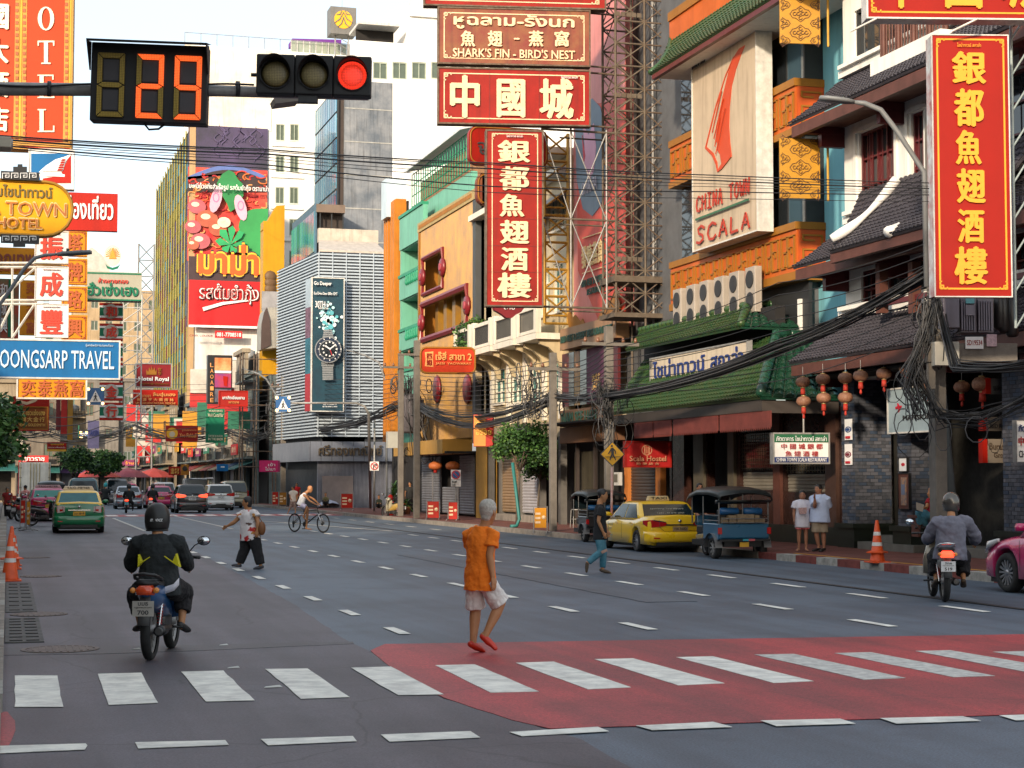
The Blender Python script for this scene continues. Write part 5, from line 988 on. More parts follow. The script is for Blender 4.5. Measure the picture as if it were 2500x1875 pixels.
#  SIGN TOWERS
def truss_face(e,A,B,z0,z1,n,r,m,off,hm=None,single=False,brn='brace'):
 """cross braced face between vertical chords at A and B (xy)"""
 for k in range(n):
  za,zb=z0+(z1-z0)*k/n,z0+(z1-z0)*(k+1)/n
  bar((*A,za),(*B,zb),r,m,e,brn,off)
  if not single:bar((*B,za),(*A,zb),r,m,e,brn,off)
  bar((*A,za),(*B,za),r*1.25,hm or m,e,'rail',off)
YS=53.5;T=thing('sign_tower','tall rusty lattice steel tower carrying the red restaurant signs beside the cream billboard','sign tower',(Yt(1570,YS),YS,4))
TL,TM,TR,TT=Yt(1506,YS),Yt(1578,YS),Yt(1644,YS),21.0;zb0=Zy(1570,772,YS)
RUSTL=mat('weathered_steel',(.15,.12,.09),rough=.75,metal=.3,noise=.55,scale=4,col2=(.10,.07,.05))
for(x,y,r_)in((TL,YS,.045),(TM,YS,.045),(TR,YS,.04),(TL,YS+1.3,.045),(TM,YS+1.3,.045),(TR,YS+1.3,.04)):bar((x,y,4.2 if x!=TL else zb0),(x,y,TT),r_,RUSTL,T,'post',T.location)
truss_face(T,(TL,YS),(TM,YS),zb0,TT,18,.028,RUSTL,T.location);truss_face(T,(TM,YS),(TR,YS),zb0,TT,18,.024,RUST,T.location);truss_face(T,(TL,YS+1.3),(TM,YS+1.3),zb0,TT,18,.028,RUST,T.location);truss_face(T,(TL,YS),(TL,YS+1.3),zb0,TT,15,.02,RUST,T.location)
for k in range(15):
 z=zb0+(TT-zb0)*k/15
 if k%3==2:
  for j in range(5):MB().box(TL+j*.19-T.location.x,TL+j*.19+.15-T.location.x,-.06,-.02,z-T.location.z-.02,z-T.location.z+.13).obj('cleat',[RUSTL],T)
MB().box(TL-.1-T.location.x,TR+.1-T.location.x,-.1,1.4,zb0-.05-4,zb0+.1-4).obj('walkway',[RUSTL],T);MB().box(TL-.1-T.location.x,TR+.1-T.location.x,-.1,1.4,Zy(1570,690,YS)-4,Zy(1570,675,YS)-4).obj('walkway',[RUSTL],T)
T2=thing('painted_truss_mast','pale grey painted lattice mast standing inside the rusty sign tower','mast',(Yt(1615,YS+.6),YS+.6,4));a_,c_=Yt(1598,YS+.6),Yt(1634,YS+.6)
for x in(a_,c_):bar((x,YS+.6,4.5),(x,YS+.6,20),.05,STEEL,T2,'post',T2.location,4)
truss_face(T2,(a_,YS+.6),(c_,YS+.6),6.0,20,15,.025,STEEL,T2.location)
PY=mat('pipe_tan',(.45,.30,.10),rough=.6,noise=.4);t=thing('drain_pipe','tan vertical drain pipe with an elbow at the left corner of the orange building','pipe',(Yt(1644,YS-.8),YS-.8,5));MB().tube([(0,0,Zy(1644,235,YS)-5),(0,0,.9),(-.05,-.05,.5),(-.4,-.1,.35)],.055,8).obj('pipe',[PY],t)
T3=thing('sign_framework','light steel frame with long crossed struts holding the tall vertical red sign','sign frame',(Yt(1440,YS),YS,6));fl,fr_,fz=Yt(1395,YS),Yt(1483,YS),[Zy(1440,v,YS)for v in(752,537,322)]
for x in(fl,fr_):bar((x,YS,fz[0]),(x,YS,fz[2]+.1),.035,STEEL,T3,'post',T3.location)
for z in fz:bar((Yt(1322,YS),YS,z),(TL,YS,z),.04,RUSTL,T3,'rail',T3.location);bar((fl,YS+1.2,z),(TL,YS+1.2,z),.03,RUSTL,T3,'rail',T3.location)
for i in range(2):bar((fl,YS,fz[i]),(fr_,YS,fz[i+1]),.022,STEEL,T3,'brace',T3.location);bar((fr_,YS,fz[i]),(fl,YS,fz[i+1]),.022,STEEL,T3,'brace',T3.location);bar((fl,YS,fz[i]+.02),(Yt(1325,YS),YS,fz[i+1]),.022,STEEL,T3,'brace',T3.location)
for v in(30,160,176,306):bar((Yt(1440,YS),YS+.1,Zy(1440,v,YS)),(TL,YS+.1,Zy(1440,v,YS)),.035,RUST,T,'sign_arm',T.location)
YG=62.0;T4=thing('golden_sign_frame','golden yellow truss frame behind the tall vertical red sign','sign frame',(Yt(1360,YG),YG,5));GP=mat('golden_steel',(.42,.23,.03),rough=.5,noise=.4,metal=.2)
gl,gr_=Yt(1330,YG),Yt(1388,YG)
for x in(gl,gr_):bar((x,YG,Zy(1360,790,YG)),(x,YG,Zy(1360,325,YG)),.07,GP,T4,'post',T4.location,4)
for k in range(7):
 za,zb=Zy(1360,790-k*66,YG),Zy(1360,790-(k+1)*66,YG);bar((gl,YG,za),(gr_,YG,za),.05,GP,T4,'rail',T4.location,4);bar((gl,YG,za+.3),(gr_,YG,za+.3),.04,GP,T4,'rail',T4.location,4);bar((gl,YG,za+.3),(gr_,YG,zb),.04,GP,T4,'brace',T4.location,4);bar((gr_,YG,za+.3),(gl,YG,zb),.04,GP,T4,'brace',T4.location,4)
#  RED SIGNS OVER THE STREET
def corner_b(bb,m,e=.035,g=.22):bb.fborder(e,e*2.2,1-e,1-e*2.2,.035,m,g)
REDW=mat('sign_red_worn',(.17,.016,.008),rough=.6,noise=.75,scale=1.6,col2=(.22,.09,.03),streak=.6)
bb=Board('shark_fin_sign','weathered brown red sign with Thai words and SHARKS FIN - BIRDS NEST in cream','sign',(1072,24,1438,156),Y=YS-.1,yaw=R(-11),th=.35,face=REDW,edge=RUST);bb.fborder(.03,.075,.97,.925,.035,CREAM,.24)
bb.t('หูฉลาม-รังนก',1107,36,1402,74,CREAM,bold=.06)
for i,ch in enumerate('魚翅-燕窩'):u=(1142,1208,1261,1308,1371)[i];bb.k=4;bb.t(ch,u-(18 if ch!='-' else 7),76 if ch!='-' else 94,u+(18 if ch!='-' else 7),115 if ch!='-' else 98,CREAM,bold=.05,name='character')
bb.t("SHARK'S FIN - BIRD'S NEST",1105,121,1403,143,CREAM,bold=.04)
bb=Board('chinatown_sign','wide red sign with three large cream Chinese characters held by the rusty tower','sign',(1072,171,1438,302),Y=YS-.1,yaw=R(-11),th=.35,face=RED,edge=RUST);bb.fborder(.03,.075,.97,.925,.035,CREAM,.26)
for ch,u0,u1,v0,v1 in(('中',1098,1171,184,289),('國',1212,1282,194,288),('城',1316,1400,192,292)):bb.k=4;bb.t(ch,u0,v0,u1,v1,CREAM,bold=.05,name='character')
bb.t('ไชน่าทาวน์ สกาล่า',1369,186,1409,193,WLET)
for u in(1195,1316):bb.k=0;bb.rect(u,174,u+.7,299,flat('seam_dark',(.12,.006,.004)),'sheet_seam')
bb=Board('cropped_red_sign','red sign strip above the shark fin sign, cut off by the top edge','sign',(1038,-110,1476,15),Y=YS-.1,yaw=R(-11),th=.35,face=RED,edge=RUST);bb.fborder(.03,.08,.97,.93,.035,CREAM,.26)
bb=Board('tall_restaurant_sign','tall red vertical sign with six cream Chinese characters in the middle of the street view','sign',(1189,321,1323,745),Y=YS-.35,yaw=R(-11),th=.4,face=RED,edge=RUST);bb.fborder(.085,.012,.93,.98,.03,CREAM,.2)
for i,(ch,v0,v1)in enumerate((('銀',343,398),('都',406,466),('魚',474,530),('翅',538,596),('酒',604,662),('樓',666,728))):bb.k=4;bb.t(ch,(1214,1218,1219,1220,1222,1213)[i],v0,(1294,1292,1280,1292,1289,1297)[i],v1,CREAM,bold=.05,name='character')
bb.t('ไชน่าทาวน์ สกาล่า',1236,330,1276,336,WLET)
for v in(402,470,534,600,664):bb.k=0;bb.rect(1191,v,1321,v+.7,MATS['seam_dark'],'sheet_seam')
for(box_,lb)in(((1145,311,1338,406),'upper dark red rounded sign with a black Thai letter behind the tall vertical sign'),((1164,422,1200,500),'smaller dull red rounded sign half hidden behind the left edge of the tall vertical sign')):
 bb=Board('rounded_sign',lb,'sign',box_,Y=60.0,th=.3,face=RED if box_[0]==1145 else REDW,rnd=.35)
 mb=MB();P=rrect(bb.x0+.06,bb.x1-.06,bb.z0+.06,bb.z1-.06,.3);mb.tube([(x,-.02,z)for x,z in P],.03,4,closed=True);mb.obj('border',[GTRIM],bb.e)
 if box_[0]==1145:bb.t('จู',1165,347,1187,377,flat('sign_ink',(.03,.03,.035)),bold=.05)
bb=Board('cloud_shaped_sign','small crimson cloud shaped sign hanging below the tall vertical sign','sign',(1204,744,1280,778),Y=58.0,th=.2)
bb.poly([(1204,746),(1208,758),(1216,762),(1226,768),(1236,776),(1250,776),(1260,768),(1272,762),(1278,754),(1282,744)],mat('cloud_crimson',(.20,.012,.02)),'board',.08);bb.t('ลาบ',1230,746,1256,756,WLET)
bb=Board('large_vertical_sign','largest red vertical sign with six golden Chinese characters at the right edge','sign',(2280,87,2464,723),d=30.0,yaw=R(-14),th=.35,face=paint('fresh_red',(.30,.010,.004),streak=.05),edge=None)
bb.fborder(.05,.012,.955,.975,.03,GOLD,.15);mb=MB();mb.box(bb.x0-.012,bb.x0-.001,-.02,.36,bb.z0,bb.z1);mb.obj('side_panel',[mat('peeled_poster_side',(.55,.60,.62),rough=.8,noise=.85,scale=3.5,col2=(.30,.05,.05),streak=.3)],bb.e)
mb=MB();e=.02
for q in((bb.x0-e,bb.x0,bb.z0,bb.z1),(bb.x1,bb.x1+e,bb.z0,bb.z1),(bb.x0-e,bb.x1+e,bb.z0-e,bb.z0),(bb.x0-e,bb.x1+e,bb.z1,bb.z1+e)):mb.box(q[0],q[1],-.02,.0,q[2],q[3])
mb.obj('white_edge',[WSTEEL],bb.e)
for i,(ch,u0,u1,v0,v1)in enumerate((('銀',2322,2406,126,207),('都',2327,2401,217,310),('魚',2331,2395,318,403),('翅',2334,2405,412,497),('酒',2336,2402,511,594),('樓',2328,2410,602,695))):bb.k=4;bb.t(ch,u0,v0,u1,v1,GOLD,bold=.05,name='character')
bb.t('ไชน่าทาวน์ สกาล่า',2335,106,2393,116,GOLD)
bb=Board('top_right_sign','red sign with golden border and cut off characters in the top right corner','sign',(2118,-190,2620,44),d=30.0,yaw=R(-14),th=.35,face=MATS['fresh_red'],edge=WSTEEL);bb.fborder(.015,.03,.985,.955,.03,GOLD,.18)
for ch,u0,u1 in(('中',2160,2236),('國',2305,2396),('城',2440,2540)):bb.k=4;bb.t(ch,u0,-120,u1,22,GOLD,bold=.05,name='character')
for i,u in enumerate((2140,2388)):
 t=thing('sign_floodlight_arm',('left' if i==0 else 'right')+' white strut below the top right sign','strut',atd(u,45,29.5));bar((0,0,0),(-.35,.3,-.18),.02,WSTEEL,t,'strut')
t=thing('sign_lattice_frame','grey green steel lattice behind the right edge of the largest vertical sign','sign frame',atd(2485,400,31));
for x in(-.1,.25):bar((x,0,-3),(x,0,3),.03,mat('frame_greygreen',(.32,.38,.38),metal=.3),t,'post')
for k in range(9):bar((-.1,0,-3+k*.66),(.25,0,-2.5+k*.66),.02,MATS['frame_greygreen'],t,'brace')
for i,(v0,v1,vb0,vb1)in enumerate(((-60,106,-70,112),(338,484,330,492))):
 bb=Board('golden_banner',('upper' if i==0 else 'lower')+' golden metal banner with brown scroll medallions on yellow arms','banner',(1904,v0,2002,v1),d=43.5,yaw=R(-10),th=.06,face=mat('banner_gold',(.46,.22,.012),rough=.45,noise=.2),edge=None,group='golden scroll banners on yellow arms')
 br=flat('medallion_brown',(.09,.035,.015))
 def medal(u,v,s_,half=0):
  bb.k=1
  pts=[(u+s_*x,v+s_*y)for x,y in((-1,0),(-.75,-.35),(-.45,-.4),(0,-.75),(.45,-.4),(.75,-.35),(1,0),(.75,.35),(.45,.4),(0,.75),(-.45,.4),(-.75,.35),(-1,0))]
  if half:pts=[p for p in pts if(p[0]-u)*half>=-.01]
  bb.stroke(pts,1.3,br,'medallion')
  for(dx,dy)in((-.55,0),(.55,0),(0,-.38),(0,.38),(-.2,0),(.2,0)):
   if half and dx*half<0:continue
   bb.k=2;bb.stroke([(u+s_*(dx+.17*math.cos(a)),v+s_*(dy+.17*math.sin(a)))for a in(0,1.05,2.1,3.15,4.2,5.2)],1.2,br,'scroll')
 vs=(-12,34,80)if i==0 else(365,409,455)
 for v in vs:medal(1954,v,26)
 for v in([12,57,100]if i==0 else[344,388,432,476]):medal(1909,v,20,1);medal(1998,v,20,-1)
 for v in((112,)if i==0 else(331,487)):
  a_=atd(1898,v,43.5);c_=atd(2078,v,41.8);bar(a_,c_,.085,mat('yellow_arm',(.50,.27,.02),rough=.5,noise=.3),bb.e,'arm',bb.e.matrix_basis.translation if False else Vector((0,0,0)),4)
  o=bb.e.children[-1];o.parent=None;o.parent=bb.e;o.matrix_local=Matrix.LocRotScale(bb.e.location,bb.e.rotation_euler,None).inverted()@o.matrix_local
 bar((bb.x1+.22,.05,bb.z0-.05),(bb.x1+.22,.05,bb.z1+.05),.035,MATS['yellow_arm'],bb.e,'post')
bb=Board('red_rounded_shop_sign','orange red rounded sign with golden rim reading JAESI YAOWARAT on the golden front','sign',(1027,849,1160,911),d=74.0,yaw=R(-8),th=.25,face=paint('vermilion',(.52,.04,.012)),rnd=.25)
mb=MB();mb.tube([(x,-.02,z)for x,z in rrect(bb.x0,bb.x1,bb.z0,bb.z1,.25)],.05,5,closed=True);mb.obj('rim',[GTRIM],bb.e);lo=flat('letter_peach',(.80,.34,.10))
bb.poly([(1037,860),(1058,858),(1057,877),(1058,896),(1037,894),(1039,877)],lo,'plaque');bb.t('四\n姐',1041,863,1055,892,RED,bold=.03);bb.t('เจ๊สี่ สาขา 2',1063,859,1151,880,lo,bold=.06);bb.t('JAESI  YAOWARAT',1063,885,1150,892,lo,bold=.02)
bb=Board('red_orange_banner_sign','red and orange vertical banner sign with yellow Thai letters near the tree','sign',(1156,1012,1203,1090),d=70,yaw=R(-25),th=.35,face=RED2);bb.rect(1157,1014,1186,1089,mat('banner_orange',(.60,.22,.02),noise=.4),'panel');bb.t('กาก\nอร่อย',1163,1030,1200,1062,flat('letter_yellow',(.75,.42,.03)),bold=.04)
#  LEFT SIDE SIGNS
BR=flat('letter_brown',(.20,.03,.01));AMB=YEL
OR=paint('hotel_orange_red',(.50,.045,.006),streak=.08)
bb=Board('hotel_vertical_sign','huge orange red vertical hotel sign with cream letters OTEL at the top left','sign',(-200,-120,174,358),d=45,yaw=R(-6),th=.5,face=OR,edge=mat('amber_trim',(.50,.24,.03)))
for(a_,c_)in((36,47),(48,53.5),(54.5,65),(157,168),(169,173.5)):bb.k=0;bb.rect(a_,-118,c_,352,mat('amber_trim',(.50,.24,.03))if c_-a_>8 else mat('amber_bright',(.70,.34,.02)),'ornament_strip')
for u in(41.5,59.7,162.5):
 for k in range(24):bb.k=2;bb.rect(u-3.4,-8+k*15,u+3.4,0+k*15,flat('ornament_red',(.35,.07,.01)),'ornament')
bb.k=2;bb.rect(0,346,174,358,mat('amber_trim',(.5,.24,.03)),'base_strip')
cr=flat('letter_light_cream',(.85,.72,.55))
SER={'O':None,'T':None}
def serif(bb,ch,u0,v0,u1,v1,m):
 w_=u1-u0;s_=w_*.24;h=v1-v0;t_=h*.06
 def q(a,b,c,d):bb.k=3;bb.poly([(u0+a*w_,v0+b*h),(u0+c*w_,v0+b*h),(u0+c*w_,v0+d*h),(u0+a*w_,v0+d*h)],m,'letter_stroke',.01)
 if ch=='O':
  bb.k=3;n=20;y=bb.lay();mb=MB();c0=bb.L((u0+u1)/2,(v0+v1)/2);px=bb.L(u1,v0)[0]-c0[0];pz=bb.L(u0,v0)[1]-c0[1]
  for i in range(n):
   A=[2*math.pi*(i+k)/n for k in(0,1)];mb.prism([(c0[0]+px*math.cos(A[0]),y,c0[1]+pz*math.sin(A[0])),(c0[0]+px*math.cos(A[1]),y,c0[1]+pz*math.sin(A[1])),(c0[0]+px*.52*math.cos(A[1]),y,c0[1]+pz*.88*math.sin(A[1])),(c0[0]+px*.52*math.cos(A[0]),y,c0[1]+pz*.88*math.sin(A[0]))],(0,.02,0))
  mb.obj('letter_stroke',[m],bb.e)
 if ch=='T':q(.38,0,.62,1);q(0,0,.38,.07);q(.62,0,1,.07);q(0,.07,.08,.22);q(.92,.07,1,.22);q(.22,.94,.38,1);q(.62,.94,.78,1)
 if ch=='E':q(.12,0,.36,1);q(0,0,.12,.05);q(0,.95,.12,1);q(.36,0,.95,.06);q(.36,.94,1,1);q(.36,.46,.7,.53);q(.87,.06,.95,.22);q(.92,.76,1,.94);q(.62,.36,.7,.46);q(.62,.53,.7,.63)
 if ch=='L':q(.12,0,.36,1);q(0,0,.12,.05);q(.36,0,.5,.05);q(0,.95,.12,1);q(.36,.94,1,1);q(.92,.72,1,.94)
for ch,v0,v1 in(('O',16,76),('T',100,157),('E',183,240),('L',267,323)):serif(bb,ch,92,v0,133,v1,cr)
for ch,v0,v1 in(('國',10,72),('大',92,155),('酒',175,238),('店',260,322)):bb.k=3;bb.t(ch,-34,v0,22,v1,cr,bold=.05,name='character')
bb=Board('airline_logo_sign','square sign with a white swept tail on blue and red under the hotel sign','sign',(72,366,178,458),d=42,yaw=R(-4),th=.3,face=WHITE,edge=WSTEEL)
bb.poly([(76,375),(174,375),(150,385),(110,410),(95,425),(100,447),(76,447)],BLUE,'blue_field');bb.poly([(173,377),(173,447),(101,447),(105,436),(140,430),(158,430),(150,422),(160,400)],RED2,'red_field');bb.poly([(95,420),(112,405),(135,390),(174,378),(160,395),(154,418),(105,418),(108,424),(158,426),(158,432),(110,430),(104,425)],WLET,'tail_emblem')
for k in range(5):bb.k=6;bb.poly([(140+k*2.4-1,417-k*6),(152+k*1.5,417-k*6),(154+k*1.5,413-k*6),(143+k*2.4,413-k*6)],RED2,'stripe')
YO=paint('oval_yellow',(.80,.38,.01),noise=.15,streak=.12);bb=Board('oval_hotel_sign','worn yellow oval sign with neon outlined letters reading CHINA TOWN HOTEL at the left edge','sign',(-190,440,176,570),d=36,yaw=0,th=.5,face=YO,rnd=.55)
mb=MB();mb.tube([(x,-.03,z)for x,z in rrect(bb.x0-.01,bb.x1+.01,bb.z0-.01,bb.z1+.01,.56)],.035,5,closed=True);mb.obj('rim',[mat('rim_dark_yellow',(.35,.17,.01))],bb.e)
bb.t('โรงแรมไชน่าทาวน์',-85,450,128,481,flat('letter_dull_green',(.13,.10,.02)),bold=.05)
for(tx,a_)in(('CHINA TOWN',(-150,489,164,526)),('HOTEL',(-10,531,104,560))):bb.t(tx,*a_,CREAM,bold=.075);bb.t(tx,a_[0]+1,a_[1]+2,a_[2]-1,a_[3]-2,YO,bold=.03);bb.t(tx,a_[0]+2,a_[1]+4,a_[2]-2,a_[3]-4,flat('neon_brown',(.40,.12,.02)),bold=-.012)
for(v0,v1,k)in((419,439,1),(573,592,-1)):
 bb=Board('neon_ornament','black stepped crest with white key pattern %s the yellow oval sign'%('above' if k>0 else 'below'),'sign ornament',(2,v0,96,v1),d=36,yaw=0,th=.2,face=BLACK,group='black key pattern crests of the oval sign')
 if k>0:bb.poly([(32,421),(32,407),(43,407),(43,401),(55,401),(55,407),(66,407),(66,421)],BLACK,'crest_top',.05)
 else:bb.poly([(32,590),(32,602),(62,602),(62,590)],BLACK,'crest_base',.05)
 for j in range(4):u=6+j*22;bb.k=2;bb.stroke([(u,v1-3),(u,v0+4),(u+16,v0+4),(u+16,v1-6),(u+7,v1-6),(u+7,v0+9),(u+12,v0+9)],1.8,WLET,'key_line')
bb=Board('red_travel_sign','bright red sign with white Thai letters sticking out behind the yellow oval sign','sign',(100,470,287,562),d=47,yaw=R(-4),th=.25,face=RED2,edge=None);bb.t('ท่องเที่ยว',158,478,277,536,wt,bold=.05)
SW=paint('square_white',(.72,.71,.72),streak=.1)
for i,(ch,v0,v1)in enumerate((('振',566,641),('成',653,731),('豐',744,822))):
 bb=Board('white_character_panel','white square panel, %s, with a red Chinese character over the blue travel sign'%('topmost','middle','lowest')[i],'sign',(87,v0,165,v1),d=49,yaw=R(-3),th=.2,face=SW,edge=WSTEEL,group='white square panels with red characters');bb.t(ch,97,v0+12,154,v1-6,flat('char_red',(.60,.03,.01)),bold=.045,name='character');bb.t('รุ่งทรัพย์การท่องเที่ยว',105,v0+4,147,v0+8,BR)
for i,(ch,v0,v1)in enumerate((('塔',562,625),('牌',631,694),('路',699,762),('興',769,831))):
 bb=Board('amber_character_panel','amber square panel, %s of the column behind the white panels'%(('top','second','third','lowest')[i]),'sign',(150,v0,213,v1),d=58,yaw=R(-3),th=.25,face=AMB,group='amber square panels in a column');bb.t(ch,163,v0+10,201,v1-8,flat('char_brown_red',(.42,.08,.01)),bold=.045,name='character');bb.fborder(.06,.06,.94,.94,.02,flat('char_brown_red',(.42,.08,.01)),.14)
bb=Board('amber_thai_sign','wide amber sign with brown Thai letters behind the white panels at the left','sign',(-60,605,165,670),d=64,yaw=R(-3),th=.25,face=AMB);bb.t('เอกเทพ',-20,620,85,648,BR,bold=.07);bb.t('ของฝากเยาวราชต้น',-30,652,158,664,flat('char_brown_red',(.42,.08,.01)),bold=.05)
bb=Board('amber_vertical_sign','amber vertical sign with four brown characters left of the white panels','sign',(48,684,90,818),d=60,yaw=R(-3),th=.25,face=AMB);bb.chars('奕泰燕窩',64,686,88,816,flat('char_brown_red',(.42,.08,.01)))
bb=Board('dark_panel_group','red and green striped sign fragments at the far left behind the white struts','sign',(-40,680,46,825),d=66,yaw=0,th=.2,face=mat('panel_redgreen',(.45,.04,.02),noise=.6,scale=1.5,col2=(.02,.18,.09)))
bb.rect(20,682,34,823,GREEN,'green_band');bb.chars('和成興',0,690,18,815,WLET)
t=thing('white_steel_bracket','white painted triangular steel brackets holding the square panels at the left edge','bracket',atd(40,740,49.5));o_=t.location
for(a_,c_)in(((-30,642),(165,642)),((-30,652),(165,652)),((-30,733),(120,733)),((-30,742),(120,742)),((-10,740),(85,655)),((30,825),(85,742)),((30,655),(30,825)),((-10,825),(30,742))):bar(atd(*a_,49.5),atd(*c_,49.5),.035,WSTEEL,t,'strut',o_,4)
bb=Board('blue_travel_sign','long blue sign with white letters reading ROONGSARP TRAVEL at the left','sign',(-90,832,290,921),d=46,yaw=R(-3),th=.3,face=BLUE,edge=WSTEEL);pb=flat('letter_pale_blue',(.55,.68,.80));bb.t('ROONGSARP TRAVEL',-18,855,279,900,pb,bold=.02);bb.t('รุ่งทรัพย์การท่องเที่ยว',209,840,276,848,pb)
bb=Board('amber_bird_nest_sign','amber horizontal sign with four brown characters just below the blue travel sign','sign',(44,924,209,971),d=56,yaw=R(-3),th=.25,face=AMB,edge=WSTEEL);bb.chars('奕泰燕窩',50,928,207,969,flat('char_brown_red',(.42,.08,.01)),vert=False)
bb=Board('gold_shop_sign','pale green grey sign with red and green Thai lettering below the temple emblem','sign',(208,664,346,734),d=80,yaw=R(-3),th=.8,face=paint('sign_pale_greygreen',(.40,.38,.30),noise=.15))
for v in(666,730):bb.k=0;bb.rect(209,v,345,v+3.5,GREEN,'stripe')
bb.t('ห้างขายทอง',240,679,313,692,flat('char_red',(.60,.03,.01)),bold=.04);bb.t('ฮั่วเซ่งเฮง',212,690,338,723,GREEN,bold=.07)
bb=Board('temple_emblem_sign','round emblem with an orange temple and rays above the gold shop sign','sign',(256,600,294,648),d=80,yaw=R(-3),th=.15);bb.disc(275,624,21,mat('emblem_ivory',(.68,.60,.52)),'disc',sq=1.25)
for k in range(14):a=math.pi*(k/13);bb.k=2;bb.stroke([(275+7*math.cos(a),626-9*math.sin(a)),(275+17*math.cos(a),626-21*math.sin(a))],1.4,flat('ray_orange',(.70,.28,.02)),'ray')
bb.poly([(275,606),(279,618),(284,632),(266,632),(271,618)],MATS['ray_orange'],'temple');bb.poly([(257,644),(262,650),(275,654),(288,650),(294,644),(288,656),(275,660),(262,656)],GREEN,'ribbon')
for i,(ch,v0,v1)in enumerate((('和',740,782),('成',790,832),(' ',838,880),(' ',886,929),('金',934,978),('行',983,1026))):
 bb=Board('striped_character_panel','red white and green striped panel, %s in the vertical gold shop column'%('topmost','second','third and mostly hidden','fourth and mostly hidden','fifth','lowest')[i],'sign',(243,v0,300,v1),d=82,yaw=R(-3),th=.3,face=GREEN,group='striped character panels of the gold shop')
 bb.rect(243,v0,300,v0+6,RED2,'stripe');bb.rect(243,v1-6,300,v1,RED2,'stripe');bb.k=0;bb.rect(243,v0+6.2,300,v0+11,WLET,'stripe');bb.k=0;bb.rect(243,v1-11,300,v1-6.2,WLET,'stripe')
 if ch!=' ':bb.disc(271,(v0+v1)/2,18.5,mat('disc_grey',(.50,.48,.42)),'disc');bb.t(ch,258,v0+8,286,v1-8,flat('char_red',(.60,.03,.01)),bold=.06,name='character')
bb=Board('hotel_maroon_sign','maroon sign with a crown emblem reading Hotel Royal beside the glass tower','sign',(333,889,417,944),d=110,yaw=0,th=.3,face=paint('maroon_board',(.22,.015,.02)),edge=STEEL);bb.t('Hotel Royal',338,920,412,933,wt,bold=.06);bb.t('Bangkok @ Chinatown',339,935,411,940,GTRIM,bold=.03);bb.t('京\n华',385,898,394,916,GTRIM,bold=.02)
bb.poly([(357,915),(357,902),(362,908),(364,897),(369,906),(370,893),(373,906),(377,897),(379,908),(382,902),(382,915)],GTRIM,'crown')
bb=Board('orange_medicine_sign','orange red sign with small Thai and Chinese rows directly below the maroon hotel sign','sign',(325,952,434,989),d=104,yaw=0,th=.3,face=RED2,edge=None);bb.t('ร้านขายยา',333,961,368,970,lo);bb.t('ลิ้มฮุ่นเฮง',373,958,428,970,lo,bold=.05);bb.t('林 源 亨 大 藥 房 林',334,972,424,980,lo,bold=.03);bb.t('LIM GUAN HENG NATURAL MEDICINE',331,982,428,987,lo,bold=.04)
bb=Board('fishball_sign','dark red sign with a yellow round emblem reading Yoo Fishball','sign',(405,1039,483,1078),d=118,yaw=0,th=.3,face=paint('brick_red_board',(.36,.02,.015)),edge=None);bb.disc(420,1058,14,flat('emblem_amber',(.80,.40,.01)),'emblem');bb.disc(420,1060,7,flat('face_pale',(.6,.5,.35)),'emblem_face');bb.t('Yoo Fishball',438,1058,479,1068,lo,bold=.04);bb.t('ลูกชิ้นปลาเยาวราช',444,1047,479,1054,lo)
bb=Board('black_food_sign','black vertical lightbox with noodle photographs and letters LAOAIRE','sign',(507,867,567,986),d=120,yaw=0,th=.8,face=BLACK,edge=None);bb.chars('LAOAIRE',513,884,521,984,lo,pad=.3,bold=.0)
for(v0,v1,c1,c2)in((874,904,(.60,.12,.02),(.75,.45,.2)),(912,946,(.45,.03,.06),(.16,.04,.22)),(950,982,(.03,.03,.06),(.2,.2,.25))):bb.rect(524,v0,564,v1,mat('food_print_%d'%v0,c1,noise=.8,scale=1.5,col2=c2),'food_photo')
bb.rect(524,905,564,911,wt,'white_band');bb.poly([(544,918),(556,920),(554,944),(546,942)],RED2,'cup')
bb=Board('red_thai_shop_sign','red framed sign with white Thai letters right of the black food sign','sign',(536,956,603,990),d=112,yaw=0,th=.3,face=paint('brick_red_board',(.36,.02,.015)),edge=RED2);bb.t('เกาลัดเยี่ยมยาน',543,966,597,975,wt,bold=.05);bb.t('เยาวราช',558,980,583,985,lo)
bb=Board('green_bar_sign','dark green vertical sign reading WARNING and IN THE BACK below the black food sign','sign',(503,998,548,1081),d=110,yaw=0,th=.3,face=GREEN,edge=None);ivo=flat('letter_ivory',(.60,.58,.42));bb.t('WARNING',509,1001,543,1006,ivo,bold=.02);bb.t('Wink Coctail Bar',507,1009,545,1018,ivo);bb.t('THIS AD IS ILLEGAL',508,1062,544,1067,ivo);bb.t('IN THE BACK',508,1069,544,1075,ivo,bold=.03)
bb=Board('goldsmith_sign','brown sign with gold Thai and Chinese lettering reading HENG GOLDSMITH behind the tree','sign',(20,995,115,1046),d=58,yaw=0,th=.2,face=paint('brown_board',(.24,.07,.02)),edge=GTRIM);gd=flat('letter_gold2',(.72,.45,.10));bb.t('ทอง โซวเซ่งเฮง',40,1000,110,1014,gd,bold=.05);bb.chars('興大金行',50,1018,110,1030,gd,vert=False);bb.t('HENG GOLDSMITH',45,1034,110,1041,gd,bold=.05)
bb=Board('red_backdrop_sign','large plain red sign with a cream arc behind the goldsmith sign','sign',(30,968,120,1052),d=70,yaw=0,th=.3,face=RED2);bb.stroke([(40,978),(65,985),(85,978),(96,968)],7,CREAM,'arc')
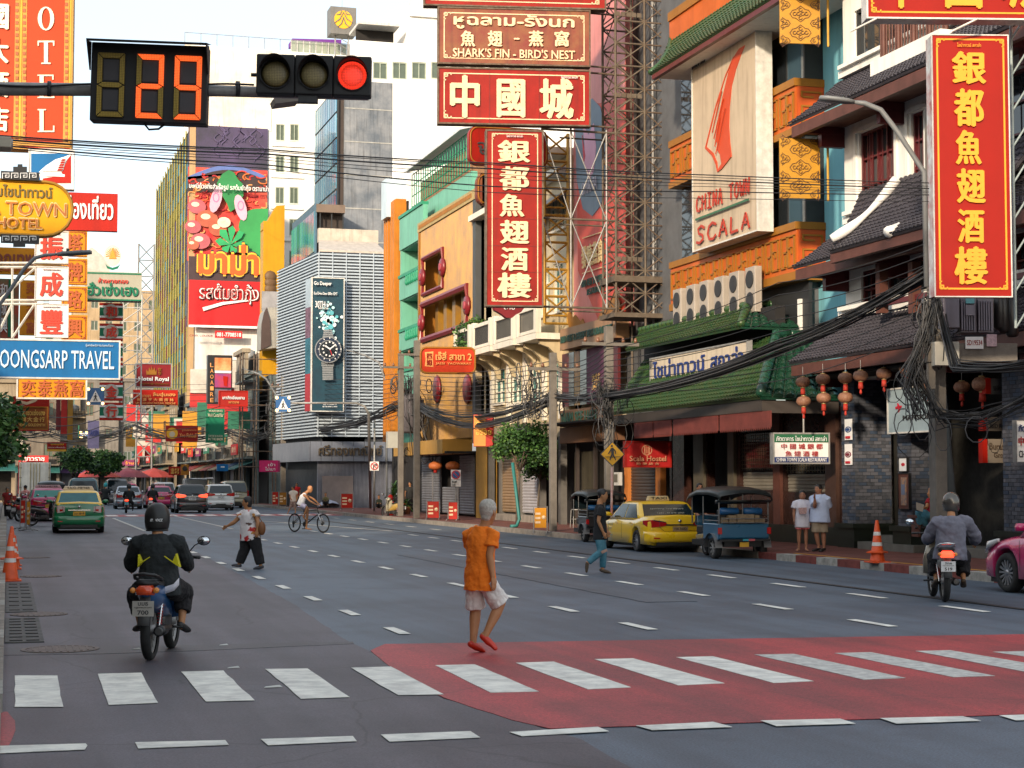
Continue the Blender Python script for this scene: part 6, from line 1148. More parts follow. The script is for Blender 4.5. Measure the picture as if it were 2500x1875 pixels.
for i,(u0,u1,c_)in enumerate(((137,148,'maroon_strip'),(149,164,'red_strip'),(165,178,'amber_strip'))):Board('vertical_banner','%s vertical banner strip hanging under the amber sign'%('maroon leftmost','bright red middle','amber rightmost')[i],'banner',(u0,968,u1,1050+i*12),d=84,th=.3,face=mat(c_,((.22,.02,.02),(.62,.02,.01),(.50,.24,.02))[i],noise=.4),group='vertical banner strips under the amber sign')
bb=Board('small_red_sign','small red and yellow Thai sign low over the street above the white truck','sign',(115,1079,162,1102),d=90,yaw=0,th=.2,face=RED2,edge=None);bb.t('อคมณี',124,1081,155,1087,flat('letter_yellow',(.75,.42,.03)),bold=.06);bb.rect(115,1097,162,1102,flat('letter_yellow',(.75,.42,.03)),'stripe');bb.t('เยาวราช เครื่องประดับ',118,1090,159,1094,wt)
Board('purple_banner','pale purple hanging banner with blue letters in the middle distance','banner',(214,1027,242,1095),d=130,th=.1,face=mat('purple_banner_print',(.33,.27,.45),noise=.4)).t('TAKSIN',216,1050,241,1064,flat('banner_blue',(.03,.06,.3)))
bb=Board('magenta_box_sign','magenta box sign with pale Thai letters above the pavement at the louvred corner','sign',(633,1124,678,1152),d=100,yaw=R(-14),th=1.4,face=paint('magenta',(.50,.015,.12)));bb.t('เข้า',655,1130,672,1138,wt);bb.t('ไม่เมา',648,1140,672,1149,wt)
bb=Board('blue_shop_sign','small blue pharmacy sign over the far right pavement','sign',(530,1133,557,1150),d=125,th=.3,face=BLUE);bb.stroke([(539,1140),(548,1140)],3,wt,'cross')
bb=Board('red_small_far_sign','small red sign with gold lettering above the parked cars','sign',(412,1139,441,1160),d=140,th=.2,face=RED);bb.t('金行\n金行',416,1143,437,1157,gd)
Board('ochre_small_far_sign','small ochre sign with a dark emblem beside the small red sign above parked cars','sign',(442,1134,461,1160),d=139,th=.2,face=GTRIM).disc(451,1144,6,BLACK)
LAMP=mat('amber_lamp_lit',(1.0,.55,.18),noise=0,emit=3.0)
def xing(u0,v0,u1,v1,d,lb):
 bb=Board('crossing_sign',lb,'road sign',(u0,v0,u1,v1),d=d,yaw=R(-8),th=.12,face=mat('traffic_blue',(.01,.10,.30),rough=.4),group='blue pedestrian crossing signs with amber lamps');uc=(u0+u1)/2;w_=u1-u0
 bb.poly([(uc,v0+.14*w_),(u0+.14*w_,v1-.16*w_),(u1-.14*w_,v1-.16*w_)],wt,'triangle');vc=(v0+v1)/2
 f=flat('sign_ink',(.03,.03,.035));bb.disc(uc,vc-.16*w_,.04*w_,f,'figure_head',n=10);bb.stroke([(uc,vc-.1*w_),(uc,vc+.08*w_)],.07*w_,f,'figure_body');bb.stroke([(uc,vc+.06*w_),(uc+.1*w_,vc+.27*w_)],.045*w_,f,'figure_leg');bb.stroke([(uc,vc+.06*w_),(uc-.1*w_,vc+.27*w_)],.045*w_,f,'figure_leg');bb.stroke([(uc-.1*w_,vc+.05*w_),(uc,vc-.06*w_),(uc+.1*w_,vc+.03*w_)],.035*w_,f,'figure_arm')
 for(a,c)in((u0+3,v0+3),(u1-3,v0+3),(u0+3,v1-3),(u1-3,v1-3)):
  p=bb.L(a,c);MB().lathe([(3.6*d/4200,-.05),(1.6*d/4200,-.09)],(p[0],0,p[1]),'Y',12).obj('lamp',[LAMP],bb.e)
 return bb
xing(213,947,254,988,62,'blue crossing sign with lit amber corner lamps left, under the travel sign')
xing(673,968,709,1005,88,'blue crossing sign with lit amber corner lamps in front of the white louvres')
xing(195,1053,215,1071,150,'smallest farthest blue crossing sign near the purple banner')
t=thing('sign_gantry_arm','grey curved arm reaching over the street to the blue crossing sign by the louvres','street pole',onZ(905,1247));
pp=[onZ(905,1247)*1,atd(900,1010,90),atd(890,992,90),atd(870,984,90),atd(800,984,88.5),atd(712,984,88)];pp[0].z=.1
MB().tube([p-t.location for p in pp],[.09,.08,.07,.06,.055,.05],8).obj('pole',[STEEL],t)
#  TRAFFIC SIGNAL ARM
D=18.0;YAWS=R(-13.5)
sa=thing('signal_mast','grey steel mast arm crossing the top left that carries the countdown and the signal','signal pole',(-1.6,19.2,0))
pa,pb_=atd(-330,215,D+1.2),atd(905,229,D-.1);pa_=Vector((-1.6,19.2,pa.z))
MB().tube([pa_-sa.location,atd(0,217,D+.12)-sa.location,atd(540,222,D+.12)-sa.location,atd(900,233,D+.12)-sa.location],[.09,.075,.062,.055],12).obj('arm',[STEEL],sa)
MB().tube([(0,0,0),(0,0,pa_.z+.3)],[.14,.11],14).obj('post',[STEEL],sa);MB().lathe([(.25,0),(.25,.03),(.16,.05)],n=16).obj('base_plate',[STEEL],sa)
mb=MB();pts=[atd(u,208+3*math.sin(u*.02),D+.03)-sa.location for u in range(-40,640,20)];mb.tube(pts,.012,5);mb.obj('cable',[CABLE],sa)
for u in(120,580):p=atd(u,217,D+.1)-sa.location;MB().lathe([(.085,-.02),(.085,.02)],tuple(p),'X',12).obj('clamp',[DSTEEL],sa)
cd=Board('countdown_display','black countdown display with orange digits 29 hanging on the mast arm','traffic countdown',(221,108,506,298),d=D-.12,yaw=YAWS+R(1),th=.2);cd.e.rotation_euler=(R(2),R(1.3),YAWS+R(1))
x0,x1,z0,z1=cd.x0,cd.x1,cd.z0,cd.z1;HB=mat('display_black',(.010,.010,.011),rough=.6,noise=.2)
MB().box(x0,x1,.0,.22,z0,z1).obj('housing',[HB],cd.e,bevel=.01)
MB().prism([(x0-.012,0,z1+.012),(x0-.012,.22,z1+.06),(x0-.012,-.26,z1-.02),(x0-.012,-.25,z1-.045)],(x1-x0+.024,0,0)).obj('visor',[HB],cd.e)
for s_ in(0,1):x=x0-.012 if s_==0 else x1;MB().prism([(x,.0,z1),(x,-.25,z1-.04),(x,-.03,z1-.30),(x,0,z1-.3)],(.012,0,0)).obj('visor_side',[HB],cd.e)
def led(name,lit):
 m=bpy.data.materials.new(name);m.use_nodes=True;t=m.node_tree;L=t.links.new;b=t.nodes['Principled BSDF'];tc=_n(t,'ShaderNodeTexCoord');v=_n(t,'ShaderNodeTexVoronoi');v.inputs['Scale'].default_value=60;v.inputs['Randomness'].default_value=.1;L(tc.outputs['Object'],v.inputs['Vector'])
 r=_n(t,'ShaderNodeMapRange');r.inputs[1].default_value=.25;r.inputs[2].default_value=.6;r.inputs[3].default_value=1;r.inputs[4].default_value=.35;L(v.outputs[0],r.inputs[0])
 mx=_n(t,'ShaderNodeMix',data_type='RGBA',blend_type='MULTIPLY');mx.inputs[0].default_value=1;L(r.outputs[0],mx.inputs[7]);mx.inputs[6].default_value=(*lit[0],1);L(mx.outputs[2],b.inputs['Base Color']);b.inputs['Roughness'].default_value=.4
 if lit[1]:L(mx.outputs[2],b.inputs['Emission Color']);b.inputs['Emission Strength'].default_value=lit[1]
 return m
LON=led('led_orange_lit',((1.0,.13,.02),.62));LOFF=led('led_amber_unlit',((.42,.28,.035),0));LOFF2=led('lens_unlit',((.34,.27,.11),0));LRED=led('lens_red_lit',((1.0,.045,.02),.62))
dw=(x1-x0);dh=z1-z0
for i,(cx_,seg)in enumerate(((x0+dw*.175,''),(x0+dw*.51,'abdeg'),(x0+dw*.835,'abcdfg'))):
 W_,H_=.135,.335;zc=z0+dh*.455;tt=.052;g=.006
 S_={'a':[(-W_,H_),(W_,H_),(W_-tt,H_-tt),(-W_+tt,H_-tt)],'d':[(-W_+tt,-H_+tt),(W_-tt,-H_+tt),(W_,-H_),(-W_,-H_)],'g':[(-W_+tt*.2,0),(-W_+tt,tt/2),(W_-tt,tt/2),(W_-tt*.2,0),(W_-tt,-tt/2),(-W_+tt,-tt/2)],'f':[(-W_-g,H_-g),(-W_+tt-g,H_-tt-g),(-W_+tt-g,tt/2+g),(-W_-g,g)],'b':[(W_+g,H_-g),(W_-tt+g,H_-tt-g),(W_-tt+g,tt/2+g),(W_+g,g)],'e':[(-W_-g,-H_+g),(-W_+tt-g,-H_+tt+g),(-W_+tt-g,-tt/2-g),(-W_-g,-g)],'c':[(W_+g,-H_+g),(W_-tt+g,-H_+tt+g),(W_-tt+g,-tt/2-g),(W_+g,-g)]}
 f=put('digit',None,cd.e,(cx_,0,zc))
 for k,pl in S_.items():MB().prism([(p[0],-.03,p[1])for p in pl],(0,.028,0)).obj('segment',[LON if k in seg else LOFF],f)
 MB().box(-.08,.08,-.008,-.001,-.26,-.05).obj('inset',[mat('inset_grey',(.06,.055,.06))],f);MB().box(-.08,.08,-.008,-.001,.05,.27).obj('inset',[MATS['inset_grey']],f)
MB().tube([(-.05,.1,z0),(0,.1,z0-.06),(.1,.1,z0-.05),(.16,.1,z0)],.012,6).obj('cable',[CABLE],cd.e)
tl_=Board('traffic_light','horizontal black three lamp traffic light with the right lamp glowing red','traffic light',(625,134,907,231),d=D-.12,yaw=YAWS,th=.2);tl_.e.rotation_euler=(0,R(.9),YAWS)
x0,x1,z0,z1=tl_.x0,tl_.x1,tl_.z0,tl_.z1;w3_=(x1-x0)/3
for k in range(3):
 cx_=x0+w3_*(k+.5);zc=(z0+z1)/2;MB().box(cx_-w3_/2+.002,cx_+w3_/2-.002,0,.17,z0,z1).obj('housing',[HB],tl_.e,bevel=.015)
 MB().lathe([(.150,-.012),(.10,-.026),(.04,-.03)],(cx_,0,zc),'Y',28).obj('lens',[LRED if k==2 else LOFF2],tl_.e)
 MB().lathe([(.163,0),(.163,-.02),(.152,-.02),(.152,0)],(cx_,0,zc),'Y',28,cap=False).obj('rim',[HB],tl_.e)
 mb=MB();rg=[]
 for q in range(25):
  a=R(-35+250*q/24);dpt=.20*(max(0,math.sin(a))*.75+.25);rg.append([(cx_+.165*math.cos(a),-.01,zc+.165*math.sin(a)),(cx_+.168*math.cos(a),-.01-dpt,zc+.168*math.sin(a)),(cx_+.162*math.cos(a),-.01-dpt,zc+.162*math.sin(a)),(cx_+.159*math.cos(a),-.01,zc+.159*math.sin(a))])
 mb.loft(rg);mb.obj('visor',[HB],tl_.e)
MB().box(x0+w3_*1.1,x0+w3_*1.6,.03,.15,z0-.07,z0-.001).obj('bracket',[DSTEEL],tl_.e);MB().lathe([(.02,-.03),(.02,.06)],(x0-.03,.08,(z0+z1)/2),'X',10).obj('side_bolt',[DSTEEL],tl_.e)
t=thing('street_light_head','flat grey lamp head sticking out below the traffic light','lamp',atd(700,248,D+.6));MB().prism([(-.14,0,.03),(.12,0,.055),(.14,0,.02),(-.12,0,-.03)],(0,.3,0)).obj('head',[mat('lamp_grey',(.35,.30,.25),metal=.3)],t);bar((.12,.15,.03),(.3,.15,.05),.02,DSTEEL,t,'neck')
t=thing('security_camera','beige security camera housing at the left edge under the hotel sign','camera',atd(14,346,17));MB().box(-.16,.055,0,.25,-.055,.055).obj('housing',[mat('camera_beige',(.50,.43,.33))],t,bevel=.01);MB().lathe([(.045,-.03),(.05,.02)],(.05,.1,0),'X',14).obj('lens_hood',[mat('hood_grey',(.3,.29,.28))],t)
#  VEHICLES
def carpaint(name,col,metal=.0):return mat(name,col,rough=.28,metal=metal,noise=.08,coat=.8,spec=.6)
CGLASS=mat('car_glass',(.012,.022,.028),rough=.06,noise=0,spec=.55);TAILR=mat('tail_lamp_red',(.45,.01,.01),rough=.15,noise=.1,coat=.6);TAILL=mat('tail_lamp_lit',(.9,.05,.02),noise=0,emit=1.6);TAILW=mat('tail_lamp_clear',(.6,.45,.42),rough=.15,noise=.1,coat=.6)
PLATEY=mat('plate_yellow',(.70,.38,.03),noise=.2);PLATEW=mat('plate_white',(.68,.68,.68),noise=.2);TRIM=mat('black_trim',(.015,.015,.016),rough=.45)
def interp(x,T):
 for i in range(len(T)-1):
  if x<=T[i+1][0]:
   a,b=T[i],T[i+1];t=(x-a[0])/(b[0]-a[0])if b[0]>a[0]else 0;t=max(0,min(1,t));return a[1]+(b[1]-a[1])*t
 return T[-1][1]
_wheel={}
def wheel(par,x,y,r,w_,side,spokes=10,rimm=None):
 m=rimm or mat('alloy',(.42,.42,.44),rough=.3,metal=.8)
 k=(r,w_,spokes,m.name)
 if k not in _wheel:
  t=MB();t.lathe([(r*.66,-w_/2),(r*.93,-w_/2),(r,-w_*.32),(r,w_*.32),(r*.93,w_/2),(r*.66,w_/2),(r*.6,0)],(0,0,0),'X',28,cap=False)
  rm=MB();rm.lathe([(r*.68,-w_*.44),(r*.64,-w_*.3),(r*.64,w_*.3),(r*.68,w_*.44)],(0,0,0),'X',24,cap=False)
  for i in range(spokes):
   a=2*math.pi*i/spokes;c,s_=math.cos(a),math.sin(a);d=.012
   rm.prism([(w_*.36,-s_*d+c*.03,c*d+s_*.03),(w_*.36,s_*d+c*.03,-c*d+s_*.03),(w_*.42,s_*d*1.6+c*r*.66,-c*d*1.6+s_*r*.66),(w_*.42,-s_*d*1.6+c*r*.66,c*d*1.6+s_*r*.66)],(-.02,0,0))
  rm.lathe([(.05,w_*.3),(.05,w_*.4),(.02,w_*.42)],(0,0,0),'X',12)
  bk=MB();bk.lathe([(r*.64,-.02),(r*.64,0)],(0,0,0),'X',20)
  _wheel[k]=(t.mesh('wheel',[RUBBER]),rm.mesh('rim',[m]),bk.mesh('brake_shadow',[BLACK]))
 a,b,c=_wheel[k];o=put('wheel',a,par,(x,y,r),(0,0,0 if side>0 else math.pi));put('rim',b,o);put('hub_back',c,o)
 return o
def car(label,loc,rz=0,kind='sedan',paint=None,top=None,L=4.6,W=1.76,H=1.47,wr=.32,plate=('',PLATEW),lit=False,sc_=1.0,spokes=10,tail='wide',group='cars on the road',name='parked_car',cat='car',glass=None,lights=None,taxi=None):
 t=thing(name,label,cat,loc,rz,group);t.scale=(sc_,)*3
 top=top or paint;hw=W/2;yr,yf=-L/2,L/2;wy=(yr+.93,yf-.88);ra=wr+.055;zb=.20
 suv=kind!='sedan';G_=glass or CGLASS
 belt=.93 if not suv else 1.0;deck=1.06 if not suv else belt+.02
 ys=sorted({yr,yr+.03,yr+.08,yr+.16,yr+.3,yr+.5,-.6,-.3,0,.3,.6,yf-.5,yf-.25,yf-.1,yf-.03,yf,*[w_+ra*math.cos(math.pi*i/10)for w_ in wy for i in range(11)],*[w_+s_*(ra+.006)for w_ in wy for s_ in(-1,1)]})
 wT=[(0,.84),(.03,.90),(.08,.94),(.16,.965),(.3,.985),(.6,1),(L-.7,1),(L-.3,.95),(L-.1,.84),(L,.66)]
 if suv:dT=[(0,belt),(L-1.35,belt+.03),(L-.8,.97),(L-.25,.86),(L,.62)]
 else:dT=[(0,deck-.05),(.05,deck+.01),(.5,deck),(1.3,belt+.04),(L-1.5,belt+.03),(L-.9,.90),(L-.3,.78),(L,.58)]
 rings=[]
 for y in ys:
  w_=hw*interp(y-yr,wT);zd=interp(y-yr,dT);b_=zb+(.10 if y<yr+.05 else 0)+(.06 if y>yf-.05 else 0)
  for wc in wy:
   if abs(y-wc)<=ra:b_=max(b_,wr+math.sqrt(max(0,ra*ra-(y-wc)**2)))
  b_=min(b_,zd-.22)
  half=[(0,b_),(w_*.8,b_),(w_*.985,b_+.04),(w_*1.0,max(b_+.06,.52)),(w_*.985,max(b_+.1,zd-.2)),(w_*.94,zd-.06),(w_*.84,zd-.01),(0,zd+.02)]
  rings.append([(x,y,z)for x,z in half]+[(-x,y,z)for x,z in half[-2:0:-1]])
 mb=MB();mb.loft(rings)
 if top is not paint:
  for i,f in enumerate(mb.f):
   if sum(mb.v[j][2]for j in f)/len(f)>deck-.12:mb.m[i]=1
 mb.obj('body',[paint,top],t)
 if suv:g0=[yr+.10,yf-1.25];g1=[yr+.42,yf-2.05]
 else:g0=[yr+.62,yf-1.12];g1=[yr+1.32,yf-1.95]
 def ringz(z,w_,a,c,cr=.16):
  P=[]
  for(cx,cy,a0)in((w_-cr,c-cr,0),(-w_+cr,c-cr,90),(-w_+cr,a+cr,180),(w_-cr,a+cr,270)):
   for i in range(4):an=R(a0+30*i);P.append((cx+cr*math.cos(an),cy+cr*math.sin(an),z))
  return P
 zs_=belt-.02;lv=[(0,0),(.3,.3),(.62,.62),(.88,.9),(.97,1.02),(1.0,1.12)]
 lev=[]
 for(h,s_)in lv:lev.append(ringz(zs_+(H-zs_)*h,hw*(.94-.19*min(1,s_)-(.10 if h>.95 else 0)-(.12 if h>=1 else 0)),g0[0]+(g1[0]-g0[0])*s_,g0[1]+(g1[1]-g0[1])*s_,.16-.05*h))
 mb=MB();mb.loft(lev);gh=mb.obj('roof',[top],t)
 def gp(h,sx,sy,off):
  w_=hw*(.94-.19*h);a=g0[0]+(g1[0]-g0[0])*h;c=g0[1]+(g1[1]-g0[1])*h;z=zs_+(H-zs_)*h
  return w_,a,c,z
 hA,hB=.12,.84
 wA,aA,cA,zA=gp(hA,0,0,0);wB,aB,cB,zB=gp(hB,0,0,0)
 mb=MB();e=.10;mb.prism([(-wA+e,aA-.008,zA),(wA-e,aA-.008,zA),(wB-e*.9,aB-.008,zB),(-wB+e*.9,aB-.008,zB)],(0,.012,0));mb.obj('rear_window',[G_],t)
 mb=MB();mb.prism([(-wA+e,cA+.008,zA),(wA-e,cA+.008,zA),(wB-e*.9,cB+.008,zB),(-wB+e*.9,cB+.008,zB)],(0,-.012,0));mb.obj('windscreen',[G_],t)
 for s_ in(-1,1):
  n=3 if suv else 2;y0a,y1a,y0b,y1b=aA+.22,cA-.2,aB+.2,cB-.16
  for k in range(n):
   f0,f1=k/n+.015,(k+1)/n-.015;MB().prism([(s_*(wA+.006),y0a+(y1a-y0a)*f0,zA),(s_*(wA+.006),y0a+(y1a-y0a)*f1,zA),(s_*(wB+.008),y0b+(y1b-y0b)*f1,zB),(s_*(wB+.008),y0b+(y1b-y0b)*f0,zB)],(-s_*.012,0,0)).obj('side_window',[G_],t)
  mr=MB();mr.rings=None
  MB().loft([[(s_*(hw*.96+dx),cA-.32+dy*q,belt+.08+dz*q)for dy,dz in((.04,.0),(.05,.12),(-.05,.12),(-.07,.06),(-.05,.0))]for dx,q in((.0,.4),(.08,1),(.2,1),(.24,.6))]).obj('mirror',[paint],t)
  for yy in(y0a+.35,(y0a+y1a)/2+.45):MB().box(s_*(hw-.005),s_*(hw+.02),yy-.09,yy+.09,belt-.12,belt-.085).obj('door_handle',[paint if not taxi else paint],t)
  for yy in((y0a+y1a)/2+.05,y0a+.05,y1a+.1):MB().box(s_*(hw+.0005),s_*(hw+.003),yy-.005,yy+.005,.36,belt-.08).obj('door_gap',[BLACK],t)
 MB().box(-hw*.8,hw*.8,yr+.15,yf-.2,.14,.3).obj('underbody',[TRIM],t)
 yR=lambda x:yr+[0,.03,.08,.16,.3,.6][0]+interp(min(abs(x)/hw,.998),[(0,0),(.8,.0),(.86,.03),(.91,.07),(.95,.13),(.975,.22),(.985,.3),(1,.5)])
 def rear(pts,m,nm,out=.02):
  rg=[[(x,yR(x)-out,z0),(x,yR(x)-out,z1),(x,yR(x)+.05,z1),(x,yR(x)+.05,z0)]for x,z0,z1 in pts]
  return MB().loft(rg,smooth=False).obj(nm,[m],t)
 xs=[-.985,-.95,-.88,-.75,-.4,0,.4,.75,.88,.95,.985]
 MB().loft([[(x*hw,yR(x*hw)-.015,.28),(x*hw,yR(x*hw)-.065,.36),(x*hw,yR(x*hw)-.075,.52),(x*hw,yR(x*hw)-.045,.60),(x*hw,yR(x*hw)+.05,.60),(x*hw,yR(x*hw)+.05,.28)]for x in xs]).obj('bumper',[paint],t,bevel=.0)
 MB().box(-hw*.7,hw*.7,yr-.045,yr+.1,.2,.3).obj('lower_valance',[TRIM],t)
 lt=TAILL if lit else TAILR;bz=.72 if not suv else.86
 for s_ in(-1,1):
  if tail=='wide':rear([(s_*hw*.40,bz+.06,bz+.14),(s_*hw*.62,bz+.02,bz+.2),(s_*hw*.84,bz,bz+.22),(s_*hw*.95,bz+.03,bz+.21),(s_*hw*.985,bz+.1,bz+.2)],lt,'tail_light');rear([(s_*hw*.42,bz+.145,bz+.165),(s_*hw*.8,bz+.2,bz+.225)],CHROME,'lamp_trim',.026)
  elif tail=='block':rear([(s_*hw*.55,bz+.02,bz+.2),(s_*hw*.82,bz-.02,bz+.23),(s_*hw*.95,bz,bz+.22),(s_*hw*.98,bz+.08,bz+.2)],lights or TAILW,'tail_light');rear([(s_*hw*.62,bz+.04,bz+.11),(s_*hw*.86,bz+.02,bz+.11)],TAILR,'tail_lens',.028)
  else:rear([(s_*hw*.80,bz-.1,bz+.3),(s_*hw*.9,bz-.1,bz+.32),(s_*hw*.96,bz-.05,bz+.3)],lt,'tail_light')
  rear([(s_*hw*.62,.40,.43),(s_*hw*.8,.40,.44)],TAILR,'reflector',.085)
  MB().lathe([(.03,-.02),(.03,.0)],(s_*hw*.6,yr-.0,.27),'Y',10).obj('exhaust_tip',[CHROME],t)
  hl=MB();yy=yf-.33;hl.loft([[(s_*hw*.97,yf-.62,.80),(s_*hw*.96,yf-.62,.86),(s_*hw*.9,yf-.62,.86),(s_*hw*.9,yf-.62,.80)],[(s_*hw*.97,yf-.3,.68),(s_*hw*.95,yf-.3,.80),(s_*hw*.85,yf-.3,.81),(s_*hw*.85,yf-.3,.68)],[(s_*hw*.80,yf-.03,.60),(s_*hw*.8,yf-.03,.68),(s_*hw*.6,yf-.03,.69),(s_*hw*.6,yf-.03,.60)]]);hl.obj('headlight',[mat('headlight_clear',(.55,.55,.55),rough=.1,coat=.8)],t)
  for wc in wy:
   mb=MB();mb.box(s_*hw*.55,s_*hw*.8,wc-ra,wc+ra,.14,wr+ra*.9);mb.obj('wheel_well',[BLACK],t)
   wheel(t,s_*(hw-.115),wc,wr,.2,s_,spokes)
 pz=.68 if not suv else.80;pl=MB().box(-.2,.2,yr-.055,yr-.035,pz-.07,pz+.07).obj('number_plate',[plate[1]],t)
 if plate[0]:text(plate[0],-.16,.16,pz-.035,pz+.045,yr-.056,flat('sign_ink',(.03,.03,.035)),pl,bold=.03,ext=.003,name='lettering')
 rear([(-hw*.42,pz+.1,pz+.135),(0,pz+.1,pz+.135),(hw*.42,pz+.1,pz+.135)],CHROME if tail!='wide' or suv else TRIM,'trunk_garnish',.03)
 if not suv:
  mb=MB();pts=[(-hw*.63,yr-.022,.95),(-hw*.6,yr-.022,.72),(-hw*.48,yr-.022,.62),(hw*.48,yr-.022,.62),(hw*.6,yr-.022,.72),(hw*.63,yr-.022,.95)];mb.tube(pts,.006,4);mb.obj('boot_seam',[BLACK],t)
 MB().lathe([(.045,-.01),(.045,0)],(0,yr-.02,belt-.02 if not suv else belt-.02),'Y',14,cap=True).obj('badge',[CHROME],t)
 if suv:MB().box(-.03,.35,g0[0]-.02+.03,g0[0]+.03,zA+.03,zA+.05).obj('rear_wiper',[TRIM],t);rear([(-hw*.9,.3,.42),(0,.28,.42),(hw*.9,.3,.42)],TRIM,'lower_cladding',.09)
 else:MB().box(-.5,.5,g1[0]-.02,g1[0]+.0,H-.1,H-.08).obj('brake_lamp',[TAILR],t)
 if taxi:
  tx,tm,wd=taxi;o=MB().prism([(-wd,g1[0]+.35,H),(wd,g1[0]+.35,H),(wd*.85,g1[0]+.36,H+.15),(-wd*.85,g1[0]+.36,H+.15)],(0,.18,0)).obj('taxi_sign',[tm],t,bevel=.02)
  text(tx,-wd*.72,wd*.72,H+.045,H+.12,g1[0]+.345,flat('sign_ink',(.03,.03,.035)),o,bold=.04,ext=.004)
 return t
YEL_P=carpaint('taxi_yellow_paint',(.82,.50,.008));GRN_P=carpaint('taxi_green_paint',(.004,.17,.06));PNK_P=carpaint('taxi_pink_paint',(.50,.008,.11));BLK_P=carpaint('black_paint',(.012,.011,.013));WHT_P=carpaint('white_car_paint',(.62,.63,.62));OLV_P=carpaint('champagne_paint',(.30,.28,.20),.3);SLV_P=carpaint('silver_paint',(.28,.30,.34),.4);MRN_P=carpaint('maroon_paint',(.16,.01,.03));GRY_P=carpaint('grey_van_paint',(.16,.16,.17),.3);BLU_P=carpaint('teal_paint',(.02,.10,.13))
TX1=mat('taxi_box_cream',(.66,.50,.26),noise=.2);TX2=mat('taxi_box_pink',(.62,.42,.42),noise=.2)
y_t=car('bright yellow taxi parked at the right kerb seen from behind its left corner',(16.1,42.55,0),0,'sedan',YEL_P,sc_=.87,plate=('ทพ 3682',mat('plate_bronze',(.34,.22,.10),noise=.3)),taxi=('TAXI',TX1,.3),group=None,name='yellow_taxi',cat='taxi',spokes=14);y_t.scale.x=1.02;y_t.location.x=16.28
for(tx,a,c,z)in(('BANGKOK TAXI SERVICE',-.45,.45,1.24),('1681 - 02 878 9000',-.3,.42,1.12)):
 y_=-4.6/2+.62+.7*((z-.91)/(1.47-.91))-.018;text(tx,a,c,z-.03,z+.025,y_,flat('sticker_pale',(.5,.52,.5)),y_t,bold=.03,ext=.002,shear=0)
for(tx,y0,y1,z0,z1)in(('แท็กซี่',.55,1.25,.74,.80),('K สุข',.7,1.0,.60,.66),('สหกรณ์',.55,1.2,.42,.47)):
 o=text(tx,-y1,-y0,z0,z1,0,flat('decal_grey',(.36,.36,.28)),y_t,bold=.02,ext=.002);o.rotation_euler=(0,0,R(-90));o.location=(-.884,0,0)
car('green and yellow taxi driving away in the left lane',(2.42,63.3,0),R(-1),'sedan',GRN_P,top=YEL_P,plate=('มฉ 3818',PLATEY),tail='block',taxi=('TAXI-METER',mat('taxi_box_white',(.72,.62,.5),noise=.1),.55),group='taxis in the street',name='two_tone_taxi',cat='taxi',glass=mat('teal_glass',(.03,.16,.18),rough=.08,noise=.4,scale=2))
car('pink taxi half hidden behind the green and yellow taxi',(1.75,81.5,0),R(2),'sedan',PNK_P,plate=('ทศ 412',PLATEY),taxi=('TAXI-METER',TX2,.6),group='taxis in the street',name='pink_taxi',cat='taxi',glass=mat('green_glass',(.04,.25,.20),rough=.1))
car('maroon and teal covered minibus ahead of the two left lane taxis',(4.0,99,0),0,'suv',MRN_P,top=BLU_P,L=4.9,W=1.8,H=1.95,name='minibus',cat='minibus',tail='tall')
car('black compact SUV with glowing brake lights stopped past the far crossing',(9.9,99.3,0),0,'suv',BLK_P,L=4.3,W=1.77,H=1.6,lit=True,plate=('กร 5808',PLATEW),name='black_suv',cat='car')
car('white compact SUV to the right of the black one',(12.5,108.0,0),0,'suv',WHT_P,L=4.3,W=1.77,H=1.6,plate=('4กง 27',PLATEW),name='white_suv',cat='car')
car('champagne coloured SUV nearest the right kerb in the far queue',(14.4,116,0),0,'suv',OLV_P,L=4.7,W=1.84,H=1.8,name='champagne_suv',cat='car',tail='tall')
car('pink taxi waiting in the middle lane left of the black SUV',(9.55,115.6,0),0,'sedan',PNK_P,plate=('ทม 88',PLATEY),group='taxis in the street',taxi=('TAXI',TX2,.4),name='pink_taxi',cat='taxi')
car('silver sedan between the far motorcycles and the middle pink taxi',(7.5,114.4,0),R(-2),'sedan',SLV_P,name='silver_sedan',cat='car')
car('dark grey van with a raised spoiler left of the silver sedan',(7.9,134,0),0,'suv',GRY_P,L=5.0,W=1.9,H=1.95,name='grey_van',cat='van',tail='tall')
car('distant white car showing its roof behind the middle pink taxi',(11.2,132,0),0,'suv',WHT_P,H=1.7,name='distant_car',cat='car')
car('distant pink taxi roof showing behind the far riders',(9.3,143,0),0,'sedan',PNK_P,H=1.6,name='distant_taxi',cat='taxi',group='taxis in the street',taxi=('TAXI',TX2,.4))
car('shiny pink taxi nose entering at the right edge beside the rider in grey',(16.35,23.2,0),0,'sedan',PNK_P,L=4.5,W=1.72,H=1.5,group='taxis in the street',name='pink_taxi',cat='taxi',spokes=14)
t=thing('box_truck','white box truck with red side panel standing in the left lane','truck',(1.9,129.5,0));tw=mat('truck_white',(.80,.77,.68),rough=.5,noise=.25,streak=.4)
MB().box(-1.1,1.1,0,5.6,.85,3.15).obj('cargo_box',[tw],t);MB().box(-1.14,-1.101,.05,5.6,.85,3.15).obj('side_panel',[RED2],t);MB().box(-1.17,-1.141,.3,1.8,1.4,2.7).obj('side_poster',[mat('poster_pink_skin',(.55,.22,.2),noise=.6,scale=2)],t)
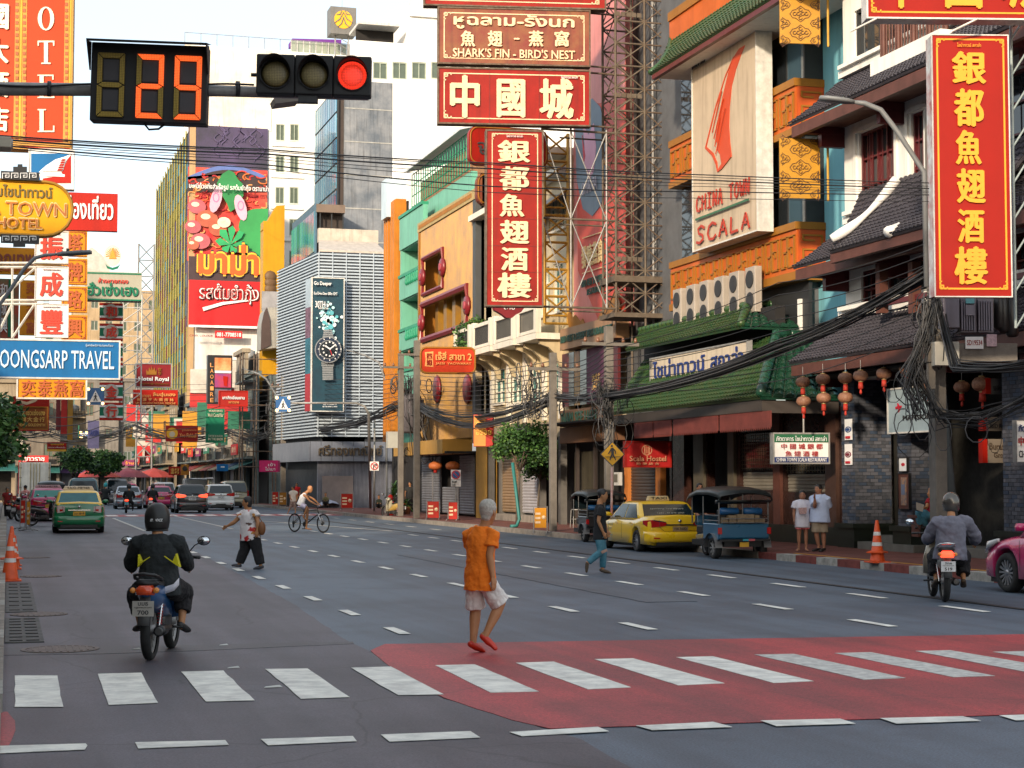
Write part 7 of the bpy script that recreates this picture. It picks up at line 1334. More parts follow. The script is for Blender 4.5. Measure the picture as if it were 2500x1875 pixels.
for s_ in(-1,1):
 MB().box(s_*.03,s_*1.0,-.05,-.002,.95,3.05).obj('rear_door',[tw],t);
 for x in(.1,.32,1.0):MB().tube([(s_*x,-.08,.9),(s_*x,-.08,3.1)],.022,6).obj('lock_bar',[mat('truck_brass',(.42,.30,.10),noise=.4)],t)
 for z in(1.3,2.0,2.7):MB().box(s_*.92,s_*1.08,-.075,-.051,z,z+.07).obj('hinge',[STEEL],t)
 MB().box(s_*.75,s_*1.05,-.1,0,.72,.84).obj('tail_light',[TAILR],t);wheel(t,s_*.85,.9,.42,.3,s_,6,STEEL);wheel(t,s_*.85,4.6,.42,.3,s_,6,STEEL)
MB().box(-1.05,1.05,-.05,.1,.5,.65).obj('rear_bar',[DSTEEL],t);MB().box(-.95,.95,5.6,7.1,.6,2.4).obj('cab',[tw],t,bevel=.1);MB().box(-.6,.6,2,2.3,3.16,3.28).obj('roof_strip',[RED2],t)
t=thing('tarp_pickup','white pickup with a sagging grey tarpaulin behind the black and white SUVs','truck',(13.4,126,0));MB().box(-.85,.85,0,3,.5,1.0).obj('bed',[WHT_P],t,bevel=.03);MB().box(-.85,.85,3.0,4.6,.5,2.0).obj('cab',[WHT_P],t,bevel=.15)
for x in(-.82,.82):
 for y in(.05,1.5,2.9):bar((x,y,1),(x,y,1.95),.025,STEEL,t,'hoop_post')
MB().loft([[(x,y,2.0-.14*math.sin((x+.95)*2.4)*(1 if y in(.75,2.2)else.2)-.12*(x+.9)*.3)for x in(-.95,-.5,0,.5,.95)]for y in(-.1,.75,1.5,2.2,3)],closed=False,cap=False).obj('tarpaulin',[mat('tarp_grey',(.38,.37,.36),noise=.4)],t)
for s_ in(-1,1):wheel(t,s_*.78,.8,.33,.2,s_,6)
def tuktuk(label,loc,rz=0,s=1.0,body=None,boxes=True):
 t=thing('tuk_tuk',label,'tuk-tuk',loc,rz,'tuk-tuks at the kerb');t.scale=(s,)*3;B_=body or carpaint('tuktuk_blue',(.012,.10,.19));K=mat('canopy_black',(.014,.018,.018),rough=.35,noise=.3);PL=mat('tuktuk_rail',(.30,.30,.30),rough=.3,metal=.8)
 MB().loft([[(-.66,0,.52),(-.66,0,.86),(.66,0,.86),(.66,0,.52)],[(-.68,.06,.48),(-.68,.06,.88),(.68,.06,.88),(.68,.06,.48)],[(-.68,1.0,.48),(-.68,1.0,.88),(.68,1.0,.88),(.68,1.0,.48)],[(-.5,1.5,.45),(-.5,1.5,.6),(.5,1.5,.6),(.5,1.5,.45)],[(-.35,2.3,.42),(-.35,2.3,.55),(.35,2.3,.55),(.35,2.3,.42)]],smooth=False).obj('body',[B_],t,bevel=.02)
 MB().loft([[(-.35,2.2,.45),(-.35,2.2,1.05),(.35,2.2,1.05),(.35,2.2,.45)],[(-.2,2.55,.5),(-.22,2.5,.98),(.22,2.5,.98),(.2,2.55,.5)]]).obj('front_cowl',[B_],t,bevel=.02);MB().prism([(-.5,2.25,1.1),(.5,2.25,1.1),(.5,2.05,1.62),(-.5,2.05,1.62)],(0,.015,0)).obj('windscreen',[CGLASS],t)
 rg=[]
 for y,zz,w_ in((-.12,1.66,.72),(.0,1.74,.74),(.6,1.80,.74),(1.4,1.80,.72),(2.05,1.70,.66),(2.35,1.58,.6)):
  rg.append([(w_*math.cos(a)if abs(math.cos(a))<.99 else w_*math.cos(a),y,zz-.2+.2*math.sin(a)**.6)for a in[math.pi*i/10 for i in range(11)]]+[(w_*.96*math.cos(a),y,zz-.215+.17*max(0,math.sin(a))**.6)for a in[math.pi*(10-i)/10 for i in range(11)]])
 MB().loft(rg).obj('canopy',[K],t);MB().loft([[(-.73,-.1,1.46),(-.73,.1,1.46),(-.73,.12,1.36)],[(.73,-.1,1.46),(.73,.1,1.46),(.73,.12,1.36)]]).obj('rear_curtain',[K],t)
 for x in(-.66,.66):
  for y,z in((.04,1.5),(1.05,1.55),(2.1,1.5)):bar((x*(1 if y<2 else.8),y,.85),(x*(1 if y<2 else.8),y,z),.018,PL,t,'post')
  for z in(.95,1.08):bar((x,.0,z),(x,.95,z),.012,PL,t,'side_rail')
  MB().loft([[(x*1.0+d_,.42+.36*math.cos(a),.28+.36*math.sin(a))for d_ in(-.1,.1)]for a in[math.pi*i/8 for i in range(9)]],closed=False,cap=False).obj('mudguard',[PL],t);wheel(t,x*.92,.42,.27,.17,1 if x>0 else-1,8,STEEL)
  MB().box(x-.05,x+.05,-.03,-.002,.62,.78).obj('tail_light',[TAILR],t)
 wheel(t,0,2.35,.25,.14,1,8,STEEL)
 for x in(-.33,.3):MB().lathe([(.06,-.25),(.09,-.22),(.09,.22),(.06,.25)],(x,.18,1.18),'X',12).obj('headrest',[mat('seat_blue',(.015,.10,.26),rough=.4)],t)
 MB().box(-.6,.6,.2,.34,.86,1.22).obj('seat_back',[BLACK],t,bevel=.03);bar((0,.1,.9),(0,.1,1.6),.015,PL,t,'post');MB().box(-.5,.5,1.5,1.9,.6,.8).obj('driver_seat',[BLACK],t,bevel=.03)
 for z in(.9,1.0):bar((-.62,-.05,z),(.62,-.05,z),.012,PL,t,'rear_rack')
 if boxes:
  for x0,x1,h in((-.56,-.42,.14),(-.4,-.2,.2),(-.18,.28,.22),(.3,.42,.2),(.43,.56,.12)):MB().box(x0,x1,.02,.18,.885,.885+h).obj('cane_panel',[mat('cane_weave',(.30,.21,.12),noise=.5,scale=20)],t)
 MB().box(-.66,.66,-.08,-.01,.44,.49).obj('bumper',[TRIM],t);MB().box(-.14,.1,-.05,-.03,.3,.42).obj('number_plate',[PLATEY],t);MB().box(-.08,.07,-.1,-.081,.45,.5).obj('sticker',[mat('sticker_cyan',(.05,.35,.42))],t);MB().box(.075,.24,-.1,-.081,.45,.5).obj('sticker',[mat('sticker_pink',(.55,.10,.12))],t);MB().box(-.5,.5,.1,2.2,.3,.44).obj('chassis',[BLACK],t)
 return t
tt=tuktuk('blue tuk-tuk with a black canopy parked behind the yellow taxi',(16.33,36.7,0),0,.93)
t2=tuktuk('dark tuk-tuk parked at the kerb in front of the yellow taxi',(16.9,47.9,0),R(-2),.86,BLK_P,False);t3=tuktuk('distant tuk-tuk in the left lane near the pink taxi',(2.3,97,0),0,1.0,BLK_P,False)
o=tt;cap_=thing('taxi_roof_light','small yellow taxi roof lamp of a car hidden behind the blue tuk-tuk','taxi lamp',(16.75,39.4,1.42));MB().prism([(-.2,0,0),(.2,0,0),(.17,0,.1),(-.17,0,.1)],(0,.14,0)).obj('lamp_box',[YEL_P],cap_)
def moto(label,loc,rz,body,s=1.0,lit=True,plate=('',PLATEW),tailm=None,group='motorcycles',rack=False,s_body=None,shock=None,detail=True):
 t=thing('motorcycle',label,'motorcycle',loc,rz,group);t.scale=(s,)*3;MT=mat('engine_metal',(.10,.10,.10),metal=.7,rough=.4,noise=.4)
 def mwheel(y):
  if 'mw' not in _wheel:_wheel['mw']=(MB().lathe([(.235,-.035),(.27,-.05),(.298,-.035),(.31,0),(.298,.035),(.27,.05),(.235,.035)],(0,0,0),'X',32,cap=False).mesh('wheel',[RUBBER]),(lambda q:([q.prism([(-.004,.02*math.cos(a),.02*math.sin(a)),(.004,.02*math.cos(a),.02*math.sin(a)),(.004,.24*math.cos(a+.12),.24*math.sin(a+.12)),(-.004,.24*math.cos(a+.12),.24*math.sin(a+.12))],(0,-.005*math.sin(a),.005*math.cos(a)))for a in[i*math.pi/9 for i in range(18)]],q.lathe([(.235,-.02),(.25,-.02),(.25,.02),(.235,.02),(.235,-.02)],(0,0,0),'X',28,cap=False),q.lathe([(.05,-.05),(.05,.05)],(0,0,0),'X',14))[1])(MB()).mesh('rim',[STEEL]))
  o=put('wheel',_wheel['mw'][0],t,(0,y,.31));put('rim',_wheel['mw'][1],o)
 mwheel(0);mwheel(1.23)
 sb=s_body or body
 MB().loft([[(-.06*q,y,z0),(-.10*q,y,(z0+z1)/2),(-.09*q,y,z1),(.09*q,y,z1),(.10*q,y,(z0+z1)/2),(.06*q,y,z0)]for y,z0,z1,q in((-.30,.66,.74,.5),(-.15,.56,.76,1.0),(.1,.48,.74,1.25),(.45,.40,.68,1.2),(.7,.34,.5,1.0),(.85,.34,.46,.8))]).obj('body_panel',[sb],t)
 MB().loft([[(-.19,.92,.38),(-.05,.88,.36),(.05,.88,.36),(.19,.92,.38)],[(-.2,.85,.6),(-.05,.95,.6),(.05,.95,.6),(.2,.85,.6)],[(-.12,.85,.9),(-.04,.98,.9),(.04,.98,.9),(.12,.85,.9)]],closed=False,cap=False).obj('leg_shield',[body],t).modifiers.new('thick','SOLIDIFY').thickness=.02
 MB().loft([[(-.09,y,z-.05),(-.12,y,z-.01),(-.08,y,z+.02),(.08,y,z+.02),(.12,y,z-.01),(.09,y,z-.05)]for y,z in((-.26,.80),(-.1,.80),(.2,.77),(.5,.75))]).obj('seat',[BLACK],t)
 MB().tube([(-.10,.1,.80),(-.13,-.15,.83),(-.10,-.33,.87),(0,-.37,.885),(.10,-.33,.87),(.13,-.15,.83),(.10,.1,.80)],.016,8).obj('grab_rail',[PL_ if rack else BLACK],t)
 MB().loft([[(-.09,-.30,.67),(-.11,-.26,.72),(-.07,-.28,.77),(.07,-.28,.77),(.11,-.26,.72),(.09,-.30,.67)],[(-.06,-.37,.68),(-.075,-.365,.72),(-.05,-.36,.76),(.05,-.36,.76),(.075,-.365,.72),(.06,-.37,.68)]]).obj('tail_light',[tailm or(TAILL if lit else TAILR)],t)
 for s_ in(-1,1):MB().lathe([(.025,-.035),(.03,0),(.02,.03)],(s_*.115,-.32,.72),'Y',10).obj('indicator',[mat('indicator_amber',(.75,.28,.05),rough=.2)],t)
 MB().loft([[(-.05,-.28,.66),(.05,-.28,.66)],[(-.06,-.36,.5),(.06,-.36,.5)],[(-.055,-.38,.38),(.055,-.38,.38)]],closed=False,cap=False).obj('rear_fender',[mat('fender_grey',(.10,.10,.10),rough=.4)],t).modifiers.new('thick','SOLIDIFY').thickness=.012
 pl=MB().box(-.105,.105,-.395,-.385,.47,.62).obj('number_plate',[plate[1]],t)
 if plate[0]:
  a,c=plate[0].split('|');text(a,-.05,.05,.575,.61,-.396,flat('sign_ink',(.03,.03,.035)),pl,bold=.04,ext=.002);text('กรุงเทพมหานคร',-.085,.085,.545,.562,-.396,flat('sign_ink',(.03,.03,.035)),pl,bold=.01,ext=.002);text(c,-.055,.055,.485,.53,-.396,flat('sign_ink',(.03,.03,.035)),pl,bold=.05,ext=.002)
 for s_ in(-1,1):
  bar((s_*.085,0,.31),(s_*.10,.14,.64),.013,CHROME,t,'shock_rod')
  MB().tube([(s_*(.0868+.0)+.026*math.cos(a),.02+.085*k/40+0,.36+.2*k/40+.026*math.sin(a)*.3)for k,a in[(k,k*1.05)for k in range(41)]],.006,5).obj('shock_spring',[shock or mat('spring_red',(.40,.03,.03),rough=.3)],t)
  bar((s_*.06,1.23,.31),(s_*.09,1.0,.88),.02,STEEL,t,'fork');bar((s_*.05,0,.31),(s_*.05,.45,.36),.018,MT,t,'swing_arm')
  MB().tube([(0,.92,.96),(s_*.12,.88,1.0),(s_*.3,.78,1.0)],.012,8).obj('handlebar',[DSTEEL],t);MB().tube([(s_*.26,.80,1.0),(s_*.37,.745,.998)],.019,10).obj('grip',[BLACK],t)
  MB().tube([(s_*.2,.85,1.0),(s_*.3,.85,1.12),(s_*.38,.83,1.16)],.007,6).obj('mirror_stalk',[BLACK],t)
  o=MB().lathe([(.012,.02),(.055,.012),(.06,0),(.055,-.006)],(0,0,0),'Y',16).obj('mirror',[BLACK],t,loc=(s_*.40,.82,1.17));o.scale=(1.15,1,.85);MB().lathe([(.052,-.0105),(.052,-.007)],(0,0,0),'Y',16).obj('mirror_glass',[mat('mirror_glass',(.75,.78,.8),rough=.05,metal=1,noise=0)],o)
  MB().tube([(s_*.1,.5,.3),(s_*.24,.52,.29)],.014,6).obj('foot_peg',[BLACK],t)
 MB().loft([[(.02+.1,y,.30-r_),(.12+r_,y,.30),(.12,y,.30+r_),(.12-r_,y,.30)]for y,r_ in((.5,.02),(.3,.03),(.1,.045),(-.22,.05))]).obj('exhaust',[MT],t);MB().lathe([(.052,-.25),(.055,.05)],(.13,0,.31),'Y',16).obj('silencer',[BLACK],t);MB().lathe([(.03,-.262),(.045,-.262),(.045,-.25)],(.13,0,.31),'Y',14).obj('silencer_cap',[MT],t)
 MB().box(-.09,.09,.35,.75,.24,.42).obj('engine',[MT],t,bevel=.03)
 for s_ in(-1,1):MB().lathe([(.02,-.01),(.07,0),(.02,.01)],(s_*.075,.5,.33),'X',14).obj('engine_cover',[MT],t)
 MB().loft([[(-.1,y,z),(-.07,y+.03,z+.1),(.07,y+.03,z+.1),(.1,y,z)]for y,z in((.86,.88),(.98,.92),(1.06,.85))]).obj('headlight_cowl',[body],t);MB().loft([[(-.05,1.23+.34*math.cos(a),.31+.34*math.sin(a)),(.05,1.23+.34*math.cos(a),.31+.34*math.sin(a))]for a in[R(30+12*i)for i in range(11)]],closed=False,cap=False).obj('front_fender',[body],t)
 return t
PL_=mat('polished_rail',(.6,.6,.6),rough=.25,metal=.9)
BK1=carpaint('bike_blue',(.01,.08,.22));BK2=carpaint('bike_silver_gold',(.34,.29,.22),.3)
HB1=R(-15.0)
moto('blue motorcycle ridden by the man in the black jacket in the near left lane',(1.40,17.72,0),HB1,BK1,plate=('บมธ|700',mat('plate_dull',(.40,.37,.33),noise=.3)),tailm=mat('lamp_orange_red',(.72,.07,.01),rough=.15,coat=.6),s_body=BK1,group='motorcycles')
moto('silver motorcycle with a chrome rack ridden by the man in the grey jacket',(13.42,22.9,0),R(-22),BK2,plate=('3กผ|519',PLATEW),rack=True,group='motorcycles')
moto('distant motorcycle with a glowing tail light stopped on the far crossing',(6.4,98.5,0),R(-2),BLK_P,plate=('',mat('plate_cyan',(.15,.45,.5))),group='motorcycles');moto('red tailed motorcycle under the farther rider in black',(8.25,105.5,0),0,carpaint('bike_red',(.5,.01,.02)),group='motorcycles')
moto('distant red motorcycle ahead of the maroon minibus',(5.4,118,0),0,MATS['bike_red'],group='motorcycles')
lm_=[('dark motorcycle parked farthest left behind the barriers',.2,84,20),('motorcycle parked second in the row at the left kerb',.5,79,35),('black motorcycle parked across the left kerb beside the pink taxi',.95,71.5,62)]
for lb,x,y,a in lm_:moto(lb,(x,y,0),R(-a),BLK_P if a!=35 else MATS['bike_red'],lit=False,group='motorcycles parked at the left kerb')
sp_=onZ(975,1268);moto('cream scooter with a golden tail parked by the potted palm and the hydrant',(sp_.x,sp_.y,0),R(20),carpaint('scooter_cream',(.50,.46,.34)),s=1.0,lit=False,group=None,s_body=carpaint('scooter_gold',(.45,.28,.06)))
bp=onZ(719,1299,0);bq=onZ(789,1301,0);dv=(bq-bp);dv.z=0;ang=math.atan2(dv.y,dv.x);
bc=thing('bicycle','black mountain bicycle with a silver fork ridden across the road','bicycle',bp,ang);k_=.99;WB_=dv.length;r=.335*k_
FRM=carpaint('bike_frame_black',(.015,.015,.016));SIL=mat('fork_silver',(.55,.55,.56),rough=.25,metal=.6)
for x in(0,WB_):
 o=put('wheel',MB().lathe([(r-.05,-.012),(r-.03,-.024),(r,0),(r-.03,.024),(r-.05,.012),(r-.05,-.012)],(0,0,0),'Y',40,cap=False).mesh('tyre',[RUBBER]),bc,(x,0,r));MB().lathe([(r-.055,-.01),(r-.043,-.01),(r-.043,.01),(r-.055,.01),(r-.055,-.01)],(0,0,0),'Y',36,cap=False).obj('rim',[DSTEEL],o)
 for i in range(20):a=math.pi*2*i/20;bar((.02*math.cos(a+1),(-1)**i*.02,.02*math.sin(a+1)),((r-.05)*math.cos(a),0,(r-.05)*math.sin(a)),.0016,STEEL,o,'spoke',n=4)
 MB().lathe([(.03,-.04),(.03,.04)],(0,0,0),'Y',12).obj('hub',[BLACK],o);MB().lathe([(.075,-.048),(.075,-.045)],(0,0,0),'Y',20).obj('brake_disc',[DSTEEL],o)
BB=(WB_*.40,0,.29);ST=(WB_*.30,0,.82);HT,HB2=(WB_*.80,0,.80),(WB_*.835,0,.66)
for a,c,q in((BB,ST,.019),(BB,HB2,.026),((ST[0]+.02,0,.74),HT,.021),((0,.04,r),BB,.012),((0,.04,r),(ST[0]+.01,.03,.68),.010),((0,-.04,r),BB,.012),((0,-.04,r),(ST[0]+.01,-.03,.68),.010),(HT,HB2,.025)):MB().tube([a,c],q,8).obj('frame_tube',[FRM],bc)
for s_ in(-1,1):MB().tube([(HB2[0]+.01,s_*.055,.68),(WB_-.01,s_*.055,r)],[.024,.018],8).obj('fork',[SIL],bc)
MB().tube([(HT[0],0,.80),(HT[0]-.02,0,.90)],.018,8).obj('stem',[FRM],bc);MB().tube([(HT[0]-.04,-.30,.93),(HT[0],-.1,.90),(HT[0],.1,.90),(HT[0]-.04,.30,.93)],.014,8).obj('handlebar',[BLACK],bc)
MB().loft([[(x,-w_,z),(x,w_,z),(x,w_*.6,z-.05),(x,-w_*.6,z-.05)]for x,w_,z in((ST[0]-.14,.08,.90),(ST[0]-.02,.07,.89),(ST[0]+.14,.02,.89))]).obj('saddle',[BLACK],bc);MB().tube([ST,(ST[0]-.015,0,.88)],.014,8).obj('seat_post',[SIL],bc)
MB().lathe([(.09,-.01),(.095,0),(.09,.01)],(BB[0],-.06,BB[2]),'Y',22).obj('chainring',[BLACK],bc);MB().lathe([(.05,-.02),(.05,.02)],(0,-.05,r),'Y',16).obj('cassette',[BLACK],bc);MB().box(-.02,.02,-.07,-.04,r-.17,r-.02).obj('derailleur',[BLACK],bc)
for s_,z in((-1,-.16),(1,.16)):MB().tube([(BB[0],s_*.07,BB[2]),(BB[0]+.03*s_*-1,s_*.08,BB[2]+z)],.012,6).obj('crank',[BLACK],bc);MB().box(BB[0]-.03*s_-.05,BB[0]-.03*s_+.05,s_*.08,s_*.17,BB[2]+z-.012,BB[2]+z+.012).obj('pedal',[BLACK],bc)
MB().box(-.22,.2,-.06,.06,r+.30,r+.315).obj('rear_rack',[BLACK],bc);bar((0,.06,r),(0,.06,r+.3),.006,BLACK,bc,'rack_stay');bar((0,-.06,r),(0,-.06,r+.3),.006,BLACK,bc,'rack_stay')
#  PEOPLE
SK1=mat('skin_warm_brown',(.42,.19,.08),rough=.55,noise=.15,scale=6);SK2=mat('skin_tan',(.36,.16,.09),rough=.55,noise=.15,scale=6);HAIRB=mat('hair_black',(.012,.010,.010),rough=.5,noise=.3,scale=30);HAIRG=mat('hair_silver',(.50,.46,.40),rough=.7,noise=.45,scale=40,bump=.6,bscale=90)
def human(label,d,J,skin=SK1,top=None,bottom=None,shoes=None,hair=HAIRB,face=(0,1),b=1.0,sleeve=.55,leg=1.9,hem=.06,loose=1.0,tank=False,helmet=None,flare=1.0,group='people in the street',hairlow=.06,bare=False,bald=False,legr=1.0,eyes=True,hands=(1,1),name='person',folds=.012):
 P={k:atd(p[0],p[1],d+(p[2]if len(p)>2 else 0))for k,p in J.items()}
 base=(P['anL']+P['anR'])/2;gz=min(P['toL'].z,P['toR'].z);bs=Vector((base.x,base.y,max(0,gz-.04)))
 t=thing(name,label,'person',bs,0,group);P={k:p-bs for k,p in P.items()};vx=.006 if d<20 else max(.0085,d*.00042)
 sd=(P['shR']-P['shL']);sw=sd.length;sdn=sd.normalized();hd=(P['hpR']-P['hpL']).normalized();f=(RT*face[0]+FW*face[1]).normalized();hs=f.cross(Vector((0,0,1))).normalized()
 C=(P['hpL']+P['hpR'])/2;N=(P['shL']+P['shR'])/2;up=(N-C).normalized();H=P['head'];TL_=(N-C).length
 def torso(B,g,hemz,r1=False,w=1.0,topr=True):
  rs=[(C-up*hemz,.165*b*w+g,.125*b*w+g),(C+up*TL_*.2,.150*b*w+g,.118*b*w+g),(C+up*TL_*.45,.138*b*w+g,.106*b*w+g),(C+up*TL_*.75,(sw*.42+.07*b)*.72+g,.115*b+g),(N-up*.035,sw*.43+g*.5,.10*b+g)]
  if topr:rs+=[(N+up*.028,sw*.25+g,.072*b+g),(N+up*.065,.062+g,.06+g)]
  B.rings(rs,hd if False else sdn,18,round0=False,round1=r1)
 def finger_hand(B,wr,el,s_,curl=.35):
  dr=(wr-el).normalized();pn=(hs if abs(dr.dot(hs))<.8 else f);a=(pn-dr*pn.dot(dr)).normalized();c=dr.cross(a);q=.95
  B.rings([(wr,.024,.018),(wr+dr*.035*q,.036,.016),(wr+dr*.075*q,.038,.015)],f,10)
  w_=f-dr*f.dot(dr);w_=w_.normalized()if w_.length>.1 else a;cc=dr.cross(w_)
  if cc.dot(C-wr)<0:cc=-cc
  for i,ln in enumerate((.062,.070,.066,.052)):
   o=wr+dr*.078+w_*(.028-.019*i);m=o+dr*ln*.5+cc*.006;e=m+(dr*(1-curl)+cc*curl*1.3).normalized()*ln*.5;B.rings([(o,.0098,.0098),(m,.009,.009),(e,.0078,.0078)],w_,8)
  o=wr+dr*.02+w_*.03;B.rings([(o,.012,.012),(o+dr*.03+w_*.022+cc*.008,.0105,.0105),(o+dr*.058+w_*.024+cc*.02,.009,.009)],w_,8)
 B=Blob()
 B.rings([(H-Vector((0,0,.118))+f*.026,.040,.044),(H-Vector((0,0,.085))+f*.02,.060,.070),(H-Vector((0,0,.03))+f*.006,.077,.093),(H+Vector((0,0,.03)),.080,.099),(H+Vector((0,0,.075))-f*.004,.066,.082),(H+Vector((0,0,.105))-f*.004,.038,.05)],hs,16,True,False)
 B.rings([(H+f*.088+Vector((0,0,.01)),.008,.008),(H+f*.105-Vector((0,0,.03)),.014,.013)],hs,8)
 for s_ in(-1,1):B.ball(H+hs*s_*.075-Vector((0,0,.02))-f*.005,.014,.022,.034,8)
 B.rings([(H+f*.085-Vector((0,0,.072))-hs*.02,.008,.007),(H+f*.093-Vector((0,0,.07)),.009,.008),(H+f*.085-Vector((0,0,.072))+hs*.02,.008,.007)],Vector((0,0,1)),8)
 B.rings([(N-up*.02,.075,.065),(P['neck'],.054,.056),(H-Vector((0,0,.05))-f*.012,.056,.06)],hs,12)
 torso(B,-.012 if top and not tank else 0,.02)
 for s_,k in((-1,'L'),(1,'R')):
  sh,el,wa,hp,kn,an,to=(P[q+k]for q in('sh','el','wa','hp','kn','an','to'));g=-.008 if sleeve>.9 else 0
  B.rings([(sh-sdn*s_*.02-up*.02,.038*b,.042*b),(sh.lerp(el,.4),.045*b+g,.046*b+g),(el,.037*b+g,.038*b+g),(el.lerp(wa,.3),.039*b+g,.038*b+g),(wa,.026+g,.024+g)],f,12)
  if hands[0 if k=='L' else 1]:finger_hand(B,wa,el,s_)
  B.rings([(hp,.085*b,.09*b),(hp.lerp(kn,.5),.068*b*legr,.07*b*legr),(kn,.052*b*legr,.054*b*legr),(kn.lerp(an,.3),.052*b*legr,.054*b*legr),(kn.lerp(an,.7),.038*b*legr,.04*b*legr),(an,.034,.036)],sdn,12)
  fd=(to-an);fd.z*=.9;L_=fd.length;fdn=fd.normalized();side=fdn.cross(Vector((0,0,1)));side=side.normalized()if side.length>.1 else sdn;heel=an-fdn*.03+Vector((0,0,-.035 if fd.z>-.08 else-.01))
  q=[(heel,.033,.03),(an.lerp(to,.35)+Vector((0,0,-.02)),.036,.032),(an.lerp(to,.75),.042,.022),(to,.036,.016)];B.rings(q,side,10)
  if bare:
   for i in range(4):B.cap(to+side*(.03-.02*i),to+side*(.032-.021*i)+fdn*.03,.009,.008)
 B.make('body',skin,t,vx,3)
 if not bald:
  hb=Blob();z=Vector((0,0,1))
  if not helmet:
   hb.rings([(H-z*hairlow-f*.038,.06,.05),(H-z*hairlow*.4-f*.022,.083,.082),(H+z*.03-f*.008,.090,.101),(H+z*.075-f*.006,.078,.092),(H+z*.105-f*.004,.056,.068),(H+z*.121-f*.004,.026,.034)],hs,16,True,False);hb.make('hair',hair,t,vx,3,disp=.002,dscale=.04)
 if helmet:
  hb=MB();rs_=[]
  for zz,q in((-.13,.80),(-.10,.93),(-.04,1.0),(.03,1.0),(.09,.86),(.13,.62),(.155,.3)):rs_.append([H+Vector((0,0,zz))+hs*(.128*q*math.cos(a))+f*(.150*q*math.sin(a))for a in[2*math.pi*i/24 for i in range(24)]])
  hb.loft(rs_);hb.obj('helmet',[helmet],t);c0=H
  MB().loft([[H+hs*(.131*math.cos(a))+f*(.153*math.sin(a))+Vector((0,0,zz))for zz in(-.055,.05)]for a in[R(40+10*i)for i in range(11)]],closed=False,cap=False).obj('visor',[CGLASS],t)
  MB().tube([H+Vector((0,0,-.128))+hs*(.106*math.cos(a))+f*(.122*math.sin(a))for a in[2*math.pi*i/20 for i in range(20)]],.010,6,closed=True).obj('helmet_rim',[BLACK],t)
 if eyes and f.dot(FW)<.75 and not helmet:
  for s_ in(-1,1):MB().lathe([(.001,-.006),(.008,0),(.001,.006)],tuple(H+f*.086+hs*s_*.03+Vector((0,0,.012))),'Z',8).obj('eye',[BLACK],t);MB().tube([H+f*.089+hs*s_*.045+Vector((0,0,.03)),H+f*.095+hs*s_*.018+Vector((0,0,.034))],.004,5).obj('eyebrow',[HAIRB],t)
  MB().tube([H+f*.096-hs*.02+Vector((0,0,-.071)),H+f*.101+Vector((0,0,-.070)),H+f*.096+hs*.02+Vector((0,0,-.071))],.0035,5).obj('lips',[mat('lip_brown',(.22,.06,.04))],t)
 if top:
  S=Blob();torso(S,.014*loose,hem,w=1.02+.06*(loose-1),topr=not tank)
  if tank:
   for s_ in(-1,1):S.rings([(N+sdn*s_*sw*.22-up*.04,.03,.10*b),(N+sdn*s_*sw*.2+up*.035,.025,.075*b)],sdn,10)
  elif sleeve:
   for s_,k in((-1,'L'),(1,'R')):
    sh,el,wa=P['sh'+k],P['el'+k],P['wa'+k];g=.014*loose
    rs=[(sh-sdn*s_*.05-up*.018,.044*b+g,.058*b+g),(sh-up*.02,.046*b+g,.058*b+g)]
    if sleeve<=1:e=sh.lerp(el,sleeve);rs+=[(e,.052*b+g*1.5,.056*b+g*1.5)]
    else:rs+=[(el,.048*b+g,.05*b+g),(el.lerp(wa,.5),.044*b+g,.044*b+g),(el.lerp(wa,min(1,sleeve-1)),.034+g*.8,.034+g*.8)]
    S.rings(rs,f,14,True,False)
  S.make('shirt',top,t,vx,3,disp=folds,dscale=.09)
 if bottom:
  S=Blob();g=.012*loose;S.rings([(C-up*.02,.12*b,.085*b),(C-Vector((0,0,.06)),.145*b+g,.108*b+g),(C-Vector((0,0,.09)),.15*b+g,.12*b+g)],hd,16,False,False)
  for k in 'LR':
   hp,kn,an=P['hp'+k],P['kn'+k],P['an'+k];rs=[(hp+(kn-hp)*.04,.080*b+g,.090*b+g),(hp.lerp(kn,.5),.078*b*legr*flare+g,.084*b*legr*flare+g)]
   if leg<1:rs.append((hp.lerp(kn,leg),(.078*flare)*b*legr+g*1.4,(.086*flare)*b*legr+g*1.4))
   else:rs+=[(kn,.062*b*legr*flare+g,.066*b*legr*flare+g),(kn.lerp(an,(leg-1)*.5),.056*b*legr*flare+g,.06*b*legr*flare+g),(kn.lerp(an,leg-1),.048*b*flare+g,.05*b*flare+g)]
   S.rings(rs,hd,14,False,False)
  S.make('trousers' if leg>1 else 'shorts',bottom,t,vx,3,disp=folds,dscale=.08)
 if shoes:
  for k in 'LR':
   an,to=P['an'+k],P['to'+k];fdn=(to-an).normalized();side=fdn.cross(Vector((0,0,1)));side=side.normalized()if side.length>.1 else sdn;low=fdn.z<-.75
   S=Blob();S.rings([(an-fdn*.035+Vector((0,0,-.028)),.040,.036),(an.lerp(to,.4)+Vector((0,0,-.014)),.045,.038),(an.lerp(to,.8),.050,.030),(to+fdn*.015,.047,.024)],side,14);S.make('shoe',shoes,t,vx,2)
 return t,P,dict(H=H,f=f,hs=hs,C=C,N=N,up=up,sdn=sdn,bs=bs)
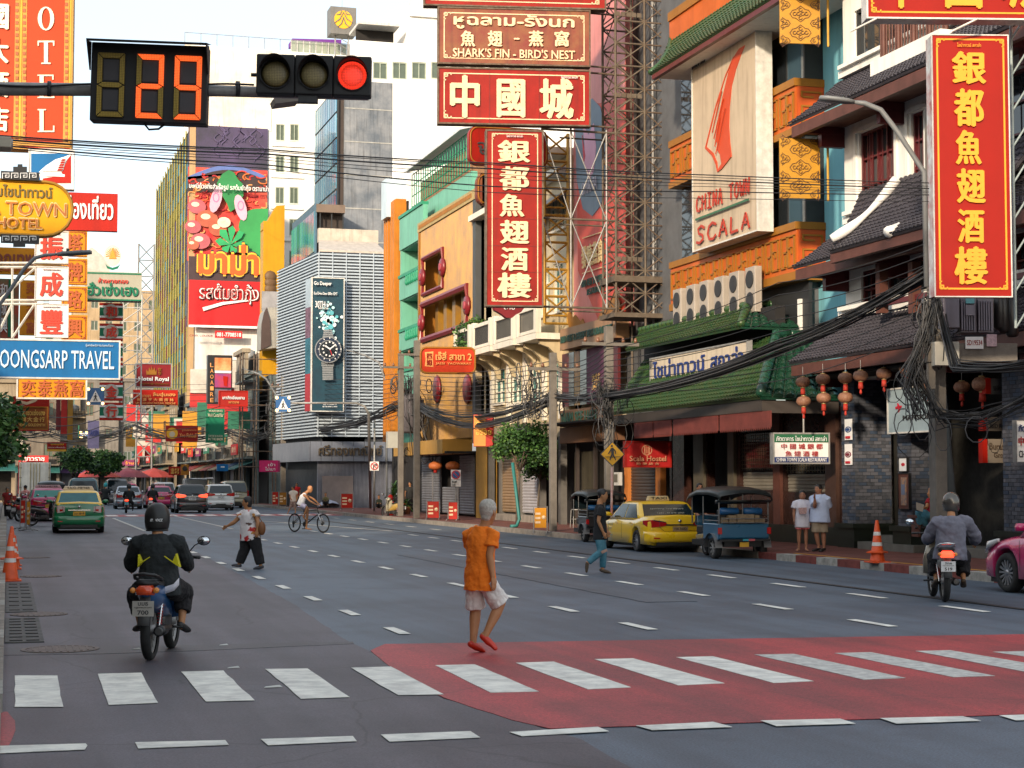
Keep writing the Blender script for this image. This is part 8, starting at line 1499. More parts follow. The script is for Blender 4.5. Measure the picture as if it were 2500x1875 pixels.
def stand(u,vt,vb,w=.20,face=1,**o):
 h=vb-vt;Y=lambda q:vt+h*q;X=lambda q:u+h*q
 J=dict(head=(u,Y(.072)),neck=(u,Y(.15)),shL=(X(-.115),Y(.19)),shR=(X(.115),Y(.19)),elL=(X(-.145),Y(.36),.0),elR=(X(.145),Y(.36),.0),waL=(X(-.14),Y(.485),-.04*face),waR=(X(.14),Y(.485),-.04*face),hpL=(X(-.05),Y(.50)),hpR=(X(.05),Y(.50)),knL=(X(-.058),Y(.73)),knR=(X(.058),Y(.73)),anL=(X(-.06),Y(.955)),anR=(X(.06),Y(.955)),toL=(X(-.085),Y(.99),-.13*face),toR=(X(.085),Y(.99),-.13*face));J.update(o);return J
CLO=lambda n,c,**k:mat(n,c,rough=.9,noise=k.pop('noise',.25),scale=k.pop('scale',5),bump=.3,bscale=60,**k)
human('grey haired man in orange t-shirt, frayed white shorts and red shoes crossing the road',18.1,dict(head=(1192,1246),neck=(1184,1280),shL=(1144,1300,.09),shR=(1205,1299,-.09),elL=(1150,1352,.22),elR=(1195,1356,-.14),waL=(1172,1402,.30),waR=(1203,1408,-.16),hpL=(1158,1420,.05),hpR=(1186,1420,-.06),knL=(1161,1486,.10),knR=(1222,1474,.0),anL=(1155,1570,.0),anR=(1184,1553,-.12),toL=(1176,1587,.06),toR=(1207,1580,-.14)),SK1,CLO('orange_tshirt',(.86,.19,.006),noise=.15),CLO('white_denim',(.74,.70,.66)),mat('red_rubber',(.55,.03,.01),rough=.4),HAIRG,(.62,.75),b=1.03,sleeve=.62,leg=.98,hem=.09,hairlow=.068,legr=1.08,loose=1.0,folds=.034,group=None)
o_=[o for o in C.objects if o.get('category')=='person'][-1]
fr=CLO('frayed_thread',(.7,.66,.62))
for(u,v,dd)in((1150,1468,.1),(1156,1470,.0),(1162,1471,0),(1168,1468,0),(1173,1464,0),(1192,1455,-.1),(1198,1458,-.1),(1206,1458,-.05),(1214,1455,0)):bar(atd(u,v-4,18.1+dd),atd(u+(v%3-1),v+9+v%5,18.1+dd),.0028,fr,o_,'frayed_thread',o_.location,4)
JK=CLO('black_nylon_jacket',(.016,.020,.022),noise=.3);TBK=CLO('black_trousers',(.012,.011,.013));d=17.75
t,P,q=human('man in a black jacket with yellow flashes riding the near left motorcycle',d,dict(head=(384,1264,.10),neck=(384,1296,.04),shL=(340,1320,.02),shR=(432,1320,.02),elL=(322,1368,.22),elR=(452,1366,.22),waL=(322,1385,.50),waR=(462,1384,.50),hpL=(366,1432,0),hpR=(412,1432,0),knL=(332,1452,.36),knR=(450,1446,.36),anL=(343,1524,.22),anR=(443,1522,.22),toL=(334,1536,.36),toR=(456,1538,.38)),SK1,JK,TBK,mat('dark_sock_shoe',(.03,.028,.028)),face=(0,1),b=1.08,sleeve=1.9,leg=1.62,hem=.10,loose=2.2,helmet=mat('helmet_matte_black',(.012,.012,.012),rough=.45),flare=1.12,group=None,folds=.03)
q_=lambda pts,dd:[atd(u,v,dd)-q['bs']for u,v in pts]
for pts in(((337,1354),(346,1373),(336,1385)),((429,1352),(438,1385),(420,1373))):MB().prism(q_(pts,d-.19),FW*.10).obj('yellow_flash',[CLO('yellow_flash',(.62,.56,.01))],t)
for a,c in(((343,1375),(366,1360)),((401,1358),(424,1374))):bar(q_([a],d-.2)[0],q_([c],d-.2)[0],.006,MATS['yellow_flash'],t,'yellow_piping')
MB().loft([[p+Vector((0,0,z))for z in(-.035,.035)]for p in q_(((336,1424),(350,1436),(372,1442),(400,1442),(424,1434),(436,1420)),d-.17)],closed=False,cap=False).obj('shirt_tail',[CLO('white_shirt_tail',(.72,.70,.76))],t).modifiers.new('thick','SOLIDIFY').thickness=.03
o=text('moncz',-.062,.062,0,.028,0,flat('letter_white',(.82,.82,.82)),t,bold=.04,ext=.003,shear=.25);o.location=q['H']-q['f']*.150+Vector((.02,0,-.035));o.rotation_euler=(0,0,-YAW)
def print_mat():
 m=CLO('floral_blouse',(.74,.68,.66));t=m.node_tree;L=t.links.new;b=t.nodes['Principled BSDF'];src=b.inputs['Base Color'].links[0].from_socket;g=_n(t,'ShaderNodeNewGeometry')
 for sc__,lo,col in((4.2,.60,(.45,.02,.02)),(6.5,.62,(.45,.20,.04)),(9,.66,(.10,.05,.04))):
  n=_n(t,'ShaderNodeTexNoise');n.inputs['Scale'].default_value=sc__;n.inputs['Detail'].default_value=3;mp=_n(t,'ShaderNodeMapping');mp.inputs['Location'].default_value=(sc__,0,0);L(g.outputs['Position'],mp.inputs[0]);L(mp.outputs[0],n.inputs['Vector']);r=_n(t,'ShaderNodeMapRange');r.inputs[1].default_value=lo;r.inputs[2].default_value=lo+.03;L(n.outputs[0],r.inputs[0]);x=_n(t,'ShaderNodeMix',data_type='RGBA');L(r.outputs[0],x.inputs[0]);L(src,x.inputs[6]);x.inputs[7].default_value=(*col,1);src=x.outputs[2]
 L(src,b.inputs['Base Color']);return m
t,P,q=human('stout woman in a white floral blouse and black trousers striding left across the road',35.3,dict(head=(604,1226),neck=(608,1240),shL=(594,1252,.12),shR=(622,1252,-.12),elL=(572,1275,.1),elR=(630,1276,-.2),waL=(556,1284,.12),waR=(628,1296,-.22),hpL=(604,1308,.08),hpR=(618,1308,-.08),knL=(598,1340,.05),knR=(627,1340,-.08),anL=(583,1378,.05),anR=(637,1382,-.1),toL=(569,1380,.05),toR=(622,1388,-.1)),SK1,print_mat(),TBK,mat('slipper_dark',(.05,.05,.06)),face=(-.9,-.1),b=1.18,sleeve=.5,leg=1.9,hem=.10,loose=2.4,flare=1.1,hairlow=.10,group=None,folds=.025)
S=Blob();c=atd(639,1290,35.1)-q['bs'];S.ball(c,.085,.06,.15);S.make('shoulder_bag',mat('brown_leather',(.22,.08,.02),rough=.5,noise=.4),t,.018,2);MB().tube([c+Vector((0,0,.14)),P['shR']+Vector((0,0,.03)),P['shL']*.3+P['shR']*.7-Vector((0,0,.12))],.01,5).obj('bag_strap',[MATS['brown_leather']],t)
human('bald man in a white tank top and pale shorts riding the bicycle',60.0,dict(head=(757,1193),neck=(751,1200),shL=(742,1207,.17),shR=(744,1207,-.17),elL=(765,1218,.22),elR=(755,1222,-.2),waL=(778,1230,.26),waR=(772,1232,-.24),hpL=(733,1232,.09),hpR=(734,1232,-.09),knL=(751,1244,.1),knR=(750,1240,-.1),anL=(748,1288,.1),anR=(741,1262,-.1),toL=(762,1293,.1),toR=(750,1270,-.1)),SK1,CLO('white_tank',(.74,.74,.76)),CLO('pale_shorts',(.55,.52,.68)),None,bald=True,face=(.95,-.25),b=1.0,tank=True,leg=.8,hem=.03,bare=True,group=None)
JE=CLO('blue_jeans',(.03,.14,.20),col2=(.10,.24,.30),noise=.6)
t,P,q=human('man in a black t-shirt and ripped blue jeans walking towards the parked yellow taxi',33.6,dict(head=(1471,1208),neck=(1464,1226),shL=(1462,1238,.16),shR=(1467,1240,-.16),elL=(1474,1270,.2),elR=(1461,1273,-.2),waL=(1482,1296,.18),waR=(1473,1300,-.2),hpL=(1464,1308,.08),hpR=(1466,1308,-.08),knL=(1473,1348,.08),knR=(1466,1348,-.08),anL=(1471,1390,.06),anR=(1433,1376,-.08),toL=(1488,1398,.06),toR=(1432,1394,-.08)),SK1,CLO('black_tshirt',(.012,.013,.015)),JE,mat('brown_sandal',(.07,.045,.025)),face=(.95,-.15),b=.97,sleeve=.6,leg=1.9,hem=.08,group=None,hairlow=.05)
MB().prism([atd(u,v,33.42)-q['bs']for u,v in((1467,1346),(1481,1340),(1483,1346),(1470,1352))],FW*.06).obj('knee_tear',[CLO('knee_tear',(.42,.26,.20))],t)
WT=CLO('white_tshirt',(.70,.68,.76));J=stand(1959,1198,1345)
t,P,q=human('barefoot woman in a white t-shirt and red patterned shorts standing on the pavement',40.4,J,SK2,WT,CLO('red_print_shorts',(.50,.02,.03),col2=(.62,.3,.3),noise=.5,scale=25),None,face=(-.2,-1),b=.92,sleeve=.62,leg=.62,hem=.16,loose=1.8,bare=True,group='couple standing on the right pavement',hairlow=.06)
MB().prism([atd(u,v,40.16)-q['bs']for u,v in((1949,1240),(1970,1239),(1969,1254),(1952,1256))],FW*.04).obj('shirt_print',[CLO('shirt_print',(.60,.38,.36),noise=.6,scale=30)],t)
J=stand(2000,1181,1346);J.update(head=(1998,1194),shL=(1984,1213,.06),shR=(2018,1214,-.06),elL=(1990,1237,-.2),waL=(1989,1217,-.28),elR=(2022,1242,.05),waR=(2019,1266,.05),hpL=(1992,1265),hpR=(2010,1265),knL=(1993,1302),knR=(2010,1302),anL=(1999,1338),anR=(2012,1338),toL=(1986,1344,-.15),toR=(2003,1345,-.2))
human('heavy man in a pale blue shirt and khaki shorts holding a hand to his mouth',40.3,J,SK2,CLO('pale_blue_shirt',(.52,.60,.80)),CLO('khaki_shorts',(.34,.27,.19)),BLACK,face=(-.75,-.65),b=1.3,sleeve=.85,leg=.95,hem=.10,loose=1.9,legr=.85,group='couple standing on the right pavement')
d=25.75;GJ=CLO('grey_jacket',(.17,.17,.215),noise=.35,scale=3)
t,P,q=human('man in a grey jacket and shiny dark helmet riding the silver motorcycle at the right',d,dict(head=(2322,1226,.12),neck=(2322,1249,.05),shL=(2290,1272,.02),shR=(2356,1270,.02),elL=(2268,1310,.25),elR=(2380,1308,.22),waL=(2262,1322,.5),waR=(2380,1326,.5),hpL=(2303,1352,0),hpR=(2337,1352,0),knL=(2282,1362,.42),knR=(2350,1362,.42),anL=(2286,1416,.25),anR=(2352,1416,.25),toL=(2280,1430,.38),toR=(2352,1430,.38)),SK1,GJ,TBK,mat('brown_sandal',(.07,.045,.025)),face=(0,1),b=1.15,sleeve=1.85,leg=1.75,hem=.09,loose=3.0,helmet=mat('helmet_glossy_grey',(.16,.145,.13),rough=.12,metal=.6,noise=.4),flare=1.25,group=None,folds=.04)
J=stand(1710,1206,1348);J.update(head=(1711,1217),shL=(1700,1232,-.1),shR=(1720,1232,.1),elR=(1722,1255,-.1),waR=(1735,1262,-.2),elL=(1699,1255,-.1),waL=(1713,1262,-.25),toL=(1730,1340,-.05),toR=(1734,1338,.05),anL=(1717,1335),anR=(1724,1333),knL=(1715,1300),knR=(1722,1299),hpL=(1708,1272),hpR=(1716,1272))
human('man in a dark t-shirt and blue jeans perched between the yellow taxi and the tuk-tuk',43.0,J,SK2,CLO('dark_grey_tshirt',(.025,.028,.032)),JE,WHITE,face=(.1,-1),sleeve=.6,leg=1.9,group='drivers waiting at the kerb')
J=stand(1708,1179,1330);J.update(elL=(1690,1209,-.1),waL=(1702,1213,-.2),elR=(1724,1210,-.1),waR=(1714,1214,-.2))
human('man in a striped pale shirt leaning with folded arms behind the yellow taxi',46.5,J,SK2,CLO('striped_shirt',(.42,.40,.42)),TBK,BLACK,face=(.2,-1),sleeve=.7,group='drivers waiting at the kerb')
MB().box(17.2,19.4,47.2,47.3,.15,1.02).obj('brown_counter',[paint('counter_brown',(.20,.08,.04))]);tagt(bpy.data.objects['brown_counter'],'brown counter panel behind the yellow taxi where a driver leans','counter')
J=stand(716,1186,1258);J.update(anL=(702,1254),toL=(696,1257),anR=(722,1250),toR=(717,1253),knL=(709,1238),elL=(708,1214),waL=(712,1222,-.2))
human('woman in a white top walking behind the cyclist carrying green bags',93,J,SK1,CLO('cream_top',(.66,.58,.5)),CLO('print_skirt',(.12,.08,.07),noise=.6,scale=12,col2=(.4,.3,.25)),None,face=(-1,0),leg=1.3)
human('man in a red t-shirt standing in front of the dark doorway beyond the cyclist',108,stand(724,1178,1240),SK1,CLO('red_tshirt',(.55,.01,.015)),TBK,BLACK,face=(0,-1))
human('pedestrian in a white shirt standing in the far street beyond the motorcycles',150,stand(277,1170,1212),SK1,CLO('white_shirt',(.7,.7,.72)),CLO('tan_shorts',(.3,.24,.16)),BLACK,face=(.5,-1),leg=.9)
for(u,dd,lb,c_)in((315,96.6,'rider in dark clothes on the far motorcycle with a glowing tail light',BLACK),(373,104.2,'rider in black with a dark helmet beside the pink taxi in the far queue',BLACK),(258,117,'far rider with a teal helmet ahead of the maroon minibus',mat('teal_helmet',(.02,.35,.38)))):
 k=96.6/dd;v0=1181 if u!=258 else 1179
 J=dict(head=(u,v0+6*k,.1),neck=(u,v0+14*k),shL=(u-9*k,v0+19*k),shR=(u+9*k,v0+19*k),elL=(u-13*k,v0+31*k,.2),elR=(u+13*k,v0+31*k,.2),waL=(u-11*k,v0+36*k,.45),waR=(u+11*k,v0+36*k,.45),hpL=(u-4*k,v0+43*k),hpR=(u+4*k,v0+43*k),knL=(u-9*k,v0+47*k,.35),knR=(u+9*k,v0+47*k,.35),anL=(u-9*k,v0+63*k,.2),anR=(u+9*k,v0+63*k,.2),toL=(u-9*k,v0+66*k,.3),toR=(u+9*k,v0+66*k,.3))
 human(lb,dd,J,SK1,JK,TBK,BLACK,face=(0,1),sleeve=1.9,helmet=c_,loose=1.8,group='riders in the far traffic')
J=stand(2268,1188,1300);J.update(head=(2277,1198),shL=(2268,1218),shR=(2288,1218),hpL=(2272,1256),hpR=(2284,1256),knL=(2240,1252,-.1),knR=(2252,1262,-.1),anL=(2246,1284),anR=(2262,1284),toL=(2236,1288),toR=(2252,1288),elL=(2262,1240,-.1),waL=(2254,1240,-.2))
t,P,q=human('seated person in a red top and dark jeans reading a paper in the dim doorway',38.6,J,SK1,CLO('crimson_top',(.38,.01,.02)),JE,BLACK,face=(-1,-.2));MB().prism([atd(u,v,38.2)-q['bs']for u,v in((2237,1226),(2256,1232),(2253,1250),(2238,1244))],FW*.02).obj('paper',[CLO('newsprint',(.42,.36,.30))],t)
t=thing('wooden_bench','low wooden bench under the seated reader in the doorway','bench',atd(2275,1290,38.8));MB().box(-.5,.4,-.2,.2,.24,.30).obj('seat',[BROWN],t);[MB().box(x-.03,x+.03,-.15,.15,-.18,.24).obj('leg',[BROWN],t)for x in(-.4,.3)]
for(u,v0,v1,dd,lb,c_)in((795,1203,1236,103.5,'person in olive clothes sitting on the ground by the grey hoarding',(.12,.10,.04)),(925,1209,1243,100.5,'person in dark clothes crouching against the hoarding right of the sign pole',(.03,.035,.02))):
 J=dict(head=(u,v0+3),neck=(u,v0+8),shL=(u-5,v0+12),shR=(u+5,v0+12),elL=(u-7,v0+20,-.2),elR=(u+7,v0+20,-.2),waL=(u-3,v0+19,-.4),waR=(u+3,v0+19,-.4),hpL=(u-3,v1-6),hpR=(u+3,v1-6),knL=(u-6,v1-14,-.4),knR=(u+6,v1-14,-.4),anL=(u-5,v1-3,-.5),anR=(u+5,v1-3,-.5),toL=(u-5,v1-1,-.65),toR=(u+5,v1-1,-.65));human(lb,dd,J,SK1,CLO('c%d'%u,c_),TBK,BLACK,face=(0,-1),sleeve=1.7)
J=stand(62,1184,1262);human('person in a red and white shirt among the parked motorcycles at the left kerb',88,J,SK1,CLO('red_white_shirt',(.6,.05,.04),col2=(.7,.65,.6),noise=.6,scale=3),TBK,BLACK,face=(-1,.2))
J=stand(18,1190,1268);human('person in dark red sitting astride a scooter at the far left kerb',82,J,SK1,CLO('dark_red_shirt',(.3,.02,.02)),TBK,BLACK,face=(.5,-1))
J=stand(1001,1175,1258);human('dim figure standing in the shadow behind the parked scooter',92,J,SK1,CLO('shadow_shirt',(.03,.03,.03)),TBK,BLACK,face=(-.5,-1))
#  TREES AND PLANTS
LM=[mat('leaf_%d'%i,c,rough=.55,noise=.3,scale=4,spec=.4)for i,c in enumerate(((.035,.10,.022),(.06,.15,.03),(.018,.055,.016),(.10,.20,.04)))]
BARK=mat('bark',(.10,.075,.055),rough=.9,noise=.5,scale=8,bump=.5)
def crown(mb,c,r,n,ls,rnd):
 cl=[(rnd.uniform(-.75,.75),rnd.uniform(-.75,.75),rnd.uniform(-.7,.75))for _ in range(16)];cl=[p for p in cl if p[0]**2+p[1]**2+p[2]**2<1.0]or cl
 for i in range(n):
  k=rnd.choice(cl);s_=rnd.uniform(.10,.52);a,b_=rnd.uniform(0,6.28),rnd.uniform(-1,1);q=math.sqrt(1-b_*b_)
  p=Vector((c[0]+r[0]*(k[0]+s_*q*math.cos(a)),c[1]+r[1]*(k[1]+s_*q*math.sin(a)),c[2]+r[2]*(k[2]+s_*b_)))
  u_=Vector((rnd.gauss(0,1),rnd.gauss(0,1),rnd.gauss(0,.6))).normalized();v_=u_.cross(Vector((rnd.gauss(0,1),rnd.gauss(0,1),rnd.gauss(0,1)))).normalized();l=ls*rnd.uniform(.7,1.3)
  mb.add([p,p+u_*l*.5+v_*l*.28,p+u_*l,p+u_*l*.5-v_*l*.28],[(0,1,2,3)],(hash((round(k[0]*7),round(k[2]*5)))+rnd.choice((0,0,1,2)))%4)
def tree(label,base,trunk,c,r,n,ls,tr=.12,seed=1,cat='tree',name='street_tree',group=None):
 rnd=random.Random(seed);t=thing(name,label,cat,base,0,group);mb=MB();cv=Vector(c)
 mb.tube([(0,0,0),(trunk[0]*.4,0,trunk[2]*.5),trunk],[tr,tr*.8,tr*.6],8)
 for i in range(7):a=i*2.4;e=cv+Vector((r[0]*.6*math.cos(a),r[1]*.6*math.sin(a),r[2]*.5*math.sin(a*1.7)));m=Vector(trunk).lerp(e,.5)+Vector((0,0,.1));mb.tube([trunk,m,e],[tr*.5,tr*.3,tr*.1],5)
 mb.obj('trunk',[BARK],t);mb=MB();crown(mb,c,r,n,ls,rnd);mb.obj('crown',LM,t,fix=False,kind='stuff');return t
b_=onZ(1262,1283,.15);tree('leafy street tree with a dense round crown in front of the cream balcony building',b_,(.1,0,2.0),(.28,0,3.0),(.98,.9,.78),7000,.13,.07,3,group=None)
b2=onZ(1312,1278,.15);tree('smaller street tree with twisted thin stems right of the dense round one',b2,(.1,0,1.7),(.1,.2,2.6),(.8,.8,.9),4200,.14,.05,4)
tree('large dark green tree hanging over the left edge of the street',(-1.6,43,.15),(.1,0,1.9),(-.05,1,2.75),(1.75,2.0,1.0),15000,.17,.16,5)
tree('round bushy tree in the far street above the market umbrellas',(4.7,128,0),(0,0,1.9),(0,0,3.2),(1.35,1.3,.9),4500,.24,.14,6,group='far street trees');tree('second far bushy tree just right of the round one',(6.7,131,0),(0,0,1.9),(0,0,3.2),(1.35,1.3,.9),4500,.24,.14,8,group='far street trees');tree('small far tree on the right pavement above the parked cars',(16.6,190,.1),(0,0,2),(0,0,3.4),(1.8,1.6,1.3),3500,.3,.12,9,group='far street trees')
tree('green shrub spilling over the white balcony below the tall vertical sign',(20.0,73.8,7.3),(0,0,.4),(0,0,1.0),(.9,1.2,.7),2600,.18,.03,11,cat='plant',name='balcony_shrub')
def palm(label,base,h,n,L,seed,name='potted_palm'):
 rnd=random.Random(seed);t=thing(name,label,'plant',base);MB().lathe([(.18,0),(.26,.35),(.28,.38),(.24,.38)],n=14).obj('pot',[mat('terracotta',(.24,.10,.05))],t);MB().tube([(0,0,.35),(.03,0,h)],[.05,.04],6).obj('trunk',[BARK],t);mb=MB()
 for i in range(n):
  a,e=rnd.uniform(0,6.28),rnd.uniform(-.1,1.3);dx,dy=math.cos(a),math.sin(a);z0=h-rnd.uniform(0,h*.4);w_=.035;P=[Vector((dx*L*s_*math.cos(e)*.9,dy*L*s_*math.cos(e)*.9,z0+L*(s_*math.sin(e)-.5*s_*s_)))for s_ in(0,.35,.7,1)];n_=Vector((-dy,dx,0))*w_
  for k in range(3):q0,q1=(1,.9,.5,.05)[k],(1,.9,.5,.05)[k+1];mb.add([P[k]-n_*q0,P[k]+n_*q0,P[k+1]+n_*q1,P[k+1]-n_*q1],[(0,1,2,3)],rnd.randrange(4))
 mb.obj('fronds',LM,t,fix=False,kind='stuff')
palm('spiky potted palm beside the cream scooter',onZ(962,1252,.15),1.4,110,.75,1);palm('small potted plant right of the scooter by the concrete pole',onZ(992,1256,.15),.6,60,.6,2)
#  STREET FURNITURE
CO=mat('cone_orange',(.72,.085,.01),rough=.5,noise=.25,scale=6);CW=mat('cone_reflective',(.70,.66,.62),rough=.4,noise=.2)
def cone(label,p,s=1.0,dbl=False,g='orange traffic cones'):
 t=thing('traffic_cone',label,'traffic cone',p,0,g);t.scale=(s,)*3;MB().box(-.2,.2,-.2,.2,0,.035).obj('base',[CO],t,bevel=.01);r=lambda z:.155-.125*z/.85
 MB().lathe([(.17,.035),(r(.06),.06),(r(.85),.85),(r(.85)*.6,.86)],n=24).obj('body',[CO],t)
 for z in(.34,.55):MB().lathe([(r(z)+.003,z),(r(z+.075)+.003,z+.075)],n=24,cap=False).obj('band',[CW],t)
 if dbl:MB().lathe([(r(.22)+.01,.25),(.24,.22),(.24,.2),(r(.22)+.01,.2)],n=4,smooth=False).obj('stacked_base',[CO],t)
cone('front orange cone of the pair at the left kerb',onZ(24,1419));cone('rear taller stacked orange cone of the pair at the left kerb',onZ(21,1392,0)+Vector((.05,.3,0)),1.02,True);q=onZ(42,1388);cone('low stacked orange cone base peeking right of the front left cone',q+Vector((-.05,1.2,0)),.75,True);cone('orange cone with two white bands alone on the right pavement',onZ(2142,1374,.15),1.0,True)
def barrier(label,u0,u1,v0,v1,d,yaw=0,c1=RED2,tx='ห้ามจอด',g='metal crowd barriers with red panels'):
 bb=Board('barrier',label,'barrier',(u0,v0,u1,v1),d=d,yaw=yaw,th=.02,group=g);ps=4200/d;x0,x1,z0,z1=bb.x0,bb.x1,bb.z0,bb.z1;H_=z1-z0;off=bb.e.location.z;gz=.15 if d>40 and u0>600 else 0
 e=bb.e;MB().tube([(x0,.01,gz-off+.04),(x0,.01,z1),(x1,.01,z1),(x1,.01,gz-off+.04)],.018,6,smooth=False).obj('frame',[STEEL],e)
 for x in(x0,x1):MB().tube([(x,-.32,gz-off),(x,-.15,gz-off+.06),(x,.15,gz-off+.06),(x,.32,gz-off)],.016,6).obj('foot',[STEEL],e)
 MB().box(x0+.03,x1-.03,-.005,.015,z1-H_*.78,z1-.04).obj('panel',[c1],e);w_=x1-x0
 for k in range(3):MB().box(x0+w_*.12,x0+w_*.5,-.012,-.006,z1-H_*(.3+.16*k),z1-H_*(.22+.16*k)).obj('print',[CREAM],e)
 if w_>.3:MB().lathe([(.0,-.012),(.15*w_,-.012),(.15*w_,-.007)],(x1-w_*.26,0,z1-H_*.4),'Y',14,cap=False).obj('portrait',[CREAM],e)
barrier('red panel barrier in front of the grey hoarding beside the sitting people',832,862,1204,1250,96,R(-20));barrier('larger red barrier before the roller shutters, left of the pair',1042,1073,1222,1276,74,R(-20));barrier('red barrier right of the pair before the roller shutters',1094,1118,1224,1280,72,R(-30));barrier('yellow panel barrier at the kerb by the tree',1303,1336,1237,1303,55,R(-20),YEL)
barrier('red and yellow barrier pair by the utility pole left of the cyclist',664,680,1200,1240,112,R(-10));barrier('ochre barrier joined to the red one left of the cyclist',681,700,1201,1241,111,R(-30),GTRIM)
barrier('red barrier seen edge on at the left kerb, farthest of three',28,40,1208,1264,84,R(62));barrier('red barrier seen edge on at the left kerb, middle of three',50,62,1219,1293,64,R(58));barrier('yellow striped barrier nearest at the left kerb',65,74,1222,1297,62,R(66),YEL)
YD=mat('warning_yellow',(.70,.36,.01),rough=.4,noise=.15)
bb=Board('pedestrian_warning_sign','yellow diamond sign with a black walking figure in front of the concrete pole','road sign',(1465,1078,1525,1139),d=46.5,yaw=R(-12),th=.01);ink=MATS['sign_ink']
bb.poly([(1495,1078),(1525,1109),(1495,1139),(1465,1109)],ink,'border',.02);bb.poly([(1495,1080.5),(1522.5,1109),(1495,1136.5),(1467.5,1109)],YD,'board',.02);bb.disc(1493.5,1089,2.8,ink,'figure_head',n=14)
bb.stroke([(1494,1093),(1495.5,1108)],[6,6.5],ink,'figure_body');bb.stroke([(1495,1107),(1499,1115),(1503,1123)],[4,3,2.4],ink,'figure_leg');bb.stroke([(1494.5,1107),(1491,1116),(1489,1123)],[4,3,2.4],ink,'figure_leg');bb.stroke([(1492.5,1095),(1488,1103),(1484.5,1108)],[3,2.4,1.8],ink,'figure_arm');bb.stroke([(1496,1095),(1501.5,1101),(1502,1108)],[3,2.4,1.8],ink,'figure_arm');bb.stroke([(1476,1115),(1514,1115)],.9,ink,'line')
MB().tube([(0,.05,bb.z0-.02),(-.03,.05,.12-bb.e.location.z)],.035,8).obj('post',[mat('post_red_white',(.50,.10,.06),noise=.6,scale=2.5,col2=(.55,.5,.46))],bb.e)
def rsign(label,u,v,r,d,kind,vb,rnd_=False):
 bb=Board('road_sign',label,'road sign',(u-r,v-r,u+r,v+r),d=d,yaw=R(-10),th=.02,face=None if rnd_ else WHITE);tr_=mat('traffic_red',(.55,.01,.02),rough=.4)
 if kind=='noentry':bb.disc(u,v,r,tr_);bb.rect(u-r*.7,v-r*.18,u+r*.7,v+r*.18,wt,'bar')
 elif kind=='noturn':bb.disc(u,v,r*.86,tr_,'ring',r2=r*.66);bb.stroke([(u-r*.2,v+r*.55),(u-r*.2,v-r*.1),(u,v-r*.3),(u+r*.3,v-r*.3)],r*.2,ink,'arrow');bb.poly([(u+r*.25,v-r*.6),(u+r*.6,v-r*.3),(u+r*.25,v)],ink,'arrow');bb.stroke([(u-r*.5,v-r*.5),(u+r*.5,v+r*.5)],r*.18,tr_,'slash')
 else:bb.disc(u,v,r*.9,tr_);bb.disc(u,v,r*.7,MATS['traffic_blue']);bb.stroke([(u-r*.5,v-r*.5),(u+r*.5,v+r*.5)],r*.2,tr_,'slash')
 MB().tube([(0,.05,bb.z1+(2.4 if kind=='noturn' else 0)),(0,.05,.12-bb.e.location.z)],.05 if kind=='noturn' else.03,8).obj('post',[STEEL],bb.e);return bb
rsign('square no right turn sign on a tall grey post before the hoarding',914,1138,11,94,'noturn',1252);rsign('round red no entry sign left of the wooden pole',1000,1151,8,96,'noentry',1250,True);bb=rsign('no parking sign above a white plate before the shutters',1113,1159,12,76,'nopark',1262);bb.rect(1101,1172,1125,1188,WHITE,'plate',.02);bb.t('ตลอด\nเวลา',1103,1174,1115,1186,ink)
p=onZ(953,1258,.15);t=thing('fire_hydrant','red fire hydrant left of the potted palm','hydrant',p);MB().lathe([(.16,0),(.16,.06),(.1,.08),(.1,.75),(.15,.78),(.15,.84),(.1,.95),(.03,1.0)],n=14).obj('body',[RED2],t);[MB().lathe([(.06,.08),(.06,.17)],(0,0,.6),'X',10).obj('outlet',[RED2],t)]
t=thing('umbrella','open pale grey umbrella lying on the pavement in front of the sitting people','umbrella',onZ(800,1240,.15));t.rotation_euler=(R(-25),0,.3);MB().lathe([(.75,0),(.6,.22),(.35,.4),(.02,.5)],n=8,smooth=False,cap=False).obj('canopy',[mat('umbrella_grey',(.42,.44,.55),rough=.7)],t)
[bar((.73*math.cos(a),.73*math.sin(a),.0),(0,0,.49),.01,STEEL,t,'rib')for a in[i*math.pi/4 for i in range(8)]];MB().tube([(0,0,.55),(0,0,0)],.015,6).obj('shaft',[DSTEEL],t)
p=onZ(1407,1288,.15);t=thing('metal_stool','bare steel stool standing in the dark shop entrance','stool',p);[bar((x,y,0),(x*.85,y*.85,.62),.015,STEEL,t,'leg')for x in(-.17,.17)for y in(-.17,.17)];MB().lathe([(.17,.62),(.17,.65)],n=14).obj('seat',[STEEL],t);MB().tube([(-.15,-.15,.3),(.15,-.15,.3),(.15,.15,.3),(-.15,.15,.3)],.01,5,closed=True).obj('rail',[STEEL],t)
for i,(x,y,c_)in enumerate(((7.0,143,(.40,.03,.02)),(9.6,146,(.20,.03,.05)),(12.0,150,(.36,.04,.03)))):
 t=thing('market_umbrella','%s market umbrella over a far street stall'%('left red','dark maroon','right red')[i],'umbrella',(x,y,0),0,'market umbrellas in the far street');MB().lathe([(1.9,2.1),(1.0,2.6),(.05,2.9)],n=10,smooth=False,cap=False).obj('canopy',[mat('mu%d'%i,c_,noise=.3)],t);MB().tube([(0,0,0),(0,0,2.8)],.04,6).obj('pole',[STEEL],t);MB().box(-.9,.9,-.4,.4,.0,.9).obj('cart',[mat('cart_tin',(.25,.25,.22),noise=.6,scale=4)],t)
LS=mat('lantern_brocade',(.30,.15,.085),rough=.6,noise=.5,scale=22,col2=(.15,.05,.03));LT=mat('tassel_red',(.42,.03,.015),rough=.7);LC=mat('lantern_brass',(.50,.36,.16),rough=.4,metal=.5)
